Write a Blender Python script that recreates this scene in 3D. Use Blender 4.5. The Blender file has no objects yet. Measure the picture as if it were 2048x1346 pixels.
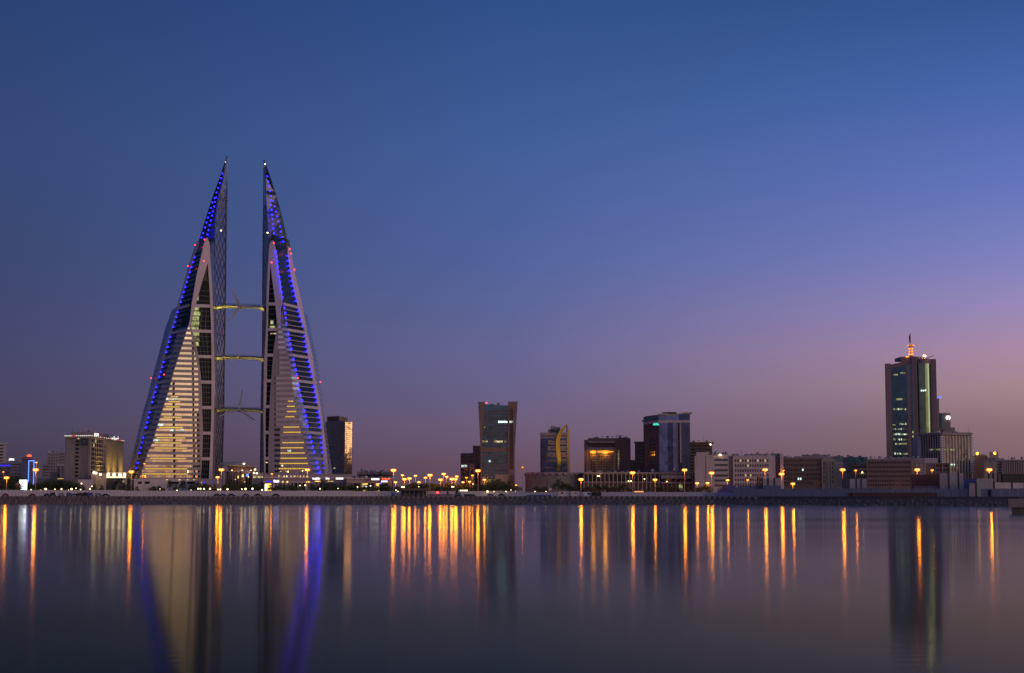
import bpy, bmesh, math, random
from mathutils import Vector

scene = bpy.context.scene
COL = scene.collection
RND = random.Random(7)

# ------------------------------------------------------------------ camera, sky, sun, exposure
FOC, CX, CY, HOR = 3400.0, 1024.0, 673.0, 990.0      # photo pixels: focal length, centre, eye-level line
PITCH = math.atan((HOR - CY) / FOC)
CAM_Z = 5.0
GZ = 4.3                                             # ground level of the city

cam_data = bpy.data.cameras.new("camera")
cam_data.sensor_fit = 'HORIZONTAL'
cam_data.sensor_width = 36.0
cam_data.lens = FOC / 2048.0 * 36.0
cam_data.clip_start = 1.0
cam_data.clip_end = 30000.0
cam = bpy.data.objects.new("camera", cam_data)
cam.location = (0, 0, CAM_Z)
cam.rotation_euler = (math.pi / 2 + PITCH, 0, 0)
COL.objects.link(cam)
scene.camera = cam


def lin(r, g, b, a=1.0):
    f = lambda c: (c / 255 / 12.92) if c / 255 <= 0.04045 else ((c / 255 + 0.055) / 1.055) ** 2.4
    return (f(r), f(g), f(b), a)


SUN_AZ = math.radians(136)                           # measured clockwise from the view direction: behind, to the right
world = bpy.data.worlds.new("World")
scene.world = world
world.use_nodes = True
wn, wl = world.node_tree.nodes, world.node_tree.links
wn.clear()


def wnode(t, **kw):
    n = wn.new(t)
    for k, v in kw.items():
        setattr(n, k, v)
    return n


def wmath(op, a, b=None):
    n = wnode('ShaderNodeMath', operation=op)
    for i, v in enumerate((a, b)):
        if v is None:
            continue
        if isinstance(v, (int, float)):
            n.inputs[i].default_value = v
        else:
            wl.new(v, n.inputs[i])
    return n.outputs[0]


def el_pos(py):                                      # photo row -> ramp position: square root of the sine of elevation
    return math.sqrt(max(0.0, math.sin(PITCH + math.atan((CY - py) / FOC))))


tc = wnode('ShaderNodeTexCoord')
sep = wnode('ShaderNodeSeparateXYZ')
wl.new(tc.outputs['Generated'], sep.inputs[0])
X, Y, Z = sep.outputs
elev = wmath('SQRT', wmath('MAXIMUM', Z, 0.0))
hyp = wmath('SQRT', wmath('ADD', wmath('MULTIPLY', X, X), wmath('MULTIPLY', Y, Y)))
sd = wmath('DIVIDE', wmath('ADD', wmath('MULTIPLY', X, math.sin(SUN_AZ)), wmath('MULTIPLY', Y, math.cos(SUN_AZ))),
           wmath('MAXIMUM', hyp, 1e-4))              # cosine of the azimuth away from the sunset


def ramp(stops):
    n = wnode('ShaderNodeValToRGB')
    e = n.color_ramp.elements
    while len(e) > 1:
        e.remove(e[-1])
    for i, (p, c) in enumerate(stops):
        el = e[0] if i == 0 else e.new(p)
        el.position = p
        el.color = c
    wl.new(elev, n.inputs[0])
    return n.outputs[0]


def L(py, r, g, b):
    return (el_pos(py), lin(r, g, b))


ZEN = [(0.75, lin(34, 56, 108)), (1.0, lin(26, 42, 84))]
sky_far = ramp([L(990, 58, 50, 66), L(930, 70, 60, 78), L(850, 76, 69, 94), L(700, 71, 73, 109), L(500, 60, 73, 116),
                L(300, 54, 74, 122), L(0, 41, 66, 116)] + ZEN)
sky_mid = ramp([L(990, 88, 68, 80), L(930, 104, 80, 98), L(850, 110, 93, 122), L(700, 101, 102, 147), L(500, 80, 99, 157),
                L(300, 67, 95, 154), L(0, 49, 79, 138)] + ZEN)
sky_near = ramp([L(990, 108, 82, 90), L(930, 124, 97, 105), L(850, 142, 113, 120), L(780, 165, 134, 142), L(710, 169, 137, 164), L(620, 150, 136, 184),
                 L(540, 129, 130, 189), L(400, 101, 118, 188), L(200, 71, 101, 168), L(0, 51, 81, 142)] + ZEN)
sky_side = ramp([(0.0, lin(110, 80, 84)), (0.12, lin(150, 108, 108)), (0.22, lin(172, 132, 140)), (0.32, lin(158, 138, 168)), (0.42, lin(122, 130, 186)),
                 (0.55, lin(78, 108, 172)), (0.75, lin(46, 72, 128)), (1.0, lin(28, 46, 92))])
sky_sun = ramp([(0.0, (0.25, 0.13, 0.10, 1)), (0.08, (0.5, 0.25, 0.16, 1)), (0.13, (1.1, 0.55, 0.28, 1)), (0.18, (1.75, 0.95, 0.42, 1)), (0.26, (2.0, 1.28, 0.68, 1)),
                (0.36, (1.9, 1.42, 0.95, 1)), (0.5, (0.9, 0.78, 0.7, 1)), (0.65, (0.22, 0.28, 0.42, 1)), (0.8, (0.05, 0.09, 0.2, 1)), (1.0, lin(30, 48, 96))])


def mapr(lo, hi):
    n = wnode('ShaderNodeMapRange', interpolation_type='LINEAR')
    n.inputs[1].default_value, n.inputs[2].default_value = lo, hi
    wl.new(sd, n.inputs[0])
    return n.outputs[0]


def mixc(f, a, b):
    n = wnode('ShaderNodeMix', data_type='RGBA')
    n.clamp_factor = True
    wl.new(f, n.inputs[0])
    wl.new(a, n.inputs[6])
    wl.new(b, n.inputs[7])
    return n.outputs[2]


AZL = [math.cos(math.radians(136 + d)) for d in (16.7, 0, -16.7)]
c = mixc(mapr(AZL[0], AZL[1]), sky_far, sky_mid)
c = mixc(mapr(AZL[1], AZL[2]), c, sky_near)
c = mixc(mapr(AZL[2], 0.80), c, sky_side)
c = mixc(mapr(0.84, 0.975), c, sky_sun)
bg = wnode('ShaderNodeBackground')
wl.new(c, bg.inputs[0])
nish = wnode('ShaderNodeTexSky', sky_type='NISHITA')
nish.sun_disc = False
nish.sun_elevation = math.radians(-4.0)
nish.sun_rotation = SUN_AZ
bg2 = wnode('ShaderNodeBackground')
bg2.inputs[1].default_value = 0.004
wl.new(nish.outputs[0], bg2.inputs[0])
add = wnode('ShaderNodeAddShader')
wl.new(bg.outputs[0], add.inputs[0])
wl.new(bg2.outputs[0], add.inputs[1])
wout = wnode('ShaderNodeOutputWorld')
wl.new(add.outputs[0], wout.inputs[0])

sun_d = bpy.data.lights.new("sun", 'SUN')            # the last light of the set sun: wide, dim and warm
sun_d.energy = 0.42
sun_d.color = (1.0, 0.66, 0.52)
sun_d.angle = math.radians(25)
sun = bpy.data.objects.new("sun", sun_d)
LIGHT_AZ = math.radians(121)                         # the glow reaches round towards the right
sdir = Vector((math.sin(LIGHT_AZ), math.cos(LIGHT_AZ), math.tan(math.radians(7)))).normalized()
sun.rotation_euler = sdir.to_track_quat('Z', 'Y').to_euler()
sun.location = sdir * 500
COL.objects.link(sun)

scene.view_settings.view_transform = 'Standard'
scene.view_settings.look = 'None'
scene.view_settings.exposure = 0.0
scene.view_settings.gamma = 1.0
scene.view_settings.use_curve_mapping = False
scene.render.engine = 'CYCLES'
scene.cycles.use_denoising = True
scene.cycles.sample_clamp_indirect = 0.0
scene.cycles.max_bounces = 5
scene.cycles.diffuse_bounces = 2
scene.cycles.glossy_bounces = 3
scene.cycles.filter_width = 1.5
scene.cycles.light_sampling_threshold = 0.0

# ------------------------------------------------------------------ helpers
SP, CP = math.sin(PITCH), math.cos(PITCH)


def P(px, py, Y):
    """The point of the place that stands Y metres off and shows at photo pixel (px, py)."""
    u, v = (px - CX) / FOC, (CY - py) / FOC
    k = Y / (CP - v * SP)
    return Vector((u * k, Y, CAM_Z + (SP + v * CP) * k))


def XP(px, Y, py=950):
    return P(px, py, Y).x


def ZP(py, Y):
    return P(CX, py, Y).z


def PT(px, Y, py=950):
    return (XP(px, Y, py), Y)


def node_mat(name):
    m = bpy.data.materials.new(name)
    m.use_nodes = True
    return m, m.node_tree.nodes, m.node_tree.links, m.node_tree.nodes['Principled BSDF']


def wallmat(name, col, rough=0.85, var=0.16, scale=0.12, streak=True, bump=0.15):
    m, n, l, b = node_mat(name)
    t = n.new('ShaderNodeTexCoord')
    mp = n.new('ShaderNodeMapping')
    mp.inputs['Scale'].default_value = (scale, scale, scale * (0.25 if streak else 1))
    l.new(t.outputs['Object'], mp.inputs[0])
    no = n.new('ShaderNodeTexNoise')
    no.inputs['Scale'].default_value = 3.0
    no.inputs['Detail'].default_value = 6.0
    no.inputs['Roughness'].default_value = 0.65
    l.new(mp.outputs[0], no.inputs['Vector'])
    r = n.new('ShaderNodeValToRGB')
    var *= 1.7
    r.color_ramp.elements[0].position, r.color_ramp.elements[1].position = 0.3, 0.72
    r.color_ramp.elements[0].color = tuple(c * (1 - var) for c in col) + (1,)
    r.color_ramp.elements[1].color = tuple(min(1, c * (1 + var)) for c in col) + (1,)
    l.new(no.outputs[0], r.inputs[0])
    l.new(r.outputs[0], b.inputs['Base Color'])
    b.inputs['Roughness'].default_value = rough
    if bump:
        bp = n.new('ShaderNodeBump')
        bp.inputs['Strength'].default_value = bump
        bp.inputs['Distance'].default_value = 0.2
        l.new(no.outputs[0], bp.inputs['Height'])
        l.new(bp.outputs[0], b.inputs['Normal'])
    return m


def glassmat(name, col, metal=1.0, rough=0.06, wav=0.004, ior=1.5, spec=0.5):
    """Coated facade glass: each pane sits a touch out of true, so reflections break from pane to pane."""
    m, n, l, b = node_mat(name)
    b.inputs['Metallic'].default_value = metal
    b.inputs['Roughness'].default_value = rough
    b.inputs['IOR'].default_value = ior
    b.inputs['Specular IOR Level'].default_value = spec
    t = n.new('ShaderNodeTexCoord')
    no = n.new('ShaderNodeTexNoise')
    no.inputs['Scale'].default_value = 0.09
    no.inputs['Detail'].default_value = 3.0
    l.new(t.outputs['Object'], no.inputs['Vector'])
    r = n.new('ShaderNodeValToRGB')
    r.color_ramp.elements[0].color = tuple(c * 0.8 for c in col) + (1,)
    r.color_ramp.elements[1].color = tuple(min(1, c * 1.2) for c in col) + (1,)
    l.new(no.outputs[0], r.inputs[0])
    l.new(r.outputs[0], b.inputs['Base Color'])
    vo = n.new('ShaderNodeTexVoronoi')
    vo.inputs['Scale'].default_value = 0.35
    l.new(t.outputs['Object'], vo.inputs['Vector'])
    sub = n.new('ShaderNodeVectorMath')
    sub.operation = 'SUBTRACT'
    sub.inputs[1].default_value = (0.5, 0.5, 0.5)
    l.new(vo.outputs['Color'], sub.inputs[0])
    sc = n.new('ShaderNodeVectorMath')
    sc.operation = 'SCALE'
    sc.inputs['Scale'].default_value = wav * 4
    l.new(sub.outputs[0], sc.inputs[0])
    g = n.new('ShaderNodeNewGeometry')
    ad = n.new('ShaderNodeVectorMath')
    l.new(g.outputs['Normal'], ad.inputs[0])
    l.new(sc.outputs[0], ad.inputs[1])
    nm = n.new('ShaderNodeVectorMath')
    nm.operation = 'NORMALIZE'
    l.new(ad.outputs[0], nm.inputs[0])
    l.new(nm.outputs[0], b.inputs['Normal'])
    return m


def emat(name, col, strength, uneven=0.0, scale=0.5):
    m, n, l, b = node_mat(name)
    b.inputs['Base Color'].default_value = (0.05, 0.05, 0.05, 1)
    b.inputs['Emission Color'].default_value = tuple(col) + (1,)
    b.inputs['Emission Strength'].default_value = strength
    if uneven:                                       # a lit room: furniture and lamps make it patchy
        t = n.new('ShaderNodeTexCoord')
        no = n.new('ShaderNodeTexNoise')
        no.inputs['Scale'].default_value = scale
        no.inputs['Detail'].default_value = 3
        l.new(t.outputs['Object'], no.inputs['Vector'])
        mr = n.new('ShaderNodeMapRange')
        mr.inputs[1].default_value, mr.inputs[2].default_value = 0.38, 0.66
        mr.inputs[3].default_value, mr.inputs[4].default_value = strength * (1 - uneven), strength * (1 + uneven)
        l.new(no.outputs[0], mr.inputs[0])
        l.new(mr.outputs[0], b.inputs['Emission Strength'])
    return m


BASE = {}                                            # object name -> world position of its thing's base


class MB:
    def __init__(self):
        self.v, self.f = [], []

    def add(self, vs, fs):
        o = len(self.v)
        self.v += [tuple(p) for p in vs]
        self.f += [tuple(i + o for i in f) for f in fs]

    def hexa(self, p):                               # 8 points: four below, four above, same order
        self.add(p, [(3, 2, 1, 0), (4, 5, 6, 7), (0, 1, 5, 4), (1, 2, 6, 5), (2, 3, 7, 6), (3, 0, 4, 7)])

    def box(self, x0, x1, y0, y1, z0, z1):
        self.hexa([(x0, y0, z0), (x1, y0, z0), (x1, y1, z0), (x0, y1, z0),
                   (x0, y0, z1), (x1, y0, z1), (x1, y1, z1), (x0, y1, z1)])

    def obox(self, A, B, z0, z1, d0, d1, t0=0.0, t1=1.0):
        """A box along the plan segment A->B (seen left to right), from d0 to d1 metres in front of that line."""
        dx, dy = B[0] - A[0], B[1] - A[1]
        ln = math.hypot(dx, dy) or 1
        nx, ny = dy / ln, -dx / ln
        a = (A[0] + dx * t0, A[1] + dy * t0)
        b = (A[0] + dx * t1, A[1] + dy * t1)
        q = [(a[0] + nx * d1, a[1] + ny * d1), (b[0] + nx * d1, b[1] + ny * d1), (b[0] + nx * d0, b[1] + ny * d0), (a[0] + nx * d0, a[1] + ny * d0)]
        self.hexa([(x, y, z0) for x, y in q] + [(x, y, z1) for x, y in q])

    def prism(self, poly, z0, z1):
        n = len(poly)
        z0s = z0 if isinstance(z0, (list, tuple)) else [z0] * n
        z1s = z1 if isinstance(z1, (list, tuple)) else [z1] * n
        self.add([(x, y, z) for (x, y), z in zip(poly, z0s)] + [(x, y, z) for (x, y), z in zip(poly, z1s)],
                 [tuple(range(n - 1, -1, -1)), tuple(range(n, 2 * n))] + [(i, (i + 1) % n, n + (i + 1) % n, n + i) for i in range(n)])

    def tube(self, pts, r, n=6, r1=None):
        pts = [Vector(p) for p in pts]
        k = len(pts)
        rings = []
        for i, p in enumerate(pts):
            d = (pts[min(i + 1, k - 1)] - pts[max(i - 1, 0)]).normalized()
            a = Vector((0, 0, 1)) if abs(d.z) < 0.9 else Vector((1, 0, 0))
            u = d.cross(a).normalized()
            w = d.cross(u)
            rr = r if r1 is None else r + (r1 - r) * i / (k - 1)
            rings.append([p + (u * math.cos(2 * math.pi * j / n) + w * math.sin(2 * math.pi * j / n)) * rr for j in range(n)])
        vs = [q for ring in rings for q in ring]
        fs = [tuple(range(n - 1, -1, -1)), tuple(range((k - 1) * n, k * n))]
        for i in range(k - 1):
            for j in range(n):
                fs.append((i * n + j, i * n + (j + 1) % n, (i + 1) * n + (j + 1) % n, (i + 1) * n + j))
        self.add(vs, fs)

    def lathe(self, cx, cy, prof, n=16, sx=1.0, sy=1.0):
        vs = [(cx + r * sx * math.cos(2 * math.pi * j / n), cy + r * sy * math.sin(2 * math.pi * j / n), z) for r, z in prof for j in range(n)]
        fs = [tuple(range(n - 1, -1, -1)), tuple(range((len(prof) - 1) * n, len(prof) * n))]
        for i in range(len(prof) - 1):
            for j in range(n):
                fs.append((i * n + j, i * n + (j + 1) % n, (i + 1) * n + (j + 1) % n, (i + 1) * n + j))
        self.add(vs, fs)

    def ball(self, c, r, n=8, sz=1.0):
        k = max(3, n // 2)
        prof = [(r * math.sin(math.pi * i / k) + (1e-4 if i in (0, k) else 0), c[2] - r * sz * math.cos(math.pi * i / k)) for i in range(k + 1)]
        self.lathe(c[0], c[1], prof, n)

    def mesh(self, name, mat, off=(0, 0, 0)):
        me = bpy.data.meshes.new(name)
        me.from_pydata([(x - off[0], y - off[1], z - off[2]) for x, y, z in self.v], [], self.f)
        me.materials.append(mat)
        return me


def link(o, parent=None):
    COL.objects.link(o)
    if parent is not None:
        o.parent = parent
        BASE[o.name] = BASE[parent.name]
    return o


def thing(name, label, cat, x, y, z=GZ, group=None):
    o = bpy.data.objects.new(name, None)
    o.location = (x, y, z)
    o['label'], o['category'] = label, cat
    if group:
        o['group'] = group
    COL.objects.link(o)
    BASE[o.name] = (x, y, z)
    return o


def part(name, mb, mat, parent, label=None, stuff=False):
    o = bpy.data.objects.new(name, mb.mesh(name, mat, BASE[parent.name]))
    link(o, parent)
    if label:
        o['label'] = label
    if stuff:
        o['kind'] = 'stuff'
    return o


def single(name, label, cat, mb, mat, group=None):
    xs, ys, zs = zip(*mb.v)
    b = ((min(xs) + max(xs)) / 2, (min(ys) + max(ys)) / 2, min(zs))
    o = bpy.data.objects.new(name, mb.mesh(name, mat, b))
    o.location = b
    o['label'], o['category'] = label, cat
    if group:
        o['group'] = group
    COL.objects.link(o)
    BASE[o.name] = b
    return o


def structure(name, mb, mat):
    o = bpy.data.objects.new(name, mb.mesh(name, mat))
    o['kind'] = 'structure'
    COL.objects.link(o)
    BASE[o.name] = (0, 0, 0)
    return o


UNIT = {}


def unit(mat, kind='box'):
    if (mat.name, kind) not in UNIT:
        m = MB()
        if kind == 'box':
            m.box(-.5, .5, -.5, .5, -.5, .5)
        elif kind == 'ball':
            m.ball((0, 0, 0), 1, 8)
        UNIT[(mat.name, kind)] = m.mesh(kind, mat)
    return UNIT[(mat.name, kind)]


def piece(name, mat, parent, c, scale, rz=0.0, kind='box'):
    """One of many alike pieces: shares its mesh."""
    o = bpy.data.objects.new(name, unit(mat, kind))
    b = BASE[parent.name]
    o.location = (c[0] - b[0], c[1] - b[1], c[2] - b[2])
    o.rotation_euler = (0, 0, rz)
    o.scale = scale
    return link(o, parent)


def grid(name, root, A, B, zs, ts, w, h, mat, d0=-0.25, d1=0.12, lit=None, alt=None, skip=()):
    """Windows on the plan segment A->B: one piece per (height in zs, position in ts); w, h in metres."""
    dx, dy = B[0] - A[0], B[1] - A[1]
    ln = math.hypot(dx, dy)
    nx, ny = dy / ln, -dx / ln
    rz = math.atan2(dy, dx)
    k = (d0 + d1) / 2
    for i, z in enumerate(zs):
        for j, t in enumerate(ts):
            if (i, j) in skip:
                continue
            m = mat
            if lit and (i, j) in lit:
                m = alt
            piece(name, m, root, (A[0] + dx * t + nx * k, A[1] + dy * t + ny * k, z), (w, d1 - d0, h), rz)


def fr(n, a=0.0, b=1.0):
    """n evenly spread positions between a and b (cell centres)."""
    return [a + (b - a) * (i + 0.5) / n for i in range(n)]


# ------------------------------------------------------------------ materials
M = {}
M['clad'] = wallmat('tower_cladding', (0.70, 0.56, 0.55), 0.6, 0.08, 0.1)
M['span'] = wallmat('tower_spandrel', (0.46, 0.36, 0.345), 0.55, 0.08, 0.1)
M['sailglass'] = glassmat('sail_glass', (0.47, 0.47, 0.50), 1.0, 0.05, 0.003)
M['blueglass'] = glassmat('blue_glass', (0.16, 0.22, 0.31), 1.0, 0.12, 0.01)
M['innerglass'] = glassmat('inner_glass', (0.085, 0.115, 0.185), 0.0, 0.15, 0.02, 1.5, 0.4)
M['finglass'] = glassmat('fin_glass', (0.085, 0.11, 0.25), 0.0, 0.2, 0.01, 1.5, 0.22)
M['darkglass'] = glassmat('dark_glass', (0.009, 0.013, 0.02), 0.0, 0.10, 0.006, 1.5, 0.05)
M['dimglass'] = glassmat('dim_glass', (0.02, 0.02, 0.025), 0.0, 0.2, 0.01, 1.5, 0.2)
M['peakglass'] = glassmat('peak_glass', (0.05, 0.052, 0.09), 1.0, 0.25, 0.02)
M['mullion'] = wallmat('mullion_metal', (0.20, 0.18, 0.18), 0.5, 0.1)
M['innerbar'] = wallmat('inner_glazing_bar', (0.07, 0.085, 0.12), 0.5, 0.1)
M['metal'] = wallmat('grey_metal', (0.22, 0.22, 0.23), 0.5, 0.15)
M['darkmetal'] = wallmat('dark_metal', (0.05, 0.05, 0.055), 0.55, 0.2)
M['white'] = wallmat('white_paint', (0.72, 0.70, 0.68), 0.6, 0.08)
M['bridge'] = wallmat('bridge_shell', (0.50, 0.46, 0.36), 0.5, 0.1)
M['blade'] = wallmat('blade_paint', (0.74, 0.62, 0.56), 0.5, 0.06)
M['bluelamp'] = emat('blue_lamp_light', (0.006, 0.004, 1.0), 30)
M['bluelampdim'] = emat('blue_lamp_dim_light', (0.010, 0.008, 1.0), 15)
M['redlamp'] = emat('red_lamp_light', (1.0, 0.03, 0.05), 6)
M['warmlamp'] = emat('warm_lamp_light', (1.0, 0.72, 0.25), 40)
M['whitelamp'] = emat('white_lamp_light', (1.0, 0.86, 0.62), 30)
M['strip'] = emat('led_strip_light', (1.0, 0.62, 0.07), 1.05)
M['litroom'] = emat('lit_room', (1.0, 0.78, 0.38), 0.75, 0.8, 0.4)
M['litcool'] = emat('lit_room_cool', (0.75, 1.0, 0.85), 0.8, 0.8, 0.4)
M['litgreen'] = emat('greenish_glow', (0.60, 0.64, 0.25), 0.4, 0.9, 0.22)
# ------------------------------------------------------------------ water, ground, shore
def watermat():
    """Harbour water in a long exposure: a soft mirror whose strength falls off as one looks down on it more steeply."""
    m, n, l, b = node_mat('harbour_water')
    n.remove(b)
    out = n['Material Output']
    t = n.new('ShaderNodeTexCoord')

    def noise(sx, sy, detail):
        mp = n.new('ShaderNodeMapping')
        mp.inputs['Scale'].default_value = (sx, sy, 1)
        l.new(t.outputs['Object'], mp.inputs[0])
        no = n.new('ShaderNodeTexNoise')
        no.inputs['Scale'].default_value = 1.0
        no.inputs['Detail'].default_value = detail
        l.new(mp.outputs[0], no.inputs['Vector'])
        return no.outputs[0]
    patch = noise(0.0025, 0.016, 4)                  # calm and ruffled patches lie across the view
    mr = n.new('ShaderNodeMapRange')
    mr.inputs[1].default_value, mr.inputs[2].default_value = 0.35, 0.65
    mr.inputs[3].default_value, mr.inputs[4].default_value = 0.075, 0.10
    l.new(patch, mr.inputs[0])
    bp = n.new('ShaderNodeBump')
    bp.inputs['Strength'].default_value = 0.045
    bp.inputs['Distance'].default_value = 0.12
    hs = n.new('ShaderNodeMath')                     # long wind ripples with short broken ones riding on them
    hs.operation = 'MULTIPLY_ADD'
    hs.inputs[1].default_value = 0.5
    l.new(noise(0.55, 1.5, 2), hs.inputs[0])
    l.new(noise(0.05, 0.9, 3), hs.inputs[2])
    l.new(hs.outputs[0], bp.inputs['Height'])
    lw = n.new('ShaderNodeLayerWeight')
    lw.inputs['Blend'].default_value = 0.5
    cr = n.new('ShaderNodeValToRGB')
    e = cr.color_ramp.elements
    e[0].position, e[0].color = 0.0, (0.02, 0.02, 0.022, 1)
    e[1].position, e[1].color = 1.0, (0.95, 0.95, 0.96, 1)
    for p, v in ((0.80, 0.05), (0.895, 0.13), (0.93, 0.24), (0.955, 0.40), (0.975, 0.60), (0.99, 0.86)):
        k = e.new(p)
        k.color = (v * (1.02 if v > .5 else 1.0), v, v * (1.0 if v > .5 else 0.9 if v > .3 else 0.68), 1)
    l.new(lw.outputs['Facing'], cr.inputs[0])
    gl = n.new('ShaderNodeBsdfGlossy')
    gl.distribution = 'GGX'
    l.new(mr.outputs[0], gl.inputs['Roughness'])
    l.new(cr.outputs[0], gl.inputs['Color'])
    l.new(bp.outputs[0], gl.inputs['Normal'])
    df = n.new('ShaderNodeBsdfDiffuse')              # the murky body of the water
    df.inputs['Color'].default_value = (0.024, 0.042, 0.046, 1)
    ad = n.new('ShaderNodeAddShader')
    l.new(gl.outputs[0], ad.inputs[0])
    l.new(df.outputs[0], ad.inputs[1])
    l.new(ad.outputs[0], out.inputs['Surface'])
    return m


w = MB()
w.add([(-9000, -3000, 0), (9000, -3000, 0), (9000, 1400, 0), (-9000, 1400, 0)], [(0, 1, 2, 3)])
structure('water', w, watermat())

SHORE = [(-9000, 960), (-600, 955), (XP(0, 944), 944), (XP(1000, 940), 940), (XP(1440, 900), 900), (XP(1760, 832), 832), (XP(2048, 790), 790),
         (400, 740), (1500, 640), (9000, 600)]


def shore_y(x):
    for (xa, ya), (xb, yb) in zip(SHORE, SHORE[1:]):
        if xa <= x <= xb:
            return ya + (yb - ya) * (x - xa) / (xb - xa)
    return 900


asphalt = wallmat('dusty_ground', (0.13, 0.115, 0.10), 0.9, 0.25, 0.05, False)
g = MB()
g.add([(x, y + 9.0, GZ) for x, y in SHORE] + [(9000, 12000, GZ), (-9000, 12000, GZ)], [tuple(range(len(SHORE) + 2))])
structure('ground', g, asphalt)

wallstone = wallmat('seawall_stone', (0.125, 0.10, 0.085), 0.9, 0.3, 0.5, False, 0.5)
sw = MB()
for (xa, ya), (xb, yb) in zip(SHORE, SHORE[1:]):
    n = max(1, int((xb - xa) / 60)) if abs(xa) < 700 and abs(xb) < 700 else 1
    for i in range(n):
        x0, x1 = xa + (xb - xa) * i / n, xa + (xb - xa) * (i + 1) / n
        y0, y1 = ya + (yb - ya) * i / n, ya + (yb - ya) * (i + 1) / n
        prof = [(-0.6, -1.2), (0.0, 0.1), (5.2, 2.7), (5.6, 3.1), (8.2, 3.1), (8.4, GZ + 0.004), (9.6, GZ + 0.004)]
        for (da, za), (db, zb) in zip(prof, prof[1:]):
            sw.add([(x0, y0 + da, za), (x1, y1 + da, za), (x1, y1 + db, zb), (x0, y0 + db, zb)], [(0, 1, 2, 3)])
seawall = structure('seawall', sw, wallstone)
# concrete blocks standing along the top of the wall with gaps between them
blockmat = wallmat('seawall_block_concrete', (0.235, 0.185, 0.165), 0.9, 0.18, 0.6, False)
x = XP(262, 950)
i = 0
while x < XP(1500, 905):
    y = shore_y(x + 0.8)
    piece('parapet_block', blockmat, seawall, (x + 0.85, y + 6.9, 3.62), (1.85, 2.4, 1.05 + RND.uniform(-.04, .04)), RND.uniform(-.02, .02))
    x += 2.75
# loose rocks on the slope
rockmat = wallmat('riprap_rock', (0.21, 0.165, 0.14), 0.95, 0.3, 1.2, False, 0.3)
rk = MB()
ICO = []
bm = bmesh.new()
bmesh.ops.create_icosphere(bm, subdivisions=1, radius=1.0)
ICO = ([v.co.copy() for v in bm.verts], [tuple(v.index for v in f.verts) for f in bm.faces])
bm.free()
x = -330.0
while x < 300:
    y = shore_y(x)
    left = x < XP(245, 944)
    for k in range(9 if left else 6):
        d = RND.uniform(-0.4, 7.0 if left else 5.2)
        r = RND.uniform(0.35, 0.85) * (1.1 if left else 0.8)
        c = Vector((x + RND.uniform(-.8, .8), y + d, max(-0.1, 0.5 * d * (1.05 if left else 0.95)) + r * 0.1 + (0.1 if left else 0)))
        sx, sy, sz = (RND.uniform(.7, 1.3) * r for _ in range(3))
        rk.add([(c.x + v.x * sx * RND.uniform(.85, 1.1), c.y + v.y * sy, c.z + v.z * sz * RND.uniform(.8, 1.1)) for v in ICO[0]], ICO[1])
    x += 0.9
o = structure('riprap_rocks', rk, rockmat)
o['kind'] = 'stuff'
o['label'], o['category'] = 'loose grey brown rocks heaped along the water edge', 'rocks'

roadm = wallmat('road_asphalt', (0.055, 0.053, 0.052), 0.85, 0.2, 0.3, False)
rd = MB()
pts = [(-700, 985), (XP(0, 990), 990), (XP(1440, 985), 985), (XP(2048, 990), 990), (700, 995)]
rd.add([(x, y, GZ + 0.008) for x, y in pts] + [(x, y + 16, GZ + 0.008) for x, y in reversed(pts)], [tuple(range(10))])
structure('road', rd, roadm)
pier = thing('pier', 'dark concrete pier jutting into the water at the right edge', 'pier', XP(2030, 460), 460, 0)
px0 = XP(2017, 447, 1010)
pm = MB()
pm.prism([(px0, 447), (px0 + 900, 447), (px0 + 900, 500), (px0 + 18, 500)], 1.75, 3.7)
part('deck', pm, wallmat('pier_concrete', (0.20, 0.18, 0.17), 0.9, 0.2, 0.3, False), pier)
pm = MB()
pm.prism([(px0 + 1.2, 448.2), (px0 + 899, 448.2), (px0 + 899, 499), (px0 + 19, 499)], -1.5, 1.75)
part('pier_wall', pm, M['darkmetal'], pier)
pm = MB()
pm.box(px0 - 0.15, px0 + 900, 446.8, 447.4, 3.7, 3.95)
part('kerb', pm, M['metal'], pier)


# ------------------------------------------------------------------ the twin sail towers
class Edge:
    """A leaning edge of a tower given by its plan position at falling heights."""

    def __init__(self, pix, yf):
        pts = []
        for px, py in pix:
            Y = 1240.0
            for _ in range(4):
                Y = yf(P(px, py, Y).x, P(px, py, Y).z)
            p = P(px, py, Y)
            pts.append((p.z, p.x, p.y))
        self.p = sorted(pts)

    def __call__(self, z):
        p = self.p
        if z <= p[0][0]:
            a, b = p[0], p[1]
        elif z >= p[-1][0]:
            return p[-1][1], p[-1][2]
        else:
            for a, b in zip(p, p[1:]):
                if a[0] <= z <= b[0]:
                    break
        t = (z - a[0]) / ((b[0] - a[0]) or 1)
        return a[1] + (b[1] - a[1]) * t, a[2] + (b[2] - a[2]) * t

    def top(self):
        return self.p[-1][0]


def slab(mb, EA, EB, z0, z1, t0=0.0, t1=1.0, out=0.0, th=0.6):
    """A slab between two leaning edges (left, right), its face `out` metres proud, th thick."""
    front, back = [], []
    for z in (z0, z1):
        (xa, ya), (xb, yb) = EA(z), EB(z)
        dx, dy = xb - xa, yb - ya
        ln = math.hypot(dx, dy) or 1
        nx, ny = dy / ln, -dx / ln
        for t in (t0, t1):
            x, y = xa + dx * t, ya + dy * t
            front.append((x + nx * out, y + ny * out, z))
            back.append((x + nx * (out - th), y + ny * (out - th), z))
    mb.hexa([front[0], front[1], back[1], back[0], front[2], front[3], back[3], back[2]])


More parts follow.
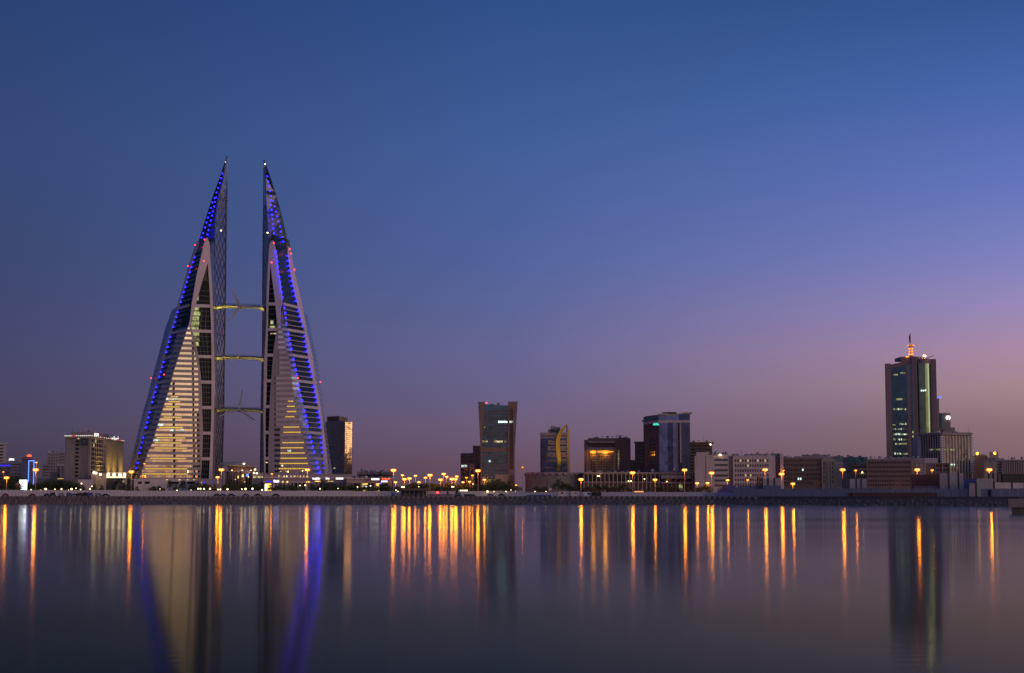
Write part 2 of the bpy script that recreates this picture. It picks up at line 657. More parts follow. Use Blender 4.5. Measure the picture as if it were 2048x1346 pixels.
def tall(mb, EA, EB, z0, z1, t0=0.0, t1=1.0, out=0.0, th=0.6):
    """The same, following the bends of both edges."""
    zs = sorted({z0, z1} | {q[0] for E in (EA, EB) for q in E.p if z0 < q[0] < z1})
    for a, b in zip(zs, zs[1:]):
        slab(mb, EA, EB, a, b, t0, t1, out, th)


def strip_edge(EA, EB, w_out, t):
    return None


FL = 3.73
Z0 = 31.3                                            # height of a beam; five storeys between beams


def zrow(k):
    return Z0 + FL * k


def lit_dash(mb, EA, EB, z, xa, xb, out):
    """A dashed line of lamps on a spandrel, from plan x xa to xb."""
    (x0, y0), (x1, y1) = EA(z), EB(z)
    t0, t1 = (xa - x0) / (x1 - x0), (xb - x0) / (x1 - x0)
    n = max(2, int((xb - xa) / 1.5))
    for i in range(n):
        a = t0 + (t1 - t0) * (i + 0.12) / n
        b = t0 + (t1 - t0) * (i + 0.88) / n
        slab(mb, EA, EB, z - 0.3, z + 0.3, a, b, out, 0.2)


M['beacon'] = emat('beacon_light', (1.0, 0.8, 0.42), 6)
# ---- left tower
LT = thing('sail_tower', 'sail shaped twin tower with gold reflecting window bands, left of the turbine bridges', 'tower', XP(355, 1245), 1250)
gy = lambda x, z: 1241 + 0.40 * (x + 224)
L_ridge = Edge([(414, 474), (409, 483), (401, 517), (393, 551), (387, 586), (383, 610), (380, 640), (377, 651), (365, 689), (350, 736), (337, 783),
                (320, 836), (305, 886), (297, 903), (269, 988)], gy)
L_opA = Edge([(415, 527), (412.5, 536), (406, 557), (395, 596), (385, 634), (381, 651), (391, 685), (396, 707), (401.5, 751), (404, 785), (404.5, 821), (406, 862),
              (404.5, 911), (402, 953), (401, 990)], gy)
L_opB = Edge([(415.3, 527), (418.6, 575), (421.6, 642), (422, 657), (423, 718), (422.8, 813), (421.6, 862), (418, 953), (417, 990)], gy)
L_legR = Edge([(414, 474), (419, 487), (421, 520), (425, 584), (427, 642), (429, 718), (430.5, 785), (429, 796), (427, 862), (425, 935), (424, 990)], gy)


def blue_y(E, k):
    return lambda x, z: E(z)[1] + k * (E(z)[0] - x)


L_insR = Edge([(414, 474), (409, 483), (401, 517), (393, 551), (387, 586), (379, 604), (362, 640), (358, 657), (348, 689), (339, 723), (329, 758), (320, 783), (305, 845),
               (292, 872), (287, 907), (266, 988)], blue_y(L_ridge, 0.9))
L_insL = Edge([(397, 483), (388, 514), (378.5, 543), (364, 590), (355, 620), (349, 641), (340, 669), (327, 720), (312, 770), (298, 823), (285, 875), (277, 907), (259, 988)],
              lambda x, z: 1258)
L_frmL = Edge([(396.5, 479), (393, 484), (375, 539), (361, 592), (350, 628), (340.6, 660), (328, 702), (313.5, 754), (304.5, 790), (291, 831), (281, 871), (269.6, 927), (256, 988)],
              lambda x, z: 1264)
L_finL = Edge([(344.5, 618), (330, 658), (319, 702), (307, 746), (296, 790), (284, 831), (271, 885), (260, 932), (248, 988)], lambda x, z: 1290)
L_apex = Edge([(454.3, 312), (452.6, 323), (445, 363), (437, 395), (432, 427), (430, 455), (429, 520), (431, 640), (434, 785), (430, 935), (429, 990)], lambda x, z: 1256)
L_sil = Edge([(454.2, 312), (449, 325), (438.6, 357), (426, 391), (413, 431), (401, 470), (393, 497), (388, 514), (378.5, 543)], lambda x, z: 1259)
L_inR = Edge([(454.5, 311), (454, 376), (452.6, 465), (451, 596), (449.5, 673), (448, 763), (447.7, 821), (445, 911), (444, 990)], lambda x, z: 1288)


def lamp_row(root, E, ks, dx, proud, mat='bluelamp', r=0.46, name='accent_lamp', off=0.9):
    for k in ks:
        z = zrow(k) + off
        x, y = E(z)
        piece(name, M[mat], root, (x + dx, y - proud, z), (r, r, r), 0, 'ball')


zb = GZ - 0.5
# body behind the facade, one closed shell
body = MB()
zs = [zb] + [zrow(k) for k in range(-6, 43, 2)] + [ZP(474, 1240)]
for a, b in zip(zs, zs[1:]):
    ring = []
    for z in (a, b):
        pts = [E(z) for E in (L_frmL, L_insL, L_insR, L_ridge, L_opA, L_legR, L_apex, L_inR)]
        pts = [(x, y + 1.8) for x, y in pts]
        pts.append((pts[-1][0] - 6, 1296))
        pts.append((pts[0][0] + 10, 1296))
        ring.append([(x, y, z) for x, y in pts])
    n = len(ring[0])
    body.add(ring[0] + ring[1], [(i, (i + 1) % n, n + (i + 1) % n, n + i) for i in range(n)])
part('core_wall', body, M['dimglass'], LT)
pk = MB()
ztop = ZP(312, 1258)
tall(pk, L_sil, L_apex, ZP(543, 1259), ztop, 0, 1, 0.0, 0.5)
part('peak_glazing', pk, M['peakglass'], LT)
pk = MB()
tall(pk, L_apex, L_inR, zb, ztop, 0, 1, 0.0, 0.5)
part('inner_glazing', pk, M['innerglass'], LT)
dk = MB()
tall(dk, L_legR, L_apex, zb, ZP(476, 1245), 0, 1, -0.3, 0.4)
part('recess_glazing', dk, M['darkglass'], LT)
# back of the shard so that it is solid from the side
bk = MB()
L_bk = Edge([(454.4, 311.5), (445, 380), (430, 455), (425, 520)], lambda x, z: 1296)
tall(bk, L_inR, L_bk, ZP(520, 1290), ztop - 0.5, 0, 1, 0, 0.4)
tall(bk, L_bk, L_sil, ZP(520, 1290), ztop - 0.5, 0, 1, 0, 0.4)
part('rear_glazing', bk, M['peakglass'], LT)
sp = MB()
p = P(454.3, 312, 1260)
sp.tube([(p.x - 0.3, p.y, p.z - 4), (p.x, p.y, p.z + 1.5)], 0.5, 6, 0.1)
part('spire_tip', sp, M['blade'], LT)
piece('beacon_lamp', M['litroom'], LT, P(451, 324, 1254), (0.5,) * 3, 0, 'ball')


def diagrid(root, EA, EB, z0, z1, step, ncol, mat):
    d = MB()
    z = z0
    while z < z1 - step:
        for i in range(ncol):
            for s in (0, 1):
                ta, tb = (i + s) / ncol, (i + 1 - s) / ncol
                pts = []
                for t, zz in ((ta, z), ((ta + tb) / 2, z + step / 2), (tb, z + step)):
                    (xa, ya), (xb, yb) = EA(zz), EB(zz)
                    dx, dy = xb - xa, yb - ya
                    ln = math.hypot(dx, dy) or 1
                    pts.append((xa + dx * t + dy / ln * 0.25, ya + dy * t - dx / ln * 0.25, zz))
                if math.dist(pts[0][:2], pts[-1][:2]) > 0.2:
                    d.tube(pts, 0.11, 4)
        z += step
    part('glazing_bar', d, mat, root, stuff=True)


diagrid(LT, L_apex, L_inR, zrow(-4), ZP(370, 1270), FL * 2.5, 3, M['innerbar'])
for k in range(0, 33, 5):                             # floor lines across the inner glass
    lb = MB()
    slab(lb, L_apex, L_inR, zrow(k) - 0.25, zrow(k) + 0.25, 0, 1, 0.3, 0.4)
    part('floor_line', lb, M['clad'], LT)
ed = MB()
tall(ed, L_apex, L_inR, zb, ZP(330, 1288), 0.965, 1.0, 0.5, 0.6)
part('edge_trim', ed, M['clad'], LT)

# frame: left leg, right leg, inner post, beams
fm = MB()
tall(fm, L_frmL, L_insL, zb, ZP(486, 1262), 0, 1, 0.3, 1.2)
part('outer_frame_leg', fm, M['clad'], LT)
fn = MB()
tall(fn, L_finL, L_frmL, zb, ZP(620, 1288), 0, 1, 0.0, 0.7)
part('side_fin', fn, M['finglass'], LT)
fl = MB()
for k in range(-6, 24):
    z = zrow(k)
    if z < ZP(640, 1288):
        slab(fl, L_finL, L_frmL, z - 0.25, z + 0.25, 0.03, 1, 0.12, 0.3)
part('fin_floor_line', fl, M['span'], LT, stuff=True)
leg = MB()
tall(leg, L_ridge, L_opA, ZP(655, 1237), ZP(527, 1240), 0, 1, 0.35, 1.2)
tall(leg, L_ridge, L_legR, ZP(527.2, 1240), ZP(475, 1240), 0, 1, 0.35, 1.2)
tall(leg, L_opB, L_legR, zb, ZP(527, 1240), 0, 1, 0.35, 1.2)
part('inner_frame_leg', leg, M['clad'], LT)
# the glass in the tall opening, floor by floor
for k in range(-5, 35):
    z0, z1 = zrow(k), min(zrow(k + 1), ZP(529, 1240))
    if z1 - z0 < 0.5:
        continue
    q = MB()
    slab(q, L_opA, L_opB, z0 + 0.12, z1 - 0.12, 0, 1, -1.0, 0.15)
    part('opening_pane', q, M['darkglass'], LT)
    if 22 <= k <= 31 and k not in (30,):              # pale green reflection high in the opening, given as glowing panes
        lz = MB()
        wd = {31: .12, 29: .3, 28: .42, 27: .38, 26: .42, 25: .38, 24: .36, 23: .3, 22: .2}.get(k, .3)
        slab(lz, L_opA, L_opB, z0 + 0.3, z1 - 0.45, 0.03, wd, -0.95, 0.1)
        part('lit_or_reflection_pane', lz, M['litgreen'], LT)
mu = MB()
for k in range(-5, 34):
    slab(mu, L_opA, L_opB, zrow(k) - 0.12, zrow(k) + 0.12, 0, 1, -0.9, 0.2)
for t in (0.25, 0.5, 0.75):
    tall(mu, L_opA, L_opB, zb, zrow(30), t - 0.01, t + 0.01, -0.9, 0.15)
part('opening_mullion', mu, M['mullion'], LT, stuff=True)
for k in (-1, 0, 5, 10, 15, 20, 25, 30):
    if k == -1:
        continue
    q = MB()
    slab(q, L_opA, L_opB, zrow(k) - 1.1, zrow(k) + 1.1, 0, 1, 0.3, 1.6)
    part('frame_beam', q, M['clad'], LT)
q = MB()
slab(q, L_opA, L_opB, zrow(-5) - 1.1, zrow(-5) + 1.1, 0, 1, 0.3, 1.6)
part('frame_beam', q, M['clad'], LT)

# the recess with balconies between the legs
ins = MB()
tall(ins, L_insL, L_insR, zb, ZP(486, 1250), 0, 1, -1.4, 0.3)
part('balcony_glazing', ins, M['darkglass'], LT)
for k in range(-4, 42):
    q = MB()
    if k % 5 == 0 and k <= 30:
        slab(q, L_insL, L_insR, zrow(k) - 1.0, zrow(k) + 1.0, 0, 1, 0.15, 1.6)
        part('frame_beam', q, M['clad'], LT)
    else:
        slab(q, L_insL, L_insR, zrow(k) - 0.3, zrow(k) + 0.35, 0, 1, 0.0, 1.5)
        part('balcony_slab', q, M['darkglass'] if k > 30 else M['darkmetal'], LT)
lamp_row(LT, L_insL, [k for k in range(-2, 41) if k % 5 or k > 30], 0.9, 1.0, 'bluelampdim')
for px, py in [(444.7, 347), (442, 356), (439.5, 366), (436, 376), (433, 385), (429, 396), (425, 405), (422, 416), (419, 426), (416, 435), (413, 445), (410, 455), (406, 466), (403, 475),
               (432, 395), (430, 404), (428, 413), (426, 422.5), (424, 431), (421.5, 441), (419.5, 450), (417, 460), (415, 469)]:
    piece('accent_lamp', M['bluelamp'], LT, P(px, py, 1252), (0.46,) * 3, 0, 'ball')
for px, py, Y in [(390, 490, 1255), (376, 532, 1255), (409, 479, 1236), (407.5, 522, 1234), (328, 749, 1242), (302, 756, 1280)]:
    piece('aircraft_warning_lamp', M['redlamp'], LT, P(px, py, Y), (0.5,) * 3, 0, 'ball')

# sail facets, floor by floor: spandrel, window bands, dark vent panes, lamp lines
LDASH = {796: (339, 353), 806: (335, 357), 817: (330, 356), 838: (326, 360), 850: (322, 363), 860: (318, 360), 871: (314, 367), 882: (310, 360), 893: (310, 370), 915: (302, 369),
         936: (293, 371), 947: (288, 373)}
for k in range(-6, 26):
    z = zrow(k)
    zt = ZP(652, 1237)
    za, zc = z - 0.9, min(z + FL - 0.9, zt)
    zm = z + 1.15
    if za >= zt:
        break
    q = MB()
    slab(q, L_ridge, L_opA, za, min(zm, zt), 0, 1, 0.28, 0.8)
    part('spandrel', q, M['span'], LT)
    if zc <= zm:
        continue
    x0, y0 = L_ridge(zm)
    x1, y1 = L_opA(zm)
    tx = lambda px: (XP(px, (y0 + y1) / 2, 990 - (zm - 5) * 3400 / 1235) - x0) / (x1 - x0)
    pyy = 990 - (z - 5) * 3400 / 1235
    wr = {True: 0}.get(False, None)
    we = min(0.97, tx(378 + (pyy - 651) * 0.19 if pyy < 740 else 395))          # where the glass ends and the frame begins
    cuts = [0.0, we]
    dark = []
    if pyy > 690:
        dark.append((tx(383.2), tx(387.2)))
    if pyy > 770:
        dark.append((tx(346), tx(350.5)))
    if pyy > 832:
        dark.append((tx(391), tx(396)))
    if pyy < 700:
        dark = [d for d in dark if d[0] < we]
    pts = 0.0
    for a, b in sorted(dark) + [(we, we)]:
        a2 = min(a, we)
        if a2 - pts > 0.02:
            q = MB()
            slab(q, L_ridge, L_opA, zm, zc, pts, a2, 0.0, 0.5)
            part('window_band', q, M['sailglass'], LT)
        if b > a and b < 0.99:
            q = MB()
            slab(q, L_ridge, L_opA, zm, zc, a, b, -0.25, 0.3)
            part('vent_window', q, M['darkglass'], LT)
        pts = max(pts, b)
    if pts < 0.995:
        q = MB()
        slab(q, L_ridge, L_opA, zm, zc, max(pts, we), 1, 0.28, 0.8)
        part('frame_panel', q, M['span'], LT)
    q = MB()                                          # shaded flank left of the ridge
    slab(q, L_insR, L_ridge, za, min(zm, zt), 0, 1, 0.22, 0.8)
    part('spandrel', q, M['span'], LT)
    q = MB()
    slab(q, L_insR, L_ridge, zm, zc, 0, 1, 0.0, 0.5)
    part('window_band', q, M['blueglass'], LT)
mu = MB()
for t in fr(26):
    tall(mu, L_ridge, L_opA, zrow(-6), ZP(680, 1237), t - 0.0022, t + 0.0022, 0.34, 0.2)
for t in fr(6):
    tall(mu, L_insR, L_ridge, zrow(-6), ZP(657, 1237), t - 0.008, t + 0.008, 0.3, 0.2)
part('facade_mullion', mu, M['span'], LT, stuff=True)
for py, (a, b) in LDASH.items():
    q = MB()
    Y = gy(XP((a + b) / 2, 1230), 0)
    z = ZP(py, Y)
    k = round((z - Z0) / FL)
    lit_dash(q, L_ridge, L_opA, zrow(k), XP(a, Y), XP(b, Y), 0.5)
    part('lamp_line', q, M['strip'], LT)
for a, b, py in [(322, 335, 798), (343, 352, 801), (316, 326, 853), (340, 347, 855), (358, 364, 855), (299, 318, 876)]:
    z = zrow(round((ZP(py, 1230) - Z0 - 1.8) / FL))
    E1, E2 = (L_insR, L_ridge) if b < 319 else (L_ridge, L_opA)
    q = MB()
    zz = z + 1.0
    xa, xb = XP(a, 1230, py), XP(b, 1230, py)
    (x0, _), (x1, _) = L_ridge(zz), L_opA(zz)
    t0, t1 = max(0.005, (xa - x0) / (x1 - x0)), (xb - x0) / (x1 - x0)
    if t1 > t0:
        slab(q, L_ridge, L_opA, z + 1.0, z + 2.7, t0, t1, 0.06, 0.05)
        part('lit_or_reflection_pane', q, M['litcool'], LT)

# ---- right tower
RT = thing('sail_tower', 'mauve sail shaped twin tower with blue lamps, right of the turbine bridges', 'tower', XP(595, 1240), 1245)
ry = lambda x, z: 1222 - 0.18 * (x + 145)
R_ridge = Edge([(545.7, 479), (548, 486), (552.6, 505), (557, 543), (560, 561), (564.7, 600), (561, 618), (560, 646), (566, 668), (570, 689), (578.6, 719), (587, 786), (588, 790), (601.5, 854), (614.6, 903),
                (624, 943), (634, 988)], ry)
R_opA = Edge([(541, 526), (538, 566), (536, 611), (535, 664), (533.5, 725), (532, 799), (530.4, 829), (530.4, 943), (530.4, 990)], ry)
R_opB = Edge([(541.3, 526), (543.5, 551), (549.6, 596), (554, 640), (554, 646), (552.5, 664), (548, 695), (544.6, 732), (541, 780), (540, 796), (538.5, 845), (537, 894), (537, 952), (537, 990)], ry)
R_legL = Edge([(545.7, 479), (539, 488), (536, 536), (533.6, 581), (533, 626), (533, 647), (528.6, 725), (527.4, 786), (527, 829), (528.2, 943), (528.5, 990)], ry)


def rblue(E, k):
    return lambda x, z: E(z)[1] + k * (x - E(z)[0])


R_insL = Edge([(545.7, 479), (548, 486), (552.6, 505), (557, 543), (560, 561), (564.7, 590), (569, 615), (573.5, 650), (575.5, 658), (583.5, 701), (594.5, 752), (599.3, 781), (607, 811), (618.6, 865), (631.7, 916), (640, 948), (650, 988)],
              rblue(R_ridge, 0.75))
R_insR = Edge([(576, 491), (574.5, 502), (581, 551), (593.5, 605), (602.5, 642), (608, 658), (615, 708), (625, 757), (632, 792), (641.6, 845), (645.7, 911), (649, 948), (656, 988)], lambda x, z: 1250)
R_frmR = Edge([(578, 491), (579.5, 496), (590.5, 551), (602.6, 604), (610, 642), (615, 670), (625, 713), (631, 762), (637, 792), (645.7, 845), (653.8, 911), (657, 952), (661, 988)], lambda x, z: 1253)
R_finR = Edge([(615.4, 628), (621.5, 660), (627.5, 689), (637, 732), (644.6, 792), (655.5, 878), (665, 952), (670, 988)], lambda x, z: 1280)
R_apex = Edge([(528.2, 320), (529, 328), (530.6, 389), (534, 427), (536.5, 470), (538, 490), (533, 600), (529, 725), (526, 830), (526.5, 990)], lambda x, z: 1244)
R_sil = Edge([(528.4, 320), (530, 324), (540, 351), (553, 391), (565.6, 437), (572.6, 470), (576.5, 490), (576, 498)], lambda x, z: 1249)
R_inL = Edge([(528, 319), (527.5, 338), (527, 414), (526, 470), (525.3, 566), (525, 689), (523.7, 750), (522.5, 799), (522, 845), (520.5, 943), (520, 990)], lambda x, z: 1276)

body = MB()
for a, b in zip(zs, zs[1:]):
    ring = []
    for z in (a, b):
        pts = [E(z) for E in (R_inL, R_apex, R_opA, R_opB, R_ridge, R_insL, R_insR, R_frmR)]
        pts = [(x, y + 1.8) for x, y in pts]
        pts.append((pts[-1][0] - 6, 1286))
        pts.append((pts[0][0] + 6, 1286))
        ring.append([(x, y, z) for x, y in pts])
    n = len(ring[0])
    body.add(ring[0] + ring[1], [(i, (i + 1) % n, n + (i + 1) % n, n + i) for i in range(n)])
part('core_wall', body, M['dimglass'], RT)
pk = MB()
ztr = ZP(320, 1246)
tall(pk, R_apex, R_sil, ZP(497, 1249), ztr, 0, 1, 0.0, 0.5)
part('peak_glazing', pk, M['peakglass'], RT)
pk = MB()
tall(pk, R_inL, R_apex, zb, ztr, 0, 1, 0.0, 0.5)
part('inner_glazing', pk, M['innerglass'], RT)
bk = MB()
R_bk = Edge([(528.2, 319.5), (540, 380), (556, 455), (566, 520)], lambda x, z: 1286)
tall(bk, R_sil, R_bk, ZP(498, 1280), ztr - 0.5, 0, 1, 0, 0.4)
tall(bk, R_bk, R_inL, ZP(498, 1280), ztr - 0.5, 0, 1, 0, 0.4)
part('rear_glazing', bk, M['peakglass'], RT)
sp = MB()
p = P(528, 320, 1246)
sp.tube([(p.x + 0.3, p.y, p.z - 4), (p.x, p.y, p.z + 1.0)], 0.5, 6, 0.1)
part('spire_tip', sp, M['blade'], RT)
piece('beacon_lamp', M['beacon'], RT, P(530, 328, 1240), (0.5,) * 3, 0, 'ball')
ed = MB()
tall(ed, R_inL, R_apex, zb, ZP(335, 1276), 0.0, 0.05, 0.4, 0.6)
part('edge_trim', ed, M['clad'], RT)
for k in range(0, 33, 5):
    lb = MB()
    slab(lb, R_inL, R_apex, zrow(k) - 0.25, zrow(k) + 0.25, 0, 1, 0.3, 0.4)
    part('floor_line', lb, M['clad'], RT)
diagrid(RT, R_inL, R_apex, zrow(-4), ZP(400, 1260), FL * 2.5, 2, M['innerbar'])
fm = MB()
tall(fm, R_insR, R_frmR, zb, ZP(493, 1251), 0, 1, 0.3, 1.2)
part('outer_frame_leg', fm, M['clad'], RT)
fn = MB()
tall(fn, R_frmR, R_finR, zb, ZP(630, 1279), 0, 1, 0.0, 0.7)
part('side_fin', fn, M['finglass'], RT)
fl = MB()
for k in range(-6, 24):
    z = zrow(k)
    if z < ZP(648, 1279):
        slab(fl, R_frmR, R_finR, z - 0.25, z + 0.25, 0, 0.97, 0.12, 0.3)
part('fin_floor_line', fl, M['span'], RT, stuff=True)
leg = MB()
tall(leg, R_opB, R_ridge, ZP(648, 1224), ZP(526, 1224), 0, 1, 0.35, 1.2)
tall(leg, R_legL, R_ridge, ZP(526.2, 1224), ZP(480, 1224), 0, 1, 0.35, 1.2)
tall(leg, R_legL, R_opA, zb, ZP(526, 1226), 0, 1, 0.35, 1.2)
part('inner_frame_leg', leg, M['clad'], RT)
for k in range(-5, 36):
    z0, z1 = zrow(k), min(zrow(k + 1), ZP(528, 1226))
    if z1 - z0 < 0.5:
        continue
    q = MB()
    slab(q, R_opA, R_opB, z0 + 0.12, z1 - 0.12, 0, 1, -1.0, 0.15)
    part('opening_pane', q, M['darkglass'], RT)
for k, a, b, mm in [(26, .25, .6, 'litgreen'), (25, .2, .8, 'litgreen'), (26, .35, .5, 'litcool'), (24, .3, .95, 'litroom'), (-1, .05, .6, 'litroom')]:
    q = MB()
    slab(q, R_opA, R_opB, zrow(k) + 0.4, zrow(k) + (2.8 if mm != 'litroom' else 1.2), a, b, -0.92, 0.1)
    part('lit_or_reflection_pane', q, M[mm], RT)
mu = MB()
for k in range(-5, 35):
    slab(mu, R_opA, R_opB, zrow(k) - 0.12, zrow(k) + 0.12, 0, 1, -0.9, 0.2)
part('opening_mullion', mu, M['mullion'], RT, stuff=True)
for k in (-5, 0, 5, 10, 15, 20, 25, 30):
    q = MB()
    slab(q, R_opA, R_opB, zrow(k) - 1.1, zrow(k) + 1.1, 0, 1, 0.3, 1.6)
    part('frame_beam', q, M['clad'], RT)
ins = MB()
tall(ins, R_insL, R_insR, zb, ZP(500, 1245), 0, 1, -1.4, 0.3)
part('balcony_glazing', ins, glassmat('balcony_glass', (0.16, 0.22, 0.32), 1.0, 0.15, 0.02), RT)
for k in range(-4, 41):
    q = MB()
    if k % 5 == 0 and k <= 30:
        slab(q, R_insL, R_insR, zrow(k) - 1.0, zrow(k) + 1.0, 0, 1, 0.15, 1.6)
        part('frame_beam', q, M['clad'], RT)
    elif k <= 29:
        slab(q, R_insL, R_insR, zrow(k) - 0.35, zrow(k) + 0.35, 0, 1, 0.0, 1.5)
        part('balcony_slab', q, M['span'], RT)
        q = MB()                                      # the wedge of pale panel hanging behind each balcony
        slab(q, R_insL, R_insR, zrow(k) + 0.5, zrow(k) + 2.4, 0.42, 0.6, -1.1, 0.2)
        if k > 6:
            part('balcony_screen', q, M['metal'], RT)
    else:
        slab(q, R_insL, R_insR, zrow(k) - 0.2, zrow(k) + 0.2, 0, 1, -1.0, 0.3)
        part('balcony_slab', q, M['darkmetal'], RT)
ks = [k for k in range(-3, 41) if k % 5 or k > 30]
lamp_row(RT, R_insL, ks, 0.2, 1.5)
lamp_row(RT, R_insR, ks, -0.4, 1.7)
for px, py in [(534.6, 352.5), (536.5, 363), (538, 372), (539.8, 382), (541.5, 392), (541.5, 400.5), (546, 402), (542, 410), (549, 413), (543, 419.5), (551.5, 423), (544, 429), (554, 433),
               (545, 438), (557, 443), (546, 448), (560, 453), (546.5, 457), (562, 463), (548, 467), (565, 474), (549, 476), (566.5, 483), (551, 486)]:
    piece('accent_lamp', M['bluelamp'], RT, P(px, py, 1241), (0.46,) * 3, 0, 'ball')
for px, py, Y in [(547.5, 486, 1221), (543, 525, 1221), (579.5, 498, 1247), (582, 507, 1247), (589, 539, 1247), (596, 756, 1222), (641, 764, 1266)]:
    piece('aircraft_warning_lamp', M['redlamp'], RT, P(px, py, Y), (0.5,) * 3, 0, 'ball')
RDASH = {801: (574, 586), 811: (572, 589), 822: (572, 592), 832: (569, 588), 854: (565.5, 598), 864.5: (565.5, 601.5), 886: (563, 608), 896: (560, 607), 907: (560, 610), 918: (560, 614),
         928: (558, 617), 938.5: (557, 611)}
for k in range(-6, 27):
    z = zrow(k)
    zt = ZP(648, 1224)
    za, zc, zm = z - 0.9, min(z + FL - 0.9, zt), z + 0.95
    if za >= zt:
        break
    pyy = 990 - (z - 5) * 3400 / 1225
    q = MB()
    slab(q, R_opB, R_ridge, za, min(zm, zt), 0, 1, 0.28, 0.8)
    part('spandrel', q, M['span'], RT)
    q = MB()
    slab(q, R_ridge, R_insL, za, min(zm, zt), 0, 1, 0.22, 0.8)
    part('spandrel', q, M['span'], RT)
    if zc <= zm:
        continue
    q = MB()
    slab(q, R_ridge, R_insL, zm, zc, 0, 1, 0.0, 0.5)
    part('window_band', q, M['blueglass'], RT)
    x0, y0 = R_opB(zm)
    x1, y1 = R_ridge(zm)
    tx = lambda px: (XP(px, (y0 + y1) / 2, pyy) - x0) / (x1 - x0)
    a = max(0.06, tx(556 if pyy < 760 else 548))
    q = MB()
    slab(q, R_opB, R_ridge, zm, zc, 0, a, 0.28, 0.8)
    part('frame_panel', q, M['span'], RT)
    if pyy > 700:
        b = tx(552 if pyy < 760 else 551) if pyy < 860 else tx(560)
        b = max(b, a + 0.05)
        q = MB()
        slab(q, R_opB, R_ridge, zm, zc, a, b, -0.25, 0.3)
        part('vent_window', q, M['darkglass'], RT)
        a = b
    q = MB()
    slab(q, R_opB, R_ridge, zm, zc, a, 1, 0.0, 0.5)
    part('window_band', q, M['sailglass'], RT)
mu = MB()
for t in fr(24):
    tall(mu, R_opB, R_ridge, zrow(-6), ZP(700, 1224), t - 0.0025, t + 0.0025, 0.34, 0.2)
for t in fr(6):
    tall(mu, R_ridge, R_insL, zrow(-6), ZP(664, 1224), t - 0.008, t + 0.008, 0.3, 0.2)
part('facade_mullion', mu, M['span'], RT, stuff=True)
for py, (a, b) in RDASH.items():
    q = MB()
    Y = ry(XP((a + b) / 2, 1223), 0)
    k = round((ZP(py, Y) - Z0) / FL)
    lit_dash(q, R_opB, R_ridge, zrow(k), XP(a, Y), XP(b, Y), 0.5)
    part('lamp_line', q, M['strip'], RT)
q = MB()
z = zrow(round((ZP(902, 1224) - Z0 - 1.8) / FL))
slab(q, R_opB, R_ridge, z + 1.1, z + 2.6, 0.5, 0.58, 0.06, 0.05)
part('lit_or_reflection_pane', q, M['litcool'], RT)
piece('beacon_lamp', M['beacon'], LT, P(442, 461, 1262), (0.6, 0.6, 0.5), 0, 'ball')
piece('beacon_lamp', M['beacon'], RT, P(535, 465.5, 1240), (0.55, 0.55, 0.5), 0, 'ball')

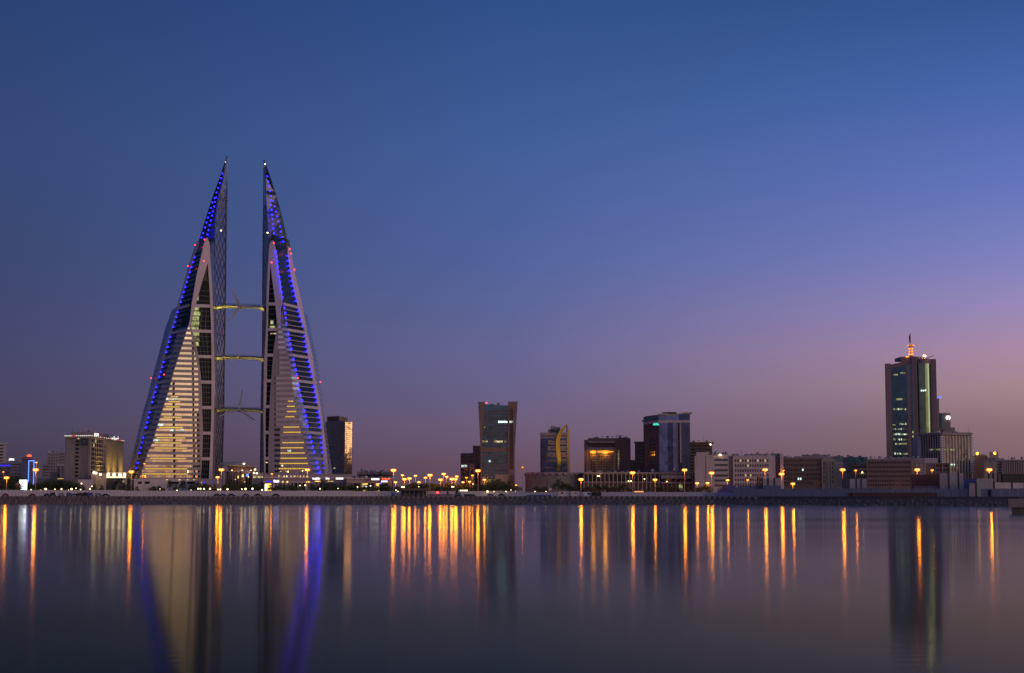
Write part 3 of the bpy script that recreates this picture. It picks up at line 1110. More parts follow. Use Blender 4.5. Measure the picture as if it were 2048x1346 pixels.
# ---- the three bridges between the towers and their turbines
ORD = ['topmost', 'middle', 'lowest']
for i, (yl, yr) in enumerate([(612, 614), (714, 716), (818, 820)]):
    A = P(431, yl, 1262)
    B = P(531, yr, 1252)
    C = (A + B) / 2
    br = thing('skybridge', f'{ORD[i]} of the three wing shaped bridges between the twin sail towers', 'bridge', C.x, C.y, C.z, 'bridges between the towers')
    q = MB()
    prof = [(-3.4, 0.1), (-1.7, 0.95), (0, 1.25), (1.7, 0.95), (3.4, 0.1), (1.7, -1.15), (0, -1.5), (-1.7, -1.15)]
    rings = []
    for s in range(13):
        t = s / 12
        c = A.lerp(B, t)
        k = abs(t - 0.5) * 2
        drop = -1.9 * max(0, k - 0.62) / 0.38
        sc = 1.0 + 0.25 * max(0, k - 0.6)
        rings.append([(c.x, c.y + dy * sc, c.z + dz + (drop if dz < 0 else drop * 0.5)) for dy, dz in prof])
    vs = [p for r in rings for p in r]
    fs = [tuple(range(7, -1, -1)), tuple(range(12 * 8, 13 * 8))]
    for s in range(12):
        for j in range(8):
            fs.append((s * 8 + j, s * 8 + (j + 1) % 8, (s + 1) * 8 + (j + 1) % 8, (s + 1) * 8 + j))
    q.add(vs, fs)
    part('deck', q, M['bridge'], br)
    q = MB()
    for s in range(0, 25):
        c = A.lerp(B, 0.12 + 0.8 * s / 24)
        q.tube([(c.x, c.y - 1.5, c.z + 0.7), (c.x, c.y - 1.5, c.z + 1.9)], 0.06, 4)
    for dz in (1.3, 1.9):
        a, b = A.lerp(B, 0.12), A.lerp(B, 0.92)
        q.tube([(a.x, a.y - 1.5, a.z + dz), (b.x, b.y - 1.5, b.z + dz)], 0.06, 4)
    part('railing', q, M['darkmetal'], br)
    lights = (7.0, 4.5, 1.6)[i]
    for t in (0.08, 0.22, 0.36, 0.5, 0.64, 0.78, 0.92):                      # floodlights under the deck, on brackets
        c = A.lerp(B, t)
        q = MB()
        q.tube([(c.x, c.y - 1.2, c.z - 0.5), (c.x, c.y - 4.2, c.z - 2.6)], 0.07, 4)
        bt = part('light_bracket', q, M['darkmetal'], br)
        ld = bpy.data.lights.new('floodlight', 'SPOT')
        ld.energy = lights * 62
        ld.color = (1.0, 0.82, 0.2)
        ld.spot_size = math.radians(130)
        ld.spot_blend = 0.8
        ld.shadow_soft_size = 0.25
        lo = bpy.data.objects.new('floodlight', ld)
        lo.location = (c.x, c.y - 4.4, c.z - 3.2)
        lo.rotation_euler = (Vector((0, 3.6, 3.0))).to_track_quat('-Z', 'Y').to_euler()
        COL.objects.link(lo)
    hub = P((480, 480, 478)[i], (612, 712, 819)[i], 1249)
    tb = thing('wind_turbine', f'{ORD[i]} wind turbine on the bridges between the twin towers', 'turbine', hub.x, hub.y, hub.z, 'turbines on the bridges')
    q = MB()
    q.tube([(hub.x, hub.y - 0.5, hub.z), (hub.x, hub.y + 1.5, hub.z + 0.1), (hub.x, hub.y + 6.5, hub.z + 0.2)], 1.25, 10, 0.8)
    q.box(hub.x - 0.7, hub.x + 0.7, hub.y + 1.0, hub.y + 4.5, hub.z - 1.8, hub.z - 0.6)
    part('nacelle', q, M['blade'], tb)
    q = MB()
    q.ball((hub.x, hub.y - 1.0, hub.z), 0.95, 10)
    part('hub', q, M['blade'], tb)
    for ang in ([115, 235, -4], [91, 181, 272], [80, 199, -34])[i] if i != 1 else []:
        a = math.radians(ang)
        d = Vector((math.cos(a), 0, math.sin(a)))
        s = Vector((-math.sin(a), 0, math.cos(a)))
        q = MB()
        vs = []
        for r, cw, cth in [(0.6, 0.5, 0.45), (2.5, 1.0, 0.32), (5, 0.95, 0.25), (9, 0.7, 0.16), (13, 0.42, 0.1), (15, 0.14, 0.05)]:
            c = hub + d * r + Vector((0, -1.0, 0))
            for u, w_ in ((-1, 0), (0, 1), (1, 0), (0, -1)):
                vs.append(c + s * (u * cw) + Vector((0, w_ * cth, 0)))
        fs = [(3, 2, 1, 0), (20, 21, 22, 23)]
        for r_ in range(5):
            for j in range(4):
                fs.append((r_ * 4 + j, r_ * 4 + (j + 1) % 4, r_ * 4 + 4 + (j + 1) % 4, r_ * 4 + 4 + j))
        q.add(vs, fs)
        part('blade', q, M['blade'], tb)
# ------------------------------------------------------------------ the other buildings
M['tan'] = wallmat('hotel_tan', (0.40, 0.32, 0.25), 0.85, 0.1)
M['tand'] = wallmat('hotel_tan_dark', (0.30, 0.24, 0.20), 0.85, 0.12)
M['brown'] = wallmat('brown_stone', (0.24, 0.155, 0.13), 0.8, 0.12)
M['dbrown'] = wallmat('dark_brown_stone', (0.15, 0.095, 0.085), 0.8, 0.15)
M['mauve'] = wallmat('mauve_render', (0.33, 0.26, 0.28), 0.85, 0.12)
M['cream'] = wallmat('cream_render', (0.50, 0.40, 0.33), 0.85, 0.1)
M['offwhite'] = wallmat('offwhite_render', (0.55, 0.44, 0.42), 0.85, 0.1)
M['grey'] = wallmat('grey_render', (0.30, 0.27, 0.28), 0.9, 0.12)
M['concrete'] = wallmat('grey_concrete', (0.26, 0.235, 0.215), 0.9, 0.14)
M['pinkstone'] = wallmat('pink_granite', (0.27, 0.165, 0.165), 0.6, 0.08)
M['slate'] = wallmat('slate_panel', (0.13, 0.125, 0.135), 0.5, 0.12)
M['golden'] = wallmat('golden_tone', (0.78, 0.42, 0.04), 0.45, 0.08)
M['teal'] = glassmat('teal_glass', (0.085, 0.16, 0.19), 1.0, 0.12, 0.01)
M['greenglass'] = glassmat('green_glass', (0.042, 0.105, 0.145), 1.0, 0.08, 0.006)
M['bayglass'] = glassmat('bay_glass', (0.11, 0.19, 0.15), 1.0, 0.08, 0.004)
M['navyglass'] = glassmat('navy_glass', (0.055, 0.085, 0.17), 1.0, 0.1, 0.006)
M['midglass'] = glassmat('mid_blue_glass', (0.15, 0.21, 0.37), 1.0, 0.15, 0.008)
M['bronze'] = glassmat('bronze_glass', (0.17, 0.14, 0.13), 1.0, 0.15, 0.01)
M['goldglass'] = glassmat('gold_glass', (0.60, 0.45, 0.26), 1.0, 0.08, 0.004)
M['window'] = glassmat('window_glass', (0.02, 0.022, 0.028), 0.0, 0.1, 0.02, 1.5, 0.4)
M['floodwhite'] = emat('floodlight_glow', (1.0, 0.80, 0.42), 5.0)
M['walllamp'] = emat('wall_lamp_glow', (1.0, 0.72, 0.3), 9.0)
M['litdim'] = emat('dim_lit_room', (1.0, 0.74, 0.34), .34, .7, .4)
M['neon'] = emat('blue_neon', (0.10, 0.22, 1.0), 2.6)
M['bluebar'] = emat('blue_led_bar', (0.03, 0.02, 1.0), 1.2)
M['signwhite'] = emat('white_sign_light', (1.0, 0.95, 0.92), 1.9)
M['signred'] = emat('red_sign_light', (1.0, 0.10, 0.03), 2.0)
M['signblue'] = emat('blue_sign_light', (0.10, 0.12, 1.0), 2.2)
M['signlilac'] = emat('lilac_sign_light', (0.62, 0.55, 1.0), 4.0)
M['signteal'] = emat('teal_sign_light', (0.05, 0.75, 0.55), 1.2)
M['shop'] = emat('lit_shop_front', (1.0, 0.62, 0.16), 1.6, 0.8, 0.35)
M['amber'] = emat('amber_flood_light', (1.0, 0.26, 0.012), 3.0)
M['billboard'] = emat('billboard_light', (0.86, 0.95, 1.0), 4.0, 0.15, 0.3)
M['whitepanel'] = wallmat('hoarding_white', (0.74, 0.61, 0.57), 0.6, 0.07, 0.6)
M['greypanel'] = wallmat('hoarding_grey', (0.34, 0.30, 0.31), 0.7, 0.1, 0.4)
M['rust'] = wallmat('rust_brown_board', (0.24, 0.10, 0.06), 0.85, 0.25, 0.4)
M['bluepaint'] = wallmat('blue_paint', (0.08, 0.09, 0.28), 0.6, 0.15)
M['redpaint'] = wallmat('red_paint', (0.34, 0.04, 0.05), 0.6, 0.15)
M['blackpaint'] = wallmat('black_paint', (0.025, 0.025, 0.03), 0.6, 0.2)


def corners(x0, x1, Y, dep):
    """A rectangular plan whose front faces the water (and the camera), between two photo columns."""
    xm = XP((x0 + x1) / 2, Y)
    n = math.hypot(xm, Y)
    tx, ty = Y / n, -xm / n                           # along the front, left to right
    out = []
    for px in (x0, x1):
        u = (px - CX) / FOC * (Y / (CP - 0 * SP)) / Y  # x = u * y along this column at eye level
        u = XP(px, Y) / Y
        s = (u * Y - xm) / (tx - u * ty)
        out.append((xm + tx * s, Y + ty * s))
    A, B = out
    bx, by = xm / n * dep, Y / n * dep
    return A, B, (B[0] + bx, B[1] + by), (A[0] + bx, A[1] + by)


def flat(name, label, cat, x0, x1, top, Y, dep, mat, group=None, wall='wall'):
    c = corners(x0, x1, Y, dep)
    r = thing(name, label, cat, (c[0][0] + c[2][0]) / 2, (c[0][1] + c[2][1]) / 2, GZ, group)
    m = MB()
    m.prism(c, GZ - 0.3, ZP(top, Y))
    part(wall, m, mat, r)
    return r, c[0], c[1]


def ob(root, name, mat, A, B, z0, z1, d0, d1, t0=0.0, t1=1.0, label=None):
    m = MB()
    m.obox(A, B, z0, z1, d0, d1, t0, t1)
    return part(name, m, mat, root, label)


def tt(px, A, B):
    """Position along A->B that shows at photo column px."""
    u = XP(px, 1000) / 1000
    dx, dy = B[0] - A[0], B[1] - A[1]
    return (u * A[1] - A[0]) / (dx - u * dy)


def plant(root, A, B, items, z, Y):
    """Roof plant boxes: (x0, x1, top) in photo pixels."""
    for x0, x1, top in items:
        ob(root, 'roof_plant', M['grey'], A, B, z - 0.05, ZP(top, Y), -9, -3, tt(x0, A, B), tt(x1, A, B))


def mast(root, px, Y, top, z0, r=0.12):
    m = MB()
    p = P(px, top, Y)
    m.tube([(p.x, p.y, z0), p], r, 5, r * 0.5)
    part('antenna', m, M['darkmetal'], root)


# --- far left
r, A, B = flat('apartment_tower', 'pale apartment tower with projecting balcony slabs at the left edge', 'tower', -14, 10.5, 885, 1600, 30, M['offwhite'])
for i in range(11):
    z = ZP(888 + i * 6.2, 1600)
    ob(r, 'balcony', M['offwhite'], A, B, z - .35, z + .35, -6, 0.4, 0.86, 1.08)
    ob(r, 'window_band', M['window'], A, B, z - 2.2, z - .6, -.3, .05, 0.3, 0.8)
r, A, B = flat('office_block', 'low office block with a long blue light bar near its top', 'building', -12, 28, 926, 1420, 25, M['mauve'])
ob(r, 'light_bar', M['bluebar'], A, B, ZP(932, 1420), ZP(930, 1420), 0, .3, .02, .98)
for py in (937, 944, 951, 958):
    ob(r, 'window_band', M['window'], A, B, ZP(py + 1.5, 1420), ZP(py - 1.5, 1420), -.3, .06, .04, .96)
rs = thing('roof_sign', 'small white lit sign on legs above the low blue barred block', 'sign', XP(22, 1425), 1425, ZP(926, 1420))
for px in (18, 26):
    m = MB()
    p = P(px, 922, 1428)
    m.tube([(p.x, p.y, ZP(926.2, 1420)), p], .15, 5)
    part('leg', m, M['darkmetal'], rs)
m = MB()
m.obox(PT(17, 1427), PT(27, 1427), ZP(921, 1427), ZP(917, 1427), -.3, .3)
part('sign_face', m, emat('small_sign_light', (.9, 1., .95), 1.6, .6, .6), rs)
r, A, B = flat('office_block', 'mid height block with pale window grid beside the blue neon outlined building', 'building', 20.5, 43.5, 924, 1380, 25, M['offwhite'])
grid('window', r, A, B, [ZP(p, 1380) for p in (929, 935, 941, 947, 953)], fr(6, .05, .95), 1.0, 1.4, M['window'])
r, A, B = flat('neon_outlined_building', 'building with a blue neon outline on its front and a red sign on top', 'building', 43, 69, 922, 1320, 26, M['mauve'])
ob(r, 'upper_wall', M['grey'], A, B, ZP(922.5, 1320), ZP(914, 1320), -16, -2, .02, .8)
ob(r, 'roof_slab', M['grey'], A, B, ZP(919, 1320), ZP(917.5, 1320), -17, -.5, -.02, .86)
t0, t1 = tt(56.3, A, B), tt(68, A, B)
ob(r, 'front_panel', M['offwhite'], A, B, GZ, ZP(921, 1320), 0, .6, t0 - .01, t1 + .01)
for a, b, z0, z1 in ((t0, t0 + .045, GZ + 8, ZP(921, 1320)), (t1 - .045, t1, GZ + 8, ZP(921, 1320)), (t0, t1, ZP(922, 1320), ZP(920.7, 1320))):
    ob(r, 'neon_tube', M['neon'], A, B, z0, z1, .62, .85, a, b)
grid('window', r, A, B, [ZP(p, 1320) for p in range(926, 956, 5)], [t0 + (t1 - t0) * q for q in (.4, .62)], .7, 1.0, M['window'], .5, .7)
rs = single('red_sign', 'glowing red sign on the roof of the blue neon outlined building', 'sign', (lambda m: (m.obox(PT(53, 1318), PT(62, 1318), ZP(913.3, 1318), ZP(910.6, 1318), -.4, .4), m.obox(PT(54.5, 1318), PT(60.5, 1318), ZP(910.6, 1318), ZP(909, 1318), -.35, .35), m)[-1])(MB()), M['signred'])
faded = [('slab shaped apartment block far behind, pale with a dark stair strip', 93, 117, 905.5, 1750, 'grey'), ('narrow apartment block rising beside the hotel edge, grey', 116, 129, 904, 1700, 'mauve'),
         ('low apartment block with broad windows half hidden behind the street lamp', 84, 97, 929, 1600, 'mauve')]
for lab, a, b, top, Y, mt in faded:
    r, A, B = flat('apartment_block', lab, 'building', a, b, top, Y, 24, M[mt], 'distant blocks between neon building and hotel')
    n = int((955 - top) / 6)
    for i in range(n):
        z = ZP(top + 4 + i * 6, Y)
        grid('window', r, A, B, [z], fr(max(3, int((b - a) / 5)), .1, .95), 1.3, 1.3, M['window'])
    mast(r, (a + b) / 2 + 2, Y, top - 9, ZP(top, Y))
r, A, B = flat('apartment_block', 'white framed apartment block with dark glass strip against the hotel edge', 'building', 113, 128.5, 927, 1500, 20, M['offwhite'])
ob(r, 'glass_strip', M['navyglass'], A, B, GZ, ZP(932, 1500), -.2, .1, .05, .45)
for i in range(5):
    ob(r, 'window_band', M['window'], A, B, ZP(934 + 5 * i, 1500) - .6, ZP(934 + 5 * i, 1500) + .6, -.2, .08, .55, .97)
r, A, B = flat('tan_cube_building', 'plain tan cube shaped building in front of the far blocks', 'building', 100, 115, 943.5, 1260, 14, M['tan'])
r2, A, B = flat('low_wall_building', 'low long building with a lit yellow ledge left of the hotel foot', 'building', 74, 128, 956.5, 1235, 12, M['grey'])
ob(r2, 'lit_ledge', M['strip'], A, B, ZP(957.6, 1235), ZP(956.8, 1235), .02, .3, .76, .98)

# --- hotel
HY0, HY1 = 1200.0, 1318.0
hA, hB, hC = PT(129, HY0 + 6), PT(180.5, HY0), PT(245.5, HY1)
H = thing('hotel', 'tan slab hotel with a string of lights along the roof edge and lit sign letters', 'hotel', (hA[0] + hC[0]) / 2, 1260)
hD = (hA[0] - 10, hC[1] + 20)
hz = ZP(876, HY0)
m = MB()
m.prism([hA, hB, hC, hD], GZ - .3, hz)
part('wall', m, M['tan'], H)


def offset(pts, d):
    out = []
    cx, cy = sum(p[0] for p in pts) / len(pts), sum(p[1] for p in pts) / len(pts)
    for x, y in pts:
        ln = math.hypot(x - cx, y - cy)
        out.append((x + (x - cx) / ln * d, y + (y - cy) / ln * d))
    return out


m = MB()
m.prism(offset([hA, hB, hC, hD], 2.2), hz, ZP(871.5, HY0))
part('roof_cornice', m, M['tan'], H)
pa, pb = PT(141, HY0 + 12), PT(186, HY0 + 10)
m = MB()
m.prism([pa, pb, PT(238, HY1 + 6), (pa[0], HY1 + 8)], hz, [ZP(862.5, HY0), ZP(862.5, HY0), ZP(862.5, HY0), ZP(862.5, HY0)])
part('penthouse', m, M['mauve'], H)
for px in (145.5, 217, 222):
    mast(H, px, HY0 + 30 if px < 180 else HY1 - 8, 853 if px < 180 else 866, hz, .14)
zh = [ZP(882 + i * 7.75, HY0) for i in range(10)]
t0, t1 = tt(149.5, hA, hB), tt(157, hA, hB)
for i, z in enumerate(zh):
    ob(H, 'balcony_window', M['window'], hA, hB, z - 1.1, z + .7, -.4, .08, t0, t1)
    ob(H, 'balcony_front', M['tan'], hA, hB, z - 1.75, z - .85, .1, .8, t0 - .02, t1 + .01)
ob(H, 'lit_window', M['litroom'], hA, hB, ZP(877.5, HY0), ZP(876.2, HY0), .05, .15, tt(153, hA, hB), tt(157, hA, hB))
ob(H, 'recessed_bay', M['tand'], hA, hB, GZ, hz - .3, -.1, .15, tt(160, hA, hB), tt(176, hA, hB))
ob(H, 'corner_pier', M['tan'], hA, hB, GZ, hz - .3, -.1, .6, tt(176, hA, hB), 1.0)
ob(H, 'corner_pier', M['tan'], hA, hB, GZ, hz - .3, -.1, .5, tt(131, hA, hB), tt(149, hA, hB))
ws = [tt(p, hB, hC) for p in (183, 186, 189.5, 193.5, 197, 200.3, 203.5)]
for j, t in enumerate(ws):
    for i in range(8):
        z = ZP(880.5 + i * 9.0, HY0)
        lit = j < 3 and i in (1, 2)
        grid('window', H, hB, hC, [z], [t], 3.6, 3.0, M['litgreen'] if (i, j) in ((1, 1), (0, 2), (7, 1), (7, 2)) else M['window'])
for i in range(9):
    z = ZP(876 + i * 9.0, HY0)
    ob(H, 'floor_slab', M['tan'], hB, hC, z - .45, z + .45, -.2, .7, 0.0, tt(206, hB, hC))
ob(H, 'dark_glass_slot', M['window'], hB, hC, GZ, ZP(891, HY0 + 45), -.3, .1, tt(206.5, hB, hC), tt(210, hB, hC))
for a, b in ((211, 222.4), (223, 232.6), (233.2, 244.8)):
    ob(H, 'blank_wall_panel', M['tan'], hB, hC, GZ, hz - .4, -.1, .5, tt(a, hB, hC), tt(b, hB, hC))
em = thing('round_emblem', 'round dark emblem with a letter S in a wreath, high on the tan hotel', 'emblem', 0, 0)
ec = P(169, 883.5, HY0 - .2)
em.location = ec
BASE[em.name] = tuple(ec)
m = MB()
n = 28
R0 = 7.4 * HY0 / 3400
def disc(m, r0, r1, y0, y1):
    vs = []
    for j in range(n):
        a = 2 * math.pi * j / n
        for r_, y_ in ((r0, y0), (r1, y0), (r1, y1), (r0, y1)):
            vs.append((ec.x + r_ * math.cos(a), ec.y + y_, ec.z + r_ * math.sin(a)))
    fs = []
    for j in range(n):
        k = (j + 1) % n
        for q in range(4):
            fs.append((j * 4 + q, k * 4 + q, k * 4 + (q + 1) % 4, j * 4 + (q + 1) % 4))
    m.add(vs, fs)
disc(m, 0.01, R0, -.35, .5)
part('disc', m, M['blackpaint'], em)
m = MB()
disc(m, R0 * .74, R0 * .78, -.45, -.3)
disc(m, R0 * .97, R0, -.45, -.3)
part('ring', m, M['metal'], em)
m = MB()
for s in (-1, 1):                                      # laurel leaves round the letter
    for k in range(7):
        a = -math.pi / 2 + s * (0.5 + k * .33)
        c = (ec.x + math.cos(a) * R0 * .62, ec.y - .4, ec.z + math.sin(a) * R0 * .62)
        m.ball(c, R0 * .05, 5)
part('wreath', m, M['metal'], em, stuff=True)


def lettering(name, label, text, mat, c, width, height, right, thick=0.25, parent=None, stretch=True):
    cu = bpy.data.curves.new('lettering', 'FONT')
    cu.body = text
    cu.align_x = 'CENTER'
    cu.extrude = 0.05
    o = bpy.data.objects.new('lettering_source', cu)
    me = bpy.data.meshes.new_from_object(o)
    bpy.data.objects.remove(o)
    xs = [v.co.x for v in me.vertices]
    ys = [v.co.y for v in me.vertices]
    w0, h0 = max(xs) - min(xs), max(ys) - min(ys)
    sx, sy = width / w0, height / h0
    x0, y0 = (max(xs) + min(xs)) / 2, (max(ys) + min(ys)) / 2
    rv = Vector((right[0], right[1], 0)).normalized()
    nv = Vector((rv.y, -rv.x, 0))
    b = Vector(BASE[parent.name]) if parent else Vector(c)
    for v in me.vertices:
        p = Vector(c) + rv * ((v.co.x - x0) * sx) + Vector((0, 0, (v.co.y - y0) * sy)) + nv * (v.co.z * thick / .05)
        v.co = p - b
    me.materials.clear()
    me.materials.append(mat)
    ob_ = bpy.data.objects.new(name, me)
    ob_.location = (0, 0, 0) if parent else b
    if parent:
        link(ob_, parent)
    else:
        ob_['label'], ob_['category'] = label, 'sign'
        COL.objects.link(ob_)
        BASE[ob_.name] = tuple(b)
    return ob_


lettering('letter', None, 'S', M['metal'], (ec.x, ec.y - .5, ec.z), R0 * .6, R0 * .85, (1, 0), .15, em)
dirR = (hC[0] - hB[0], hC[1] - hB[1])
p0, p1 = PT(185, HY0 + 4, 868), PT(204, HY0 + 40, 868)
lettering('lit_sign_letters', 'white glowing Latin letters standing on the tan hotel roof', 'Sheraton', M['signwhite'], ((p0[0] + p1[0]) / 2, HY0 + 12, ZP(868, HY0 + 12)),
          18.5 * (HY0 + 12) / 3400, 8.0 * HY0 / 3400, (1, 0.30), .4)
lettering('lit_sign_letters', 'white glowing Arabic letters standing on the tan hotel roof', '\uFEE5\uFEEE\uFE97\uFE8D\uFEAE\uFEF4\uFEB7', M['signwhite'], P(229, 876, HY1 - 40), 16.5 * (HY1 - 40) / 3400, 7.5 * HY1 / 3400, (1, 0.30), .4)
sl = thing('light_string', 'string of red and white lamps along the hotel roof edge', 'lights', hB[0], hB[1], hz)
co = offset([hA, hB, hC, hD], 2.5)
for a, b, n_ in ((co[0], co[1], 14), (co[1], co[2], 17)):
    for j in range(n_):
        t = (j + .5) / n_
        c_ = (a[0] + (b[0] - a[0]) * t, a[1] + (b[1] - a[1]) * t, ZP(871.2, HY0))
        piece('lamp', M['signwhite'] if RND.random() < .68 else M['signred'], sl, c_, (.75 if a is co[0] else 1.6, .3, .26), math.atan2(b[1] - a[1], b[0] - a[0]))
# hotel podium
r, A, B = flat('hotel_podium', 'low hotel podium with four bright floodlights under its canopy edge', 'building', 183, 254, 946, 1180, 18, M['mauve'])
ob(r, 'canopy', M['offwhite'], A, B, ZP(947, 1180), ZP(944.5, 1180), -2, 4.5, .42, 1.02)
ob(r, 'lit_ledge', M['floodwhite'], A, B, ZP(954.6, 1180), ZP(953.9, 1180), .1, .5, .42, .97)
for px in (216.5, 228, 240, 249):
    piece('floodlight', M['floodwhite'], r, P(px, 949.5, 1174.5), (1.0, .5, 1.25), 0, 'ball')
ob(r, 'lower_wall', M['tan'], A, B, GZ, ZP(956, 1180), 0, .5, .1, .35)
ob(r, 'dark_glazing', M['window'], A, B, GZ + 2, ZP(956.5, 1180), -.2, .2, .42, .95)
ob(r, 'lit_window', M['litgreen'], A, B, ZP(965, 1180), ZP(960, 1180), .2, .3, .88, .93)
for px in (188, 192, 201):
    piece('uplight', M['walllamp'], r, P(px, 945 + (px - 188) * .3, 1176), (.7, .5, .7), 0, 'ball')
r, A, B = flat('hotel_annex', 'plain pale annex wall at the foot of the tan hotel', 'building', 156, 187, 959, 1170, 12, M['offwhite'])
for px, e in ((196, 5000), (215, 4500), (226, 4500), (240, 4500)):   # the uplights that wash the blank wall
    ld = bpy.data.lights.new('wall_washer', 'SPOT')
    ld.energy = e * 1.6
    ld.color = (1, .66, .16)
    ld.spot_size = math.radians(125)
    ld.spot_blend = 1
    ld.shadow_soft_size = .4
    t = tt(px, hB, hC)
    q = (hB[0] + (hC[0] - hB[0]) * t, hB[1] + (hC[1] - hB[1]) * t)
    nx, ny = dirR[1] / math.hypot(*dirR), -dirR[0] / math.hypot(*dirR)
    lo = bpy.data.objects.new('wall_washer', ld)
    lo.location = (q[0] + nx * 10, q[1] + ny * 10, ZP(949, 1200))
    lo.rotation_euler = Vector((-nx * 8, -ny * 8, 9)).to_track_quat('-Z', 'Y').to_euler()
    COL.objects.link(lo)

# --- pavilion between the towers, podium of the towers
pv = thing('domed_pavilion', 'glass drum pavilion with a tilted saucer roof between the twin towers', 'pavilion', XP(475, 1180), 1190)
m = MB()
c0, rad = XP(477, 1190), 33 * 1190 / 3400
m.lathe(c0, 1200, [(rad * .9, GZ - .3), (rad * .9, ZP(943, 1190))], 28, 1, .8)
part('glass_drum', m, M['bronze'], pv)
for j in range(15):
    a = math.pi + math.pi * (j + .5) / 15
    piece('glazing_post', M['mullion'], pv, (c0 + rad * .92 * math.cos(a), 1200 + rad * .74 * math.sin(a), (GZ + ZP(943, 1190)) / 2), (.4, .4, ZP(943, 1190) - GZ))
m = MB()
m.lathe(c0, 1200, [(rad * .95, ZP(943.5, 1190)), (rad * 1.06, ZP(942.6, 1190)), (rad * 1.06, ZP(941.2, 1190)), (rad * .8, ZP(941, 1190))], 28, 1, .8)
part('lower_canopy', m, M['offwhite'], pv)
m = MB()
m.lathe(c0, 1200, [(rad * .75, ZP(942, 1190)), (rad * .8, ZP(932, 1190))], 28, 1, .8)
part('clerestory', m, M['brown'], pv)
m = MB()                                               # saucer roof, higher at its left
n = 32
vs = []
cr = XP(471, 1190)
for k, (rr, dz) in enumerate([(.2, 0), (1.12, 1.3), (1.18, 1.7), (1.1, 2.3), (.8, 3.4), (.3, 4.2)]):
    for j in range(n):
        a = 2 * math.pi * j / n
        x_, y_ = rr * rad * math.cos(a), rr * rad * .8 * math.sin(a)
        vs.append((cr + x_, 1200 + y_, ZP(935.5, 1190) + dz - x_ * .06))
fs = [tuple(range(n - 1, -1, -1)), tuple(range(5 * n, 6 * n))]
for k in range(5):
    for j in range(n):
        fs.append((k * n + j, k * n + (j + 1) % n, (k + 1) * n + (j + 1) % n, (k + 1) * n + j))
m.add(vs, fs)
part('saucer_roof', m, M['cream'], pv)
piece('roof_lamp', M['walllamp'], pv, P(488, 927.5, 1185), (.7, .5, .5), 0, 'ball')
for px, py, w_, h_, mt in [(462.5, 953, 1.6, 5.5, 'shop'), (472, 950.5, 3.6, 5, 'shop'), (481, 949.5, 3.8, 5.5, 'neon'), (496, 949.5, 2, 2, 'litcool'), (457, 958, 2, 2, 'litroom'), (476, 963, 2, 1.6, 'litroom'),
                           (483, 952.5, 1.6, 3.5, 'shop')]:
    k = 1150 / 3400
    c_ = P(px, py, 1162)
    a = math.acos(max(-1, min(1, (c_.x - c0) / (rad * .91))))
    piece('lit_display', M[mt], pv, (c_.x, 1200 - rad * .74 * math.sin(a) - .3, c_.z), (w_ * k, .3, h_ * k))
for dx in (-20, -8, 5, 16):                            # lights washing the underside of the saucer
    piece('canopy_lamp', M['walllamp'], pv, (c0 + dx * .55, 1200 - rad * .98, ZP(940.6, 1190)), (.3, .3, .2), 0, 'ball')
    ld = bpy.data.lights.new('canopy_light', 'POINT')
    ld.energy = 190
    ld.color = (1, .6, .22)
    ld.shadow_soft_size = .4
    lo = bpy.data.objects.new('canopy_light', ld)
    lo.location = (c0 + dx * .55, 1200 - rad * 1.25, ZP(939.5, 1190))
    COL.objects.link(lo)
r, A, B = flat('tower_podium', 'low podium under the gold banded twin tower', 'building', 396, 442, 957, 1165, 60, M['mauve'])
for px in (403, 409, 424, 436):
    ob(r, 'lit_window', M['bluebar'] if px in (409, 424) else M['litroom'], A, B, ZP(966, 1165), ZP(963.5, 1165), 0, .2, tt(px - 1, A, B), tt(px + 1, A, B))
r, A, B = flat('base_building', 'pale stone base of the gold banded twin tower with a row of openings', 'building', 268, 398, 958, 1205, 12, M['clad'])
for a, b in ((276, 284), (290, 300), (336, 358), (362, 372), (374, 390)):
    ob(r, 'opening', M['window'], A, B, ZP(968, 1205), ZP(963, 1205), -.3, .1, tt(a, A, B), tt(b, A, B))
for px in (334, 359.5, 375, 388, 393):
    ob(r, 'lit_window', M['shop'], A, B, ZP(954.8 + 5, 1205), ZP(952 + 7, 1205), .1, .3, tt(px - 1.5, A, B), tt(px + 1.5, A, B))
r, A, B = flat('glass_link_building', 'white link building with lit windows between pavilion and mauve tower', 'building', 504, 535, 946, 1175, 30, M['mauve'])
for px in (508, 511.5, 516.5, 519, 522, 525):
    ob(r, 'lit_window', M['litroom'], A, B, ZP(955.5, 1175), ZP(952.5, 1175), 0, .2, tt(px - .9, A, B), tt(px + .9, A, B))
for px, py in ((510, 939), (508, 945.5), (513.5, 946.5)):
    piece('roof_lamp', M['walllamp'], r, P(px, py, 1172), (.55, .5, .45), 0, 'ball')
r, A, B = flat('mall_podium', 'long low mall podium with lit windows under the mauve tower', 'building', 527, 705, 948, 1168, 40, M['mauve'])
ob(r, 'cornice', M['clad'], A, B, ZP(956.5, 1168), ZP(954.5, 1168), 0, 1.2)
ob(r, 'cornice', M['clad'], A, B, ZP(965, 1168), ZP(963.2, 1168), 0, 1.5, 0, .98)
for px, w_, mt in [(558, 2, 'shop'), (563, 2.2, 'litroom'), (568, 2.5, 'litroom'), (573.5, 3, 'litroom'), (582, 2, 'litroom'), (589, 3.5, 'shop'), (595, 1.2, 'shop'), (601, 1.6, 'shop'), (607.5, 1.2, 'shop'), (614.5, 3, 'shop')]:
    ob(r, 'lit_window', M[mt], A, B, ZP(954.2, 1168), ZP(951.2, 1168), 0, .25, tt(px - w_ / 2, A, B), tt(px + w_ / 2, A, B))
for a, b in ((630, 641), (655, 667)):
    ob(r, 'lit_soffit', M['shop'], A, B, ZP(963, 1168), ZP(962, 1168), .4, .9, tt(a, A, B), tt(b, A, B))
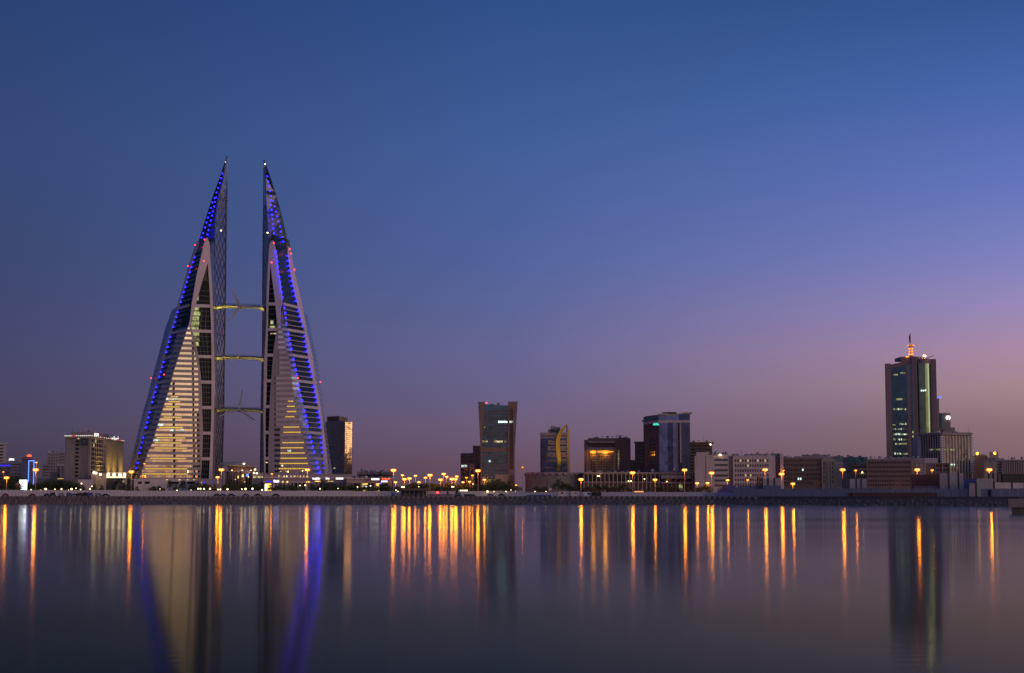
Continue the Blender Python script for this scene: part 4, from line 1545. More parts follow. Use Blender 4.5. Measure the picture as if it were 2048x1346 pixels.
for px in (566, 575, 614, 618):
    ob(r, 'lit_window', M['shop'], A, B, ZP(965.5, 1168), ZP(962.5, 1168), 1.52, 1.7, tt(px - 1.2, A, B), tt(px + 1.2, A, B))
for a, b in ((584, 612), (640, 660)):
    ob(r, 'dark_bay', M['window'], A, B, GZ, ZP(966, 1168), -.2, .2, tt(a, A, B), tt(b, A, B))
for t in fr(22):
    ob(r, 'pier', M['clad'], A, B, GZ, ZP(965, 1168), .2, .8, t - .004, t + .004)


def sign_bar(label, x0, x1, y0, y1, Y, mat, lumps=0, name='lit_sign'):
    """A lit sign whose lettering is too small to read: a row of glowing strokes on a dark board."""
    s = thing(name, label, 'sign', XP((x0 + x1) / 2, Y), Y, ZP(y1, Y))
    A, B = PT(x0, Y), PT(x1, Y)
    m = MB()
    m.obox(A, B, ZP(y1 + .4, Y), ZP(y0 - .4, Y), -.4, 0, -.03, 1.03)
    part('board', m, M['grey'], s)
    m = MB()
    if not lumps:
        m.obox(A, B, ZP(y1, Y), ZP(y0, Y), 0, .25)
    else:
        for i in range(lumps):
            h = RND.uniform(.55, 1.0)
            m.obox(A, B, ZP(y1, Y), ZP(y1 - (y1 - y0) * h, Y), 0, .25, (i + .1) / lumps, (i + RND.uniform(.75, .98)) / lumps)
    part('glowing_strokes', m, mat, s, stuff=bool(lumps))
    return s


sign_bar('white lit sign nearest the street lamp on the mall podium', 625, 640.5, 955, 959, 1164, M['signwhite'], 7)
sign_bar('shorter white lit sign in the middle of the mall podium roofline', 651.5, 659, 955.2, 958.5, 1164, M['signwhite'], 4)
sign_bar('white lit sign at the right end of the mall podium, under the dark tower', 672, 686.5, 955.5, 958.6, 1164, M['signwhite'])
sign_bar('lilac glowing sign above the yellow kiosk', 547.5, 558.5, 959.5, 964.5, 1120, M['signlilac'], 5)
sign_bar('dim blue sign left of the lilac glowing sign', 533, 545.5, 961.5, 964, 1122, M['bluebar'], 6)
kk = thing('kiosk', 'bright yellow lit kiosk behind the fence below the lilac sign', 'kiosk', XP(537, 1040), 1040)
A, B, C_, D_ = corners(529, 543, 1040, 5)
m = MB()
m.prism([A, B, C_, D_], GZ - .2, ZP(967, 1040))
part('wall', m, M['cream'], kk)
ob(kk, 'lit_front', emat('kiosk_glow', (1, .55, .06), 3.2, .35, .5), A, B, GZ + .3, ZP(967.6, 1040), 0, .3, .1, .98)
ob(kk, 'white_pillar', M['signwhite'], A, B, GZ + .5, ZP(968.5, 1040), .3, .5, .08, .3)

# --- dark tower with the gold side
gA, gB, gC = PT(651, 1372), PT(689.3, 1350), PT(703.3, 1354)
G = thing('gold_sided_tower', 'dark banded office tower whose right side mirrors the golden sunset', 'tower', gB[0], 1375)
gz = ZP(844, 1350)
m = MB()
m.prism([gA, gB, gC, (gC[0] - 16, 1410)], GZ - .3, gz)
part('wall', m, M['bronze'], G)
m = MB()
m.prism([PT(653, 1378), PT(677, 1366), (XP(677, 1366) + 4, 1395), PT(653, 1398)], gz, ZP(832, 1366))
part('penthouse', m, M['brown'], G)
for px in (655, 659, 663, 668, 673):
    mast(G, px, 1374, 829.5, ZP(832, 1366), .15)
for i in range(29):
    z = ZP(847.5 + i * 4.0, 1350)
    ob(G, 'spandrel', M['cream'], gA, gB, z - .62, z + .62, -.1, .3, 0.0, .995)
ob(G, 'roof_edge', M['cream'], gA, gB, gz - .5, gz + .9, -.5, .5, 0, 1)
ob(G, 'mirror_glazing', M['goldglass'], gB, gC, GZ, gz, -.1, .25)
for i in range(29):
    z = ZP(847.5 + i * 4.0, 1350)
    ob(G, 'transom', M['dbrown'], gB, gC, z - .14, z + .14, .1, .36)
for t in fr(5):
    ob(G, 'mullion', M['dbrown'], gB, gC, GZ, gz, .1, .4, t + .09, t + .11)
for i in (5, 9, 11, 13, 17, 20, 22):
    z = ZP(849.5 + i * 4.6, 1350)
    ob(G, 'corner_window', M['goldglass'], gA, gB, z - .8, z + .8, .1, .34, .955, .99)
ob(G, 'lit_window', M['litroom'], gA, gB, ZP(936.5, 1350), ZP(935.3, 1350), .3, .36, .4, .56)
for a, b, py in ((.3, .5, 893), (.6, .8, 917), (.2, .36, 925)):
    ob(G, 'lit_window', M['bronze'], gA, gB, ZP(py, 1350), ZP(py - 2, 1350), .3, .34, a, b)

# --- low shops between the dark tower and the lamp field
r, A, B = flat('shop_row', 'long low row of shops with lit undersides right of the dark tower', 'building', 693, 784, 957, 1150, 30, M['mauve'])
ob(r, 'cornice', M['offwhite'], A, B, ZP(958, 1150), ZP(956, 1150), 0, 1.0)
ob(r, 'canopy', M['tan'], A, B, ZP(966.5, 1150), ZP(964.5, 1150), 0, 2.5, .05, .98)
for a, b, mt in ((708, 720, 'window'), (724, 735, 'shop'), (738, 748, 'window'), (752, 759, 'shop'), (764, 776, 'window')):
    ob(r, 'shop_front', M[mt], A, B, GZ + .5, ZP(967, 1150), .0, .25, tt(a, A, B), tt(b, A, B))
r2, A2, B2 = flat('long_mauve_block', 'plain long mauve block behind the row of shops', 'building', 714, 786, 943.5, 1330, 20, M['mauve'])
ob(r2, 'window_band', M['window'], A2, B2, ZP(952, 1330), ZP(949, 1330), -.2, .08, .05, .95)
sign_bar('white lit sign over the row of shops', 743, 758.5, 956.8, 960, 1146, M['signwhite'])
sign_bar('red lit sign over the right end of the row of shops', 764, 780, 955.5, 959, 1146, M['signred'], 6)
sign_bar('white lit sign with a blue start under the red sign', 763, 775, 961.2, 964, 1145, M['signlilac'], 7)
sign_bar('small blue upright sign under the white and blue sign', 761, 763, 964.5, 969, 1145, M['signblue'])
sign_bar('dim white sign on the shop canopy', 723, 735, 972, 974, 1144, M['signwhite'], 7)

# --- flared tower
FYc = 1150
F = thing('flared_office_tower', 'office tower with banded blue glass between two flaring brown stone fins', 'tower', XP(990, FYc), FYc + 15)
A, B, C_, D_ = corners(961.5, 1016.5, FYc, 26)
Fz = lambda py: ZP(py, FYc)
m = MB()
m.prism([A, B, C_, D_], GZ - .3, [Fz(808.5), Fz(811), Fz(811), Fz(808.5)])
part('glass_body', m, M['teal'], F)
bands = list(range(816, 892, 6))
for i, py in enumerate(bands):
    ob(F, 'spandrel', M['teal'] if i == 0 else M['slate'], A, B, Fz(py + 1.35), Fz(py - 1.35), -.1, .35)
for i, py in enumerate([896 + 2.2 * k for k in range(4)]):
    ob(F, 'stone_band', M['brown'], A, B, Fz(py + 1.1), Fz(py - 1.0), -.1, .5)
for py in range(909, 952, 7):
    ob(F, 'spandrel', M['slate'], A, B, Fz(py + 2.2), Fz(py - 1.2), -.1, .4)
for t in fr(10):
    ob(F, 'mullion', M['mullion'], A, B, GZ, Fz(814), .0, .2, t - .004, t + .004)
for a, b, y0, y1, mt in [(996.5, 1006, 842, 845.6, 'litcool'), (1006.5, 1014.5, 842, 845.6, 'litcool'), (965, 975, 881.4, 884.5, 'litroom'), (987, 1005, 881.2, 884.8, 'litroom'), (1009, 1014, 881.5, 884.5, 'litgreen'),
                         (977, 981.5, 920.5, 924.5, 'litcool'), (968, 970, 853, 856, 'litgreen')]:
    q = M[mt]
    ob(F, 'lit_window', emat('bright_office', (.62, 1.0, .95), 2.2, .5, .5) if y0 == 842 else q, A, B, Fz(y1), Fz(y0), .36, .45, tt(a, A, B), tt(b, A, B))
for xs_, lab in (((956, 969, 961.0, 963.5), 'left'), ((1016, 1035.2, 1016, 1029.5), 'right')):
    m = MB()
    a0, a1, b0, b1 = xs_
    zt_, zm_ = Fz(804 if lab == 'left' else 803.3), Fz(905)
    yo = FYc - 1.2
    q = []
    for (x0_, x1_, z_) in ((b0, b1, GZ - .3), (b0, b1, zm_), (a0, a1, zt_)):
        X0, X1 = XP(x0_, yo), XP(x1_, yo)
        q.append([(X0, yo, z_), (X1, yo, z_), (X1 - .5, yo + 27, z_), (X0 + .5, yo + 27, z_)])
    m.hexa(q[0] + q[1])
    m.hexa(q[1] + q[2])
    part('stone_fin', m, M['brown'], F)
for px in (1020, 1022.7, 1025.4):
    a_, b_ = PT(px - .8, FYc - 1.2), PT(px + .8, FYc - 1.2)
    ob(F, 'slot_window', M['window'], a_, b_, Fz(939), Fz(817), -.3, .08)
for px in (1020, 1022.7, 1025.4):
    a_, b_ = PT(px - .8, FYc - 1.2), PT(px + .8, FYc - 1.2)
    ob(F, 'lit_window', M['litcool'], a_, b_, Fz(845.8), Fz(841.8), .09, .14)
for py in (952, 961):
    ob(F, 'slot_window', M['window'], PT(1021, FYc - 1.2), PT(1023, FYc - 1.2), Fz(py + 2), Fz(py - 2), -.3, .08)
piece('aircraft_warning_lamp', M['redlamp'], F, P(973, 805.5, FYc), (.6, .5, .5), 0, 'ball')
ob(F, 'entrance_block', M['tan'], A, B, GZ, Fz(949), -.5, 1.2, tt(990, A, B), 1.0)
ob(F, 'entrance_block', M['tan'], A, B, GZ, Fz(953), -.5, 1.0, 0, tt(971, A, B))
r, A, B = flat('annex_block', 'short banded annex block left of the flared tower', 'building', 921, 948, 909, 1185, 20, M['brown'])
for i, py in enumerate((914, 922, 930, 938, 946, 954)):
    ob(r, 'window_band', M['window'], A, B, ZP(py + 2.2, 1185), ZP(py - 1.6, 1185), -.3, .06, .03, .97)
for a, b in ((923, 925), (926.2, 928), (929, 931.5), (932.5, 934)):
    ob(r, 'lit_window', M['litcool'], A, B, ZP(934.5, 1185), ZP(930, 1185), .06, .12, tt(a, A, B), tt(b, A, B))
r, A, B = flat('annex_tower', 'taller plain annex tower against the left fin of the flared tower', 'building', 945.5, 963, 891.5, 1175, 18, M['brown'])
for px in (952, 956):
    ob(r, 'slot_window', M['window'], A, B, ZP(950, 1175), ZP(897, 1175), -.3, .05, tt(px - .7, A, B), tt(px + .7, A, B))
r, A, B = flat('porch_block', 'low tan porch block in front of the flared tower annexes', 'building', 938.5, 950, 928, 1165, 8, M['tan'])
ob(r, 'opening', M['window'], A, B, ZP(934, 1165), ZP(930.5, 1165), -.3, .06, .3, .6)
ob(r, 'opening', M['window'], A, B, ZP(948, 1165), ZP(938, 1165), -.3, .06, .3, .7)

# --- tower with the golden blade
SY = 1260
S_, A, B = flat('blade_fronted_tower', 'violet banded office tower with a tall curved golden blade on its front', 'tower', 1080.5, 1135, 865, SY, 24, M['mauve'])
Sz = lambda py: ZP(py, SY)
for i, py in enumerate((872, 878.2, 884, 890.5, 897, 903, 909.5, 916, 922.5, 929, 935.5, 941)):
    ob(S_, 'window_band', M['navyglass'] if i % 2 else M['bronze'], A, B, Sz(py + 1.6), Sz(py - 1.6), -.2, .08, .03, .98)
for py in (883.5, 896.3, 909.3, 922, 935):
    ob(S_, 'pale_ledge', M['mauve'], A, B, Sz(py + 1.2), Sz(py - 1.2), -.1, .7, tt(1104, A, B), tt(1113, A, B))
    ob(S_, 'pale_ledge', M['mauve'], A, B, Sz(py + 1.1), Sz(py - 1.1), -.1, .6, tt(1119, A, B), tt(1130, A, B))
    ob(S_, 'pale_block', M['offwhite'], A, B, Sz(py + 1.3), Sz(py - 1.3), -.1, .7, tt(1097, A, B), tt(1100, A, B))
m = MB()
for (xa, xb, ya), (xc, xd, yb_) in zip([(1081.5, 1089, 943), (1082.5, 1093, 905), (1083, 1096.5, 882)], [(1082.5, 1093, 905), (1083, 1096.5, 882), (1086, 1092, 878)]):
    q0 = [(*PT(xa, SY), Sz(ya)), (*PT(xb, SY), Sz(ya))]
    q1 = [(*PT(xc, SY), Sz(yb_)), (*PT(xd, SY), Sz(yb_))]
    f_ = lambda p, d: (p[0], p[1] + d, p[2])
    m.hexa([f_(q0[0], -1.4), f_(q0[1], -1.4), f_(q0[1], .2), f_(q0[0], .2), f_(q1[0], -1.4), f_(q1[1], -1.4), f_(q1[1], .2), f_(q1[0], .2)])
part('curved_glass_bay', m, M['navyglass'], S_)
m = MB()
cl = [(1134.6, 848.2, .6), (1131.5, 851.5, 1.8), (1126.5, 857, 2.6), (1121, 864, 3.2), (1117.3, 873, 3.7), (1115.8, 883, 4.0), (1115.8, 894, 4.0), (1117, 907, 3.9), (1118.2, 920, 3.6), (1117.6, 932, 3.2), (1116, 942.5, 2.6)]
fr_ = []
for i, (px, py, hw) in enumerate(cl):
    d = Vector((cl[min(i + 1, 10)][0] - cl[max(i - 1, 0)][0], cl[min(i + 1, 10)][1] - cl[max(i - 1, 0)][1]))
    d.normalize()
    nx, ny = -d.y, d.x
    a = P(px + nx * hw, py + ny * hw, SY - 3)
    b = P(px - nx * hw, py - ny * hw, SY - 3)
    fr_.append((a, b))
for (a, b), (c_, d_) in zip(fr_, fr_[1:]):
    k = Vector((0, 2.2, 0))
    m.hexa([a, b, b + k, a + k, c_, d_, d_ + k, c_ + k])
part('golden_blade', m, M['golden'], S_)
bq, cq = PT(1135, SY - .5), PT(1139.8, SY + 6)
m = MB()
m.prism([bq, cq, (cq[0], SY + 24), (bq[0], SY + 24)], GZ - .3, [Sz(849), Sz(863), Sz(863), Sz(849)])
part('gold_lit_wall', m, M['golden'], S_)  # gold light on this wall is put into its colour
plant(S_, A, B, [(1096, 1121, 858), (1101, 1111, 851.5), (1111, 1121, 854)], Sz(865), SY)
for px, py in ((1127, 946), (1110, 946)):
    ld = bpy.data.lights.new('blade_floodlight', 'SPOT')
    ld.energy = 5500
    ld.color = (1, .66, .2)
    ld.spot_size = math.radians(48)
    ld.spot_blend = 1
    ld.shadow_soft_size = .5
    lo = bpy.data.objects.new('blade_floodlight', ld)
    p = P(px + 8, py, SY - 26)
    lo.location = p
    lo.rotation_euler = (P(1119, 893, SY) - p).to_track_quat('-Z', 'Y').to_euler()
    COL.objects.link(lo)

# --- arcaded building
AY = 1110
AR = thing('arcaded_building', 'long low building with a scalloped drum at left and a tall arcade', 'building', XP(1230, AY), AY + 20)
Az = lambda py: ZP(py, AY)
m = MB()
dc, dr = XP(1110, AY + 30), 60 * AY / 3400
m.lathe(dc, AY + 26, [(dr, GZ - .3), (dr, Az(950.5)), (dr * 1.02, Az(946.5)), (dr * .99, Az(944))], 48, 1, 1.1)
part('drum_wall', m, M['concrete'], AR)
for j in range(30):
    a = math.pi + math.pi * (j + .5) / 30
    piece('wall_rib', M['concrete'], AR, (dc + dr * 1.005 * math.cos(a), AY + 26 + dr * 1.105 * math.sin(a), (GZ + Az(948)) / 2), (.5, .5, Az(948) - GZ), a)
m = MB()
for j in range(15):                                    # scallops under the cornice
    a0 = math.pi + math.pi * j / 15
    for s in range(6):
        u0, u1 = s / 6, (s + 1) / 6
        z_ = lambda u: Az(949.5) + 1.6 * math.sin(math.pi * u) - .6
        p_ = lambda u, k: (dc + dr * k * math.cos(a0 + math.pi / 15 * u), AY + 26 + dr * 1.1 * k * math.sin(a0 + math.pi / 15 * u))
        m.hexa([(*p_(u0, 1.05), z_(u0)), (*p_(u1, 1.05), z_(u1)), (*p_(u1, 1.0), z_(u1)), (*p_(u0, 1.0), z_(u0)),
                (*p_(u0, 1.05), Az(944.5)), (*p_(u1, 1.05), Az(944.5)), (*p_(u1, 1.0), Az(944.5)), (*p_(u0, 1.0), Az(944.5))])
part('scalloped_cornice', m, M['mauve'], AR)
A, B = PT(1166, AY), PT(1385, AY)
m = MB()
m.prism([(A[0], AY + 4), (B[0], AY + 4), (B[0] + 12, AY + 30), (A[0], AY + 30)], GZ - .3, Az(945))
part('rear_wall', m, M['brown'], AR)
ob(AR, 'window_band', M['window'], A, B, Az(962.5), Az(951), -4, -3.7, .01, .99)
ob(AR, 'gallery_floor', M['cream'], A, B, Az(965.5), Az(963.5), -4, -.6)
ob(AR, 'cornice', M['cream'], A, B, Az(946.5), Az(944.6), -4, .6)
pitch = 8.35
px = 1168.0
cols = []
while px < 1386:
    cols.append(px)
    px += pitch
for px in cols:
    a_, b_ = PT(px - .75, AY), PT(px + .75, AY)
    ob(AR, 'column', M['cream'], a_, b_, GZ, Az(950), -.7, .1)
for pa_, pb_ in zip(cols, cols[1:]):                   # arch heads
    m = MB()
    for s in range(8):
        u0, u1 = s / 8, (s + 1) / 8
        zz = lambda u: Az(952) + 1.45 * math.sqrt(max(0, 1 - (2 * u - 1) ** 2))
        x0_, x1_ = XP(pa_ + (pb_ - pa_) * u0, AY), XP(pa_ + (pb_ - pa_) * u1, AY)
        m.hexa([(x0_, AY + .02, zz(u0)), (x1_, AY + .02, zz(u1)), (x1_, AY + .7, zz(u1)), (x0_, AY + .7, zz(u0)),
                (x0_, AY + .02, Az(946.6)), (x1_, AY + .02, Az(946.6)), (x1_, AY + .7, Az(946.6)), (x0_, AY + .7, Az(946.6))])
    part('arch', m, M['cream'], AR)
for px, py in ((1196, 952), (1198.5, 952), (1257, 962), (1262, 962), (1333, 963), (1340, 963), (1289, 958)):
    piece('wall_lamp', M['walllamp'], AR, P(px, py, AY - .5), (.32, .3, .3), 0, 'ball')
a_, b_ = PT(1322, AY - 2), PT(1382, AY - 2)
ob(AR, 'porch_wall', M['cream'], a_, b_, Az(957), Az(950.5), -1.5, .5)
for i in range(5):
    ob(AR, 'porch_window', M['window'], a_, b_, Az(964), Az(957.5), -.8, -.4, .06 + .19 * i, .06 + .19 * i + .12)
ob(AR, 'porch_wall', M['cream'], a_, b_, Az(967), Az(964.4), -1.5, .4)
ob(AR, 'lit_window', M['litgreen'], a_, b_, Az(981), Az(968.5), -1.0, -.6, .6, .72)

# --- square building with the amber lit frame
QY = 1200
Q_, A, B = flat('frame_fronted_building', 'square brown building with a deep amber lit frame on its front', 'building', 1168.5, 1261.5, 879.5, QY, 30, M['brown'])
Qz = lambda py: ZP(py, QY)
tq = lambda px: tt(px, A, B)
ob(Q_, 'roof_storey', M['brown'], A, B, Qz(880), Qz(876), -28, -2, tq(1176), tq(1261))
plant(Q_, A, B, [(1188, 1198, 873.5), (1245, 1257, 874.5)], Qz(876), QY)
ob(Q_, 'upper_lintel', M['tan'], A, B, Qz(886.5), Qz(882), -.2, 3.2, tq(1177), tq(1231))
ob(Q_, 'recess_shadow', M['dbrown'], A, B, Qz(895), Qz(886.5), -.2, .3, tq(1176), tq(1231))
ob(Q_, 'frame_head', M['tan'], A, B, Qz(900.4), Qz(895), -.2, 4.2, tq(1174), tq(1231))
for a, b in ((1174, 1175.6), (1178, 1180), (1192.7, 1195), (1227.3, 1229.5)):
    ob(Q_, 'frame_column', M['cream'], A, B, GZ, Qz(900.4), 3.4, 4.1, tq(a), tq(b))
ob(Q_, 'window_wall', M['window'], A, B, Qz(945), Qz(906), .02, .1, tq(1180), tq(1226))
for t in fr(14, tq(1180), tq(1226)):
    ob(Q_, 'mullion', M['tan'], A, B, GZ, Qz(906), .1, .4, t - .004, t + .004)
for py in (911, 916, 921, 926, 931, 936, 941):
    ob(Q_, 'transom', M['tan'], A, B, Qz(py + .4), Qz(py - .4), .1, .38, tq(1180), tq(1226))
ob(Q_, 'soffit_panel', M['cream'], A, B, Qz(906.5), Qz(901), .1, .6, tq(1180), tq(1227))
for px in fr(9, 1180, 1227):
    p = P(px, 903.5, QY - 2.2)
    piece('soffit_lamp', emat('soffit_lamp_light', (1, .40, .03), 1.5) if 'soffit_lamp_light' not in bpy.data.materials else bpy.data.materials['soffit_lamp_light'], Q_, p, (1.9, .35, .35))
for px, w in ((1186, 2000), (1210, 2600)):
    ld = bpy.data.lights.new('frame_floodlight', 'POINT')
    ld.energy = w * 0.55
    ld.color = (1, .38, .03)
    ld.shadow_soft_size = 1.6
    lo = bpy.data.objects.new('frame_floodlight', ld)
    lo.location = P(px, 906, QY - 1.9)
    COL.objects.link(lo)
for i in range(8):
    py = 902 + i * 5
    ob(Q_, 'stair_window', M['litgreen'] if i < 8 else M['window'], A, B, Qz(py + 1.6), Qz(py - 1.2), -.1, .12, tq(1235.8), tq(1238.6))
for px in (1232, 1240.5, 1243, 1252, 1260):
    ob(Q_, 'wall_pier', M['brown'], A, B, GZ, Qz(881), -.1, .5, tq(px) - .004, tq(px) + .004)
m = MB()
p = P(1240, 870.5, QY + 3)
m.tube([(p.x, p.y, Qz(877)), p], .7, 6, .5)
m.tube([(p.x - 2.6, p.y, p.z - .2), (p.x + 2.6, p.y, p.z - .2)], .12, 4)
part('mast', m, M['darkmetal'], Q_)
r, A, B = flat('low_brown_block', 'low dark brown block between the frame building and the blue glass tower', 'building', 1260, 1273, 920, 1250, 15, M['dbrown'])

# --- blue glass tower with the wavy roof
BY = 1150
BT = thing('blue_glass_tower', 'blue glass office tower with a wavy overhanging roof and brown flank', 'tower', XP(1340, BY), BY + 15)
Bz = lambda py: ZP(py, BY)
bA, bB, bC = PT(1292, BY + 26), PT(1318.5, BY), PT(1381, BY - 4)
m = MB()
m.prism([bA, bB, bC, (bC[0], BY + 36), (bA[0], BY + 46)], GZ - .3, Bz(829))
part('core_wall', m, M['dbrown'], BT)
tb_ = lambda px: tt(px, bB, bC)
tl_ = lambda px: tt(px, bA, bB)
for a, b, mt, d in [(1319, 1336, 'midglass', .35), (1336.3, 1346.5, 'navyglass', .12), (1346.8, 1352.8, 'midglass', .25), (1353, 1357, 'mauve', .5), (1357.3, 1361.5, 'window', .05), (1364, 1381, 'navyglass', .3)]:
    ob(BT, 'glazing_strip' if mt != 'mauve' else 'grey_pier', M[mt], bB, bC, GZ, Bz(846), -.2, d, max(0, tb_(a)), min(1, tb_(b)))
ob(BT, 'cream_pier', M['cream'], bB, bC, Bz(926), Bz(846.5), -.2, 1.8, tb_(1361), tb_(1363.5))
for t in fr(9, tb_(1364), 1):
    ob(BT, 'mullion', M['mullion'], bB, bC, GZ, Bz(846), .25, .45, t - .003, t + .003)
for i in range(20):
    ob(BT, 'floor_line', M['navyglass'], bB, bC, Bz(850 + i * 5) - .1, Bz(850 + i * 5) + .1, .3, .4, .005, tb_(1336))
ob(BT, 'beige_band', M['offwhite'], bB, bC, Bz(845.8), Bz(841), -.3, 1.0, -.02, 1.0)
ob(BT, 'beige_band', M['offwhite'], bA, bB, Bz(845.8), Bz(841), -.3, 1.0, -.04, 1.0)
ob(BT, 'top_glazing', M['midglass'], bB, bC, Bz(841), Bz(829.5), -.2, .3, 0, tb_(1359))
ob(BT, 'top_glazing', M['navyglass'], bB, bC, Bz(841), Bz(828.5), -.2, .4, tb_(1359.2), 1)
ob(BT, 'top_glazing', M['greenglass'], bA, bB, Bz(841), Bz(831), -.2, .3, .1, 1)
for i in range(12):
    for j, t in enumerate((.35, .5, .65)):
        grid('window', BT, bA, bB, [Bz(853 + i * 7)], [t], 2.0, 1.3, M['window'])
m = MB()                                               # the roof wave, thin at the edges
wv = [(1286.8, 839.3, 30), (1294, 837.2, 27), (1304, 833, 15), (1313.5, 829.8, 3), (1318.5, 827.5, -2.5), (1327, 826.2, -2.5), (1338, 828.4, -2.5), (1347, 828.6, -2.5), (1356, 827, -2.5), (1366, 825, -2), (1376, 824.3, -2), (1384.5, 823.9, -1)]
for (x0_, y0_, d0_), (x1_, y1_, d1_) in zip(wv, wv[1:]):
    p0_, p1_ = P(x0_, y0_, BY + d0_), P(x1_, y1_, BY + d1_)
    th = 1.1
    m.hexa([(p0_.x, p0_.y, p0_.z - th), (p1_.x, p1_.y, p1_.z - th), (p1_.x, BY + 38, p1_.z - th), (p0_.x, BY + 44, p0_.z - th), (p0_.x, p0_.y, p0_.z), (p1_.x, p1_.y, p1_.z), (p1_.x, BY + 38, p1_.z), (p0_.x, BY + 44, p0_.z)])
part('wavy_roof', m, M['tan'], BT)
ob(BT, 'roof_plant', M['dbrown'], bB, bC, Bz(829), Bz(823.6), -14, -4, tb_(1324), tb_(1351))
mast(BT, 1338, BY + 8, 819.8, Bz(824), .12)
mast(BT, 1350.5, BY, 821.5, Bz(838), .1)
sign_bar('small teal glowing script sign under the wavy roof of the blue glass tower', 1307, 1319, 845.8, 850.5, BY - 1.4, M['signteal'], 6)
for px, py, mt in ((1357.6, 889.5, 'signwhite'), (1358.4, 903, 'litroom'), (1358.6, 871.5, 'litcool')):
    piece('lit_window', M[mt], BT, P(px, py, BY + .4), (.9, .5, 1.1 if mt != 'signwhite' else 1.6))
r, A, B = flat('side_wing', 'plain dark brown wing left of the blue glass tower', 'building', 1270, 1295, 884.5, 1190, 25, M['dbrown'])
ob(r, 'roof_slab', M['brown'], A, B, ZP(885, 1190), ZP(883, 1190), -24, 1, -.05, 1)
for i in range(8):
    ob(r, 'window_band', M['window'], A, B, ZP(891 + i * 6.5, 1190) - .5, ZP(891 + i * 6.5, 1190) + .5, -.2, .05, .15, .95)
r, A, B = flat('side_wing', 'plain dark brown wing right of the blue glass tower', 'building', 1378, 1425, 885.5, 1195, 25, M['dbrown'])
ob(r, 'roof_slab', M['brown'], A, B, ZP(886.3, 1195), ZP(884, 1195), -24, 1, 0, 1.06)
for i in range(8):
    ob(r, 'window_band', M['window'], A, B, ZP(892 + i * 6.5, 1195) - .5, ZP(892 + i * 6.5, 1195) + .5, -.2, .05, .08, .9)
piece('wall_lamp', M['walllamp'], r, P(1421, 889, 1193.5), (.35, .3, .7), 0, 'ball')

# --- pale hotel block
WY = 1090
W_ = thing('pale_block', 'pale pinkish block with a blank stair slab at its left and rows of small windows', 'building', XP(1478, WY), WY + 15)
Wz = lambda py: ZP(py, WY)
def wall(root, x0, x1, top, Y, dep, mat, name='wall'):
    c = corners(x0, x1, Y, dep)
    m = MB()
    m.prism(c, GZ - .3, ZP(top, Y))
    part(name, m, mat, root)
    return c[0], c[1]
A, B = wall(W_, 1389.5, 1411, 911.5, WY, 24, M['offwhite'])
wall(W_, 1393, 1416, 904.5, WY + 3, 18, M['offwhite'])
A1, B1 = wall(W_, 1411, 1457, 909.5, WY + 1.5, 26, M['offwhite'])
ob(W_, 'reveal', M['dbrown'], A1, B1, GZ, Wz(911), -.1, .1, tt(1411.3, A1, B1), tt(1412.6, A1, B1))
for py in (919.8, 930, 940.5, 951, 961, 971):
    ob(W_, 'shade_band', M['grey'], A1, B1, Wz(py + 2.3), Wz(py - 2.6), -.3, .08, tt(1429, A1, B1), tt(1456, A1, B1))
    grid('window', W_, A1, B1, [Wz(py)], fr(13, tt(1429.5, A1, B1), tt(1455.5, A1, B1)), .42, 1.25, M['window'], -.1, .14)
A2, B2 = wall(W_, 1456.5, 1466.5, 911, WY + 6, 20, M['grey'])
A3, B3 = wall(W_, 1466, 1551, 911, WY + 2, 26, M['offwhite'])
rows = [Wz(p) for p in (921, 931, 941, 950.5, 959.7, 968.5)]
cols_ = [tt(1471.5 + 4.95 * j, A3, B3) for j in range(14)]
grid('window', W_, A3, B3, rows, cols_, .85, 1.55, M['window'], -.2, .06, {(0, 2), (0, 5), (0, 9), (0, 12), (1, 5), (3, 4), (3, 6), (4, 5)}, M['litdim'])
A4, B4 = wall(W_, 1550, 1561, 909.5, WY + 5, 20, M['grey'])
ob(W_, 'slot_window', M['window'], A4, B4, GZ, Wz(914), -.2, .1, .72, .9)
A5, B5 = wall(W_, 1560.5, 1567, 906.5, WY, 24, M['offwhite'], 'edge_slab')
wall(W_, 1541, 1561, 906.5, WY + 9, 14, M['mauve'], 'roof_storey')
plant(W_, A3, B3, [(1493, 1501, 908.8), (1507, 1516, 908.6), (1521, 1529, 907.4), (1531, 1538, 906.4)], Wz(911), WY)
plant(W_, A1, B1, [(1424, 1427, 907.8), (1431, 1434, 907.6), (1448, 1451, 906.8), (1453, 1456, 906.6)], Wz(909.5), WY)
piece('roof_lamp', M['walllamp'], W_, P(1440, 909.8, WY - 1), (.75, .4, .55), 0, 'ball')
mast(W_, 1546, WY + 10, 900.5, Wz(906.5), .1)

# --- brown office blocks behind it
KY = 1180
K_ = thing('brown_office_block', 'long brown office block with dark window rows and a pale banded corner', 'building', XP(1625, KY), KY + 12)
A, B = wall(K_, 1566, 1645, 915.5, KY, 25, M['brown'])
zk = [ZP(p, KY) for p in (921, 930, 939.5, 948.5, 957.5, 966)]
grid('window', K_, A, B, zk, fr(17, .02, .99), .95, 1.5, M['window'], -.25, .05, {(4, 6), (4, 7), (2, 8)}, M['litcool'])
for z in zk:
    ob(K_, 'ledge', M['brown'], A, B, z - 1.3, z - 1.0, -.1, .4)
A, B = wall(K_, 1643, 1672, 918, KY - 4, 25, M['tan'], 'pier_wall')
for px in (1644, 1652.5, 1656, 1662, 1670):
    ob(K_, 'pier', M['cream'], A, B, GZ, ZP(921, KY), -.1, .7, tt(px, A, B), tt(px + 1.3, A, B))
grid('window', K_, A, B, [ZP(p, KY) for p in (927, 936, 945, 954, 963)], [tt(p, A, B) for p in (1648, 1665)], .8, 2.0, M['window'], -.2, .06)
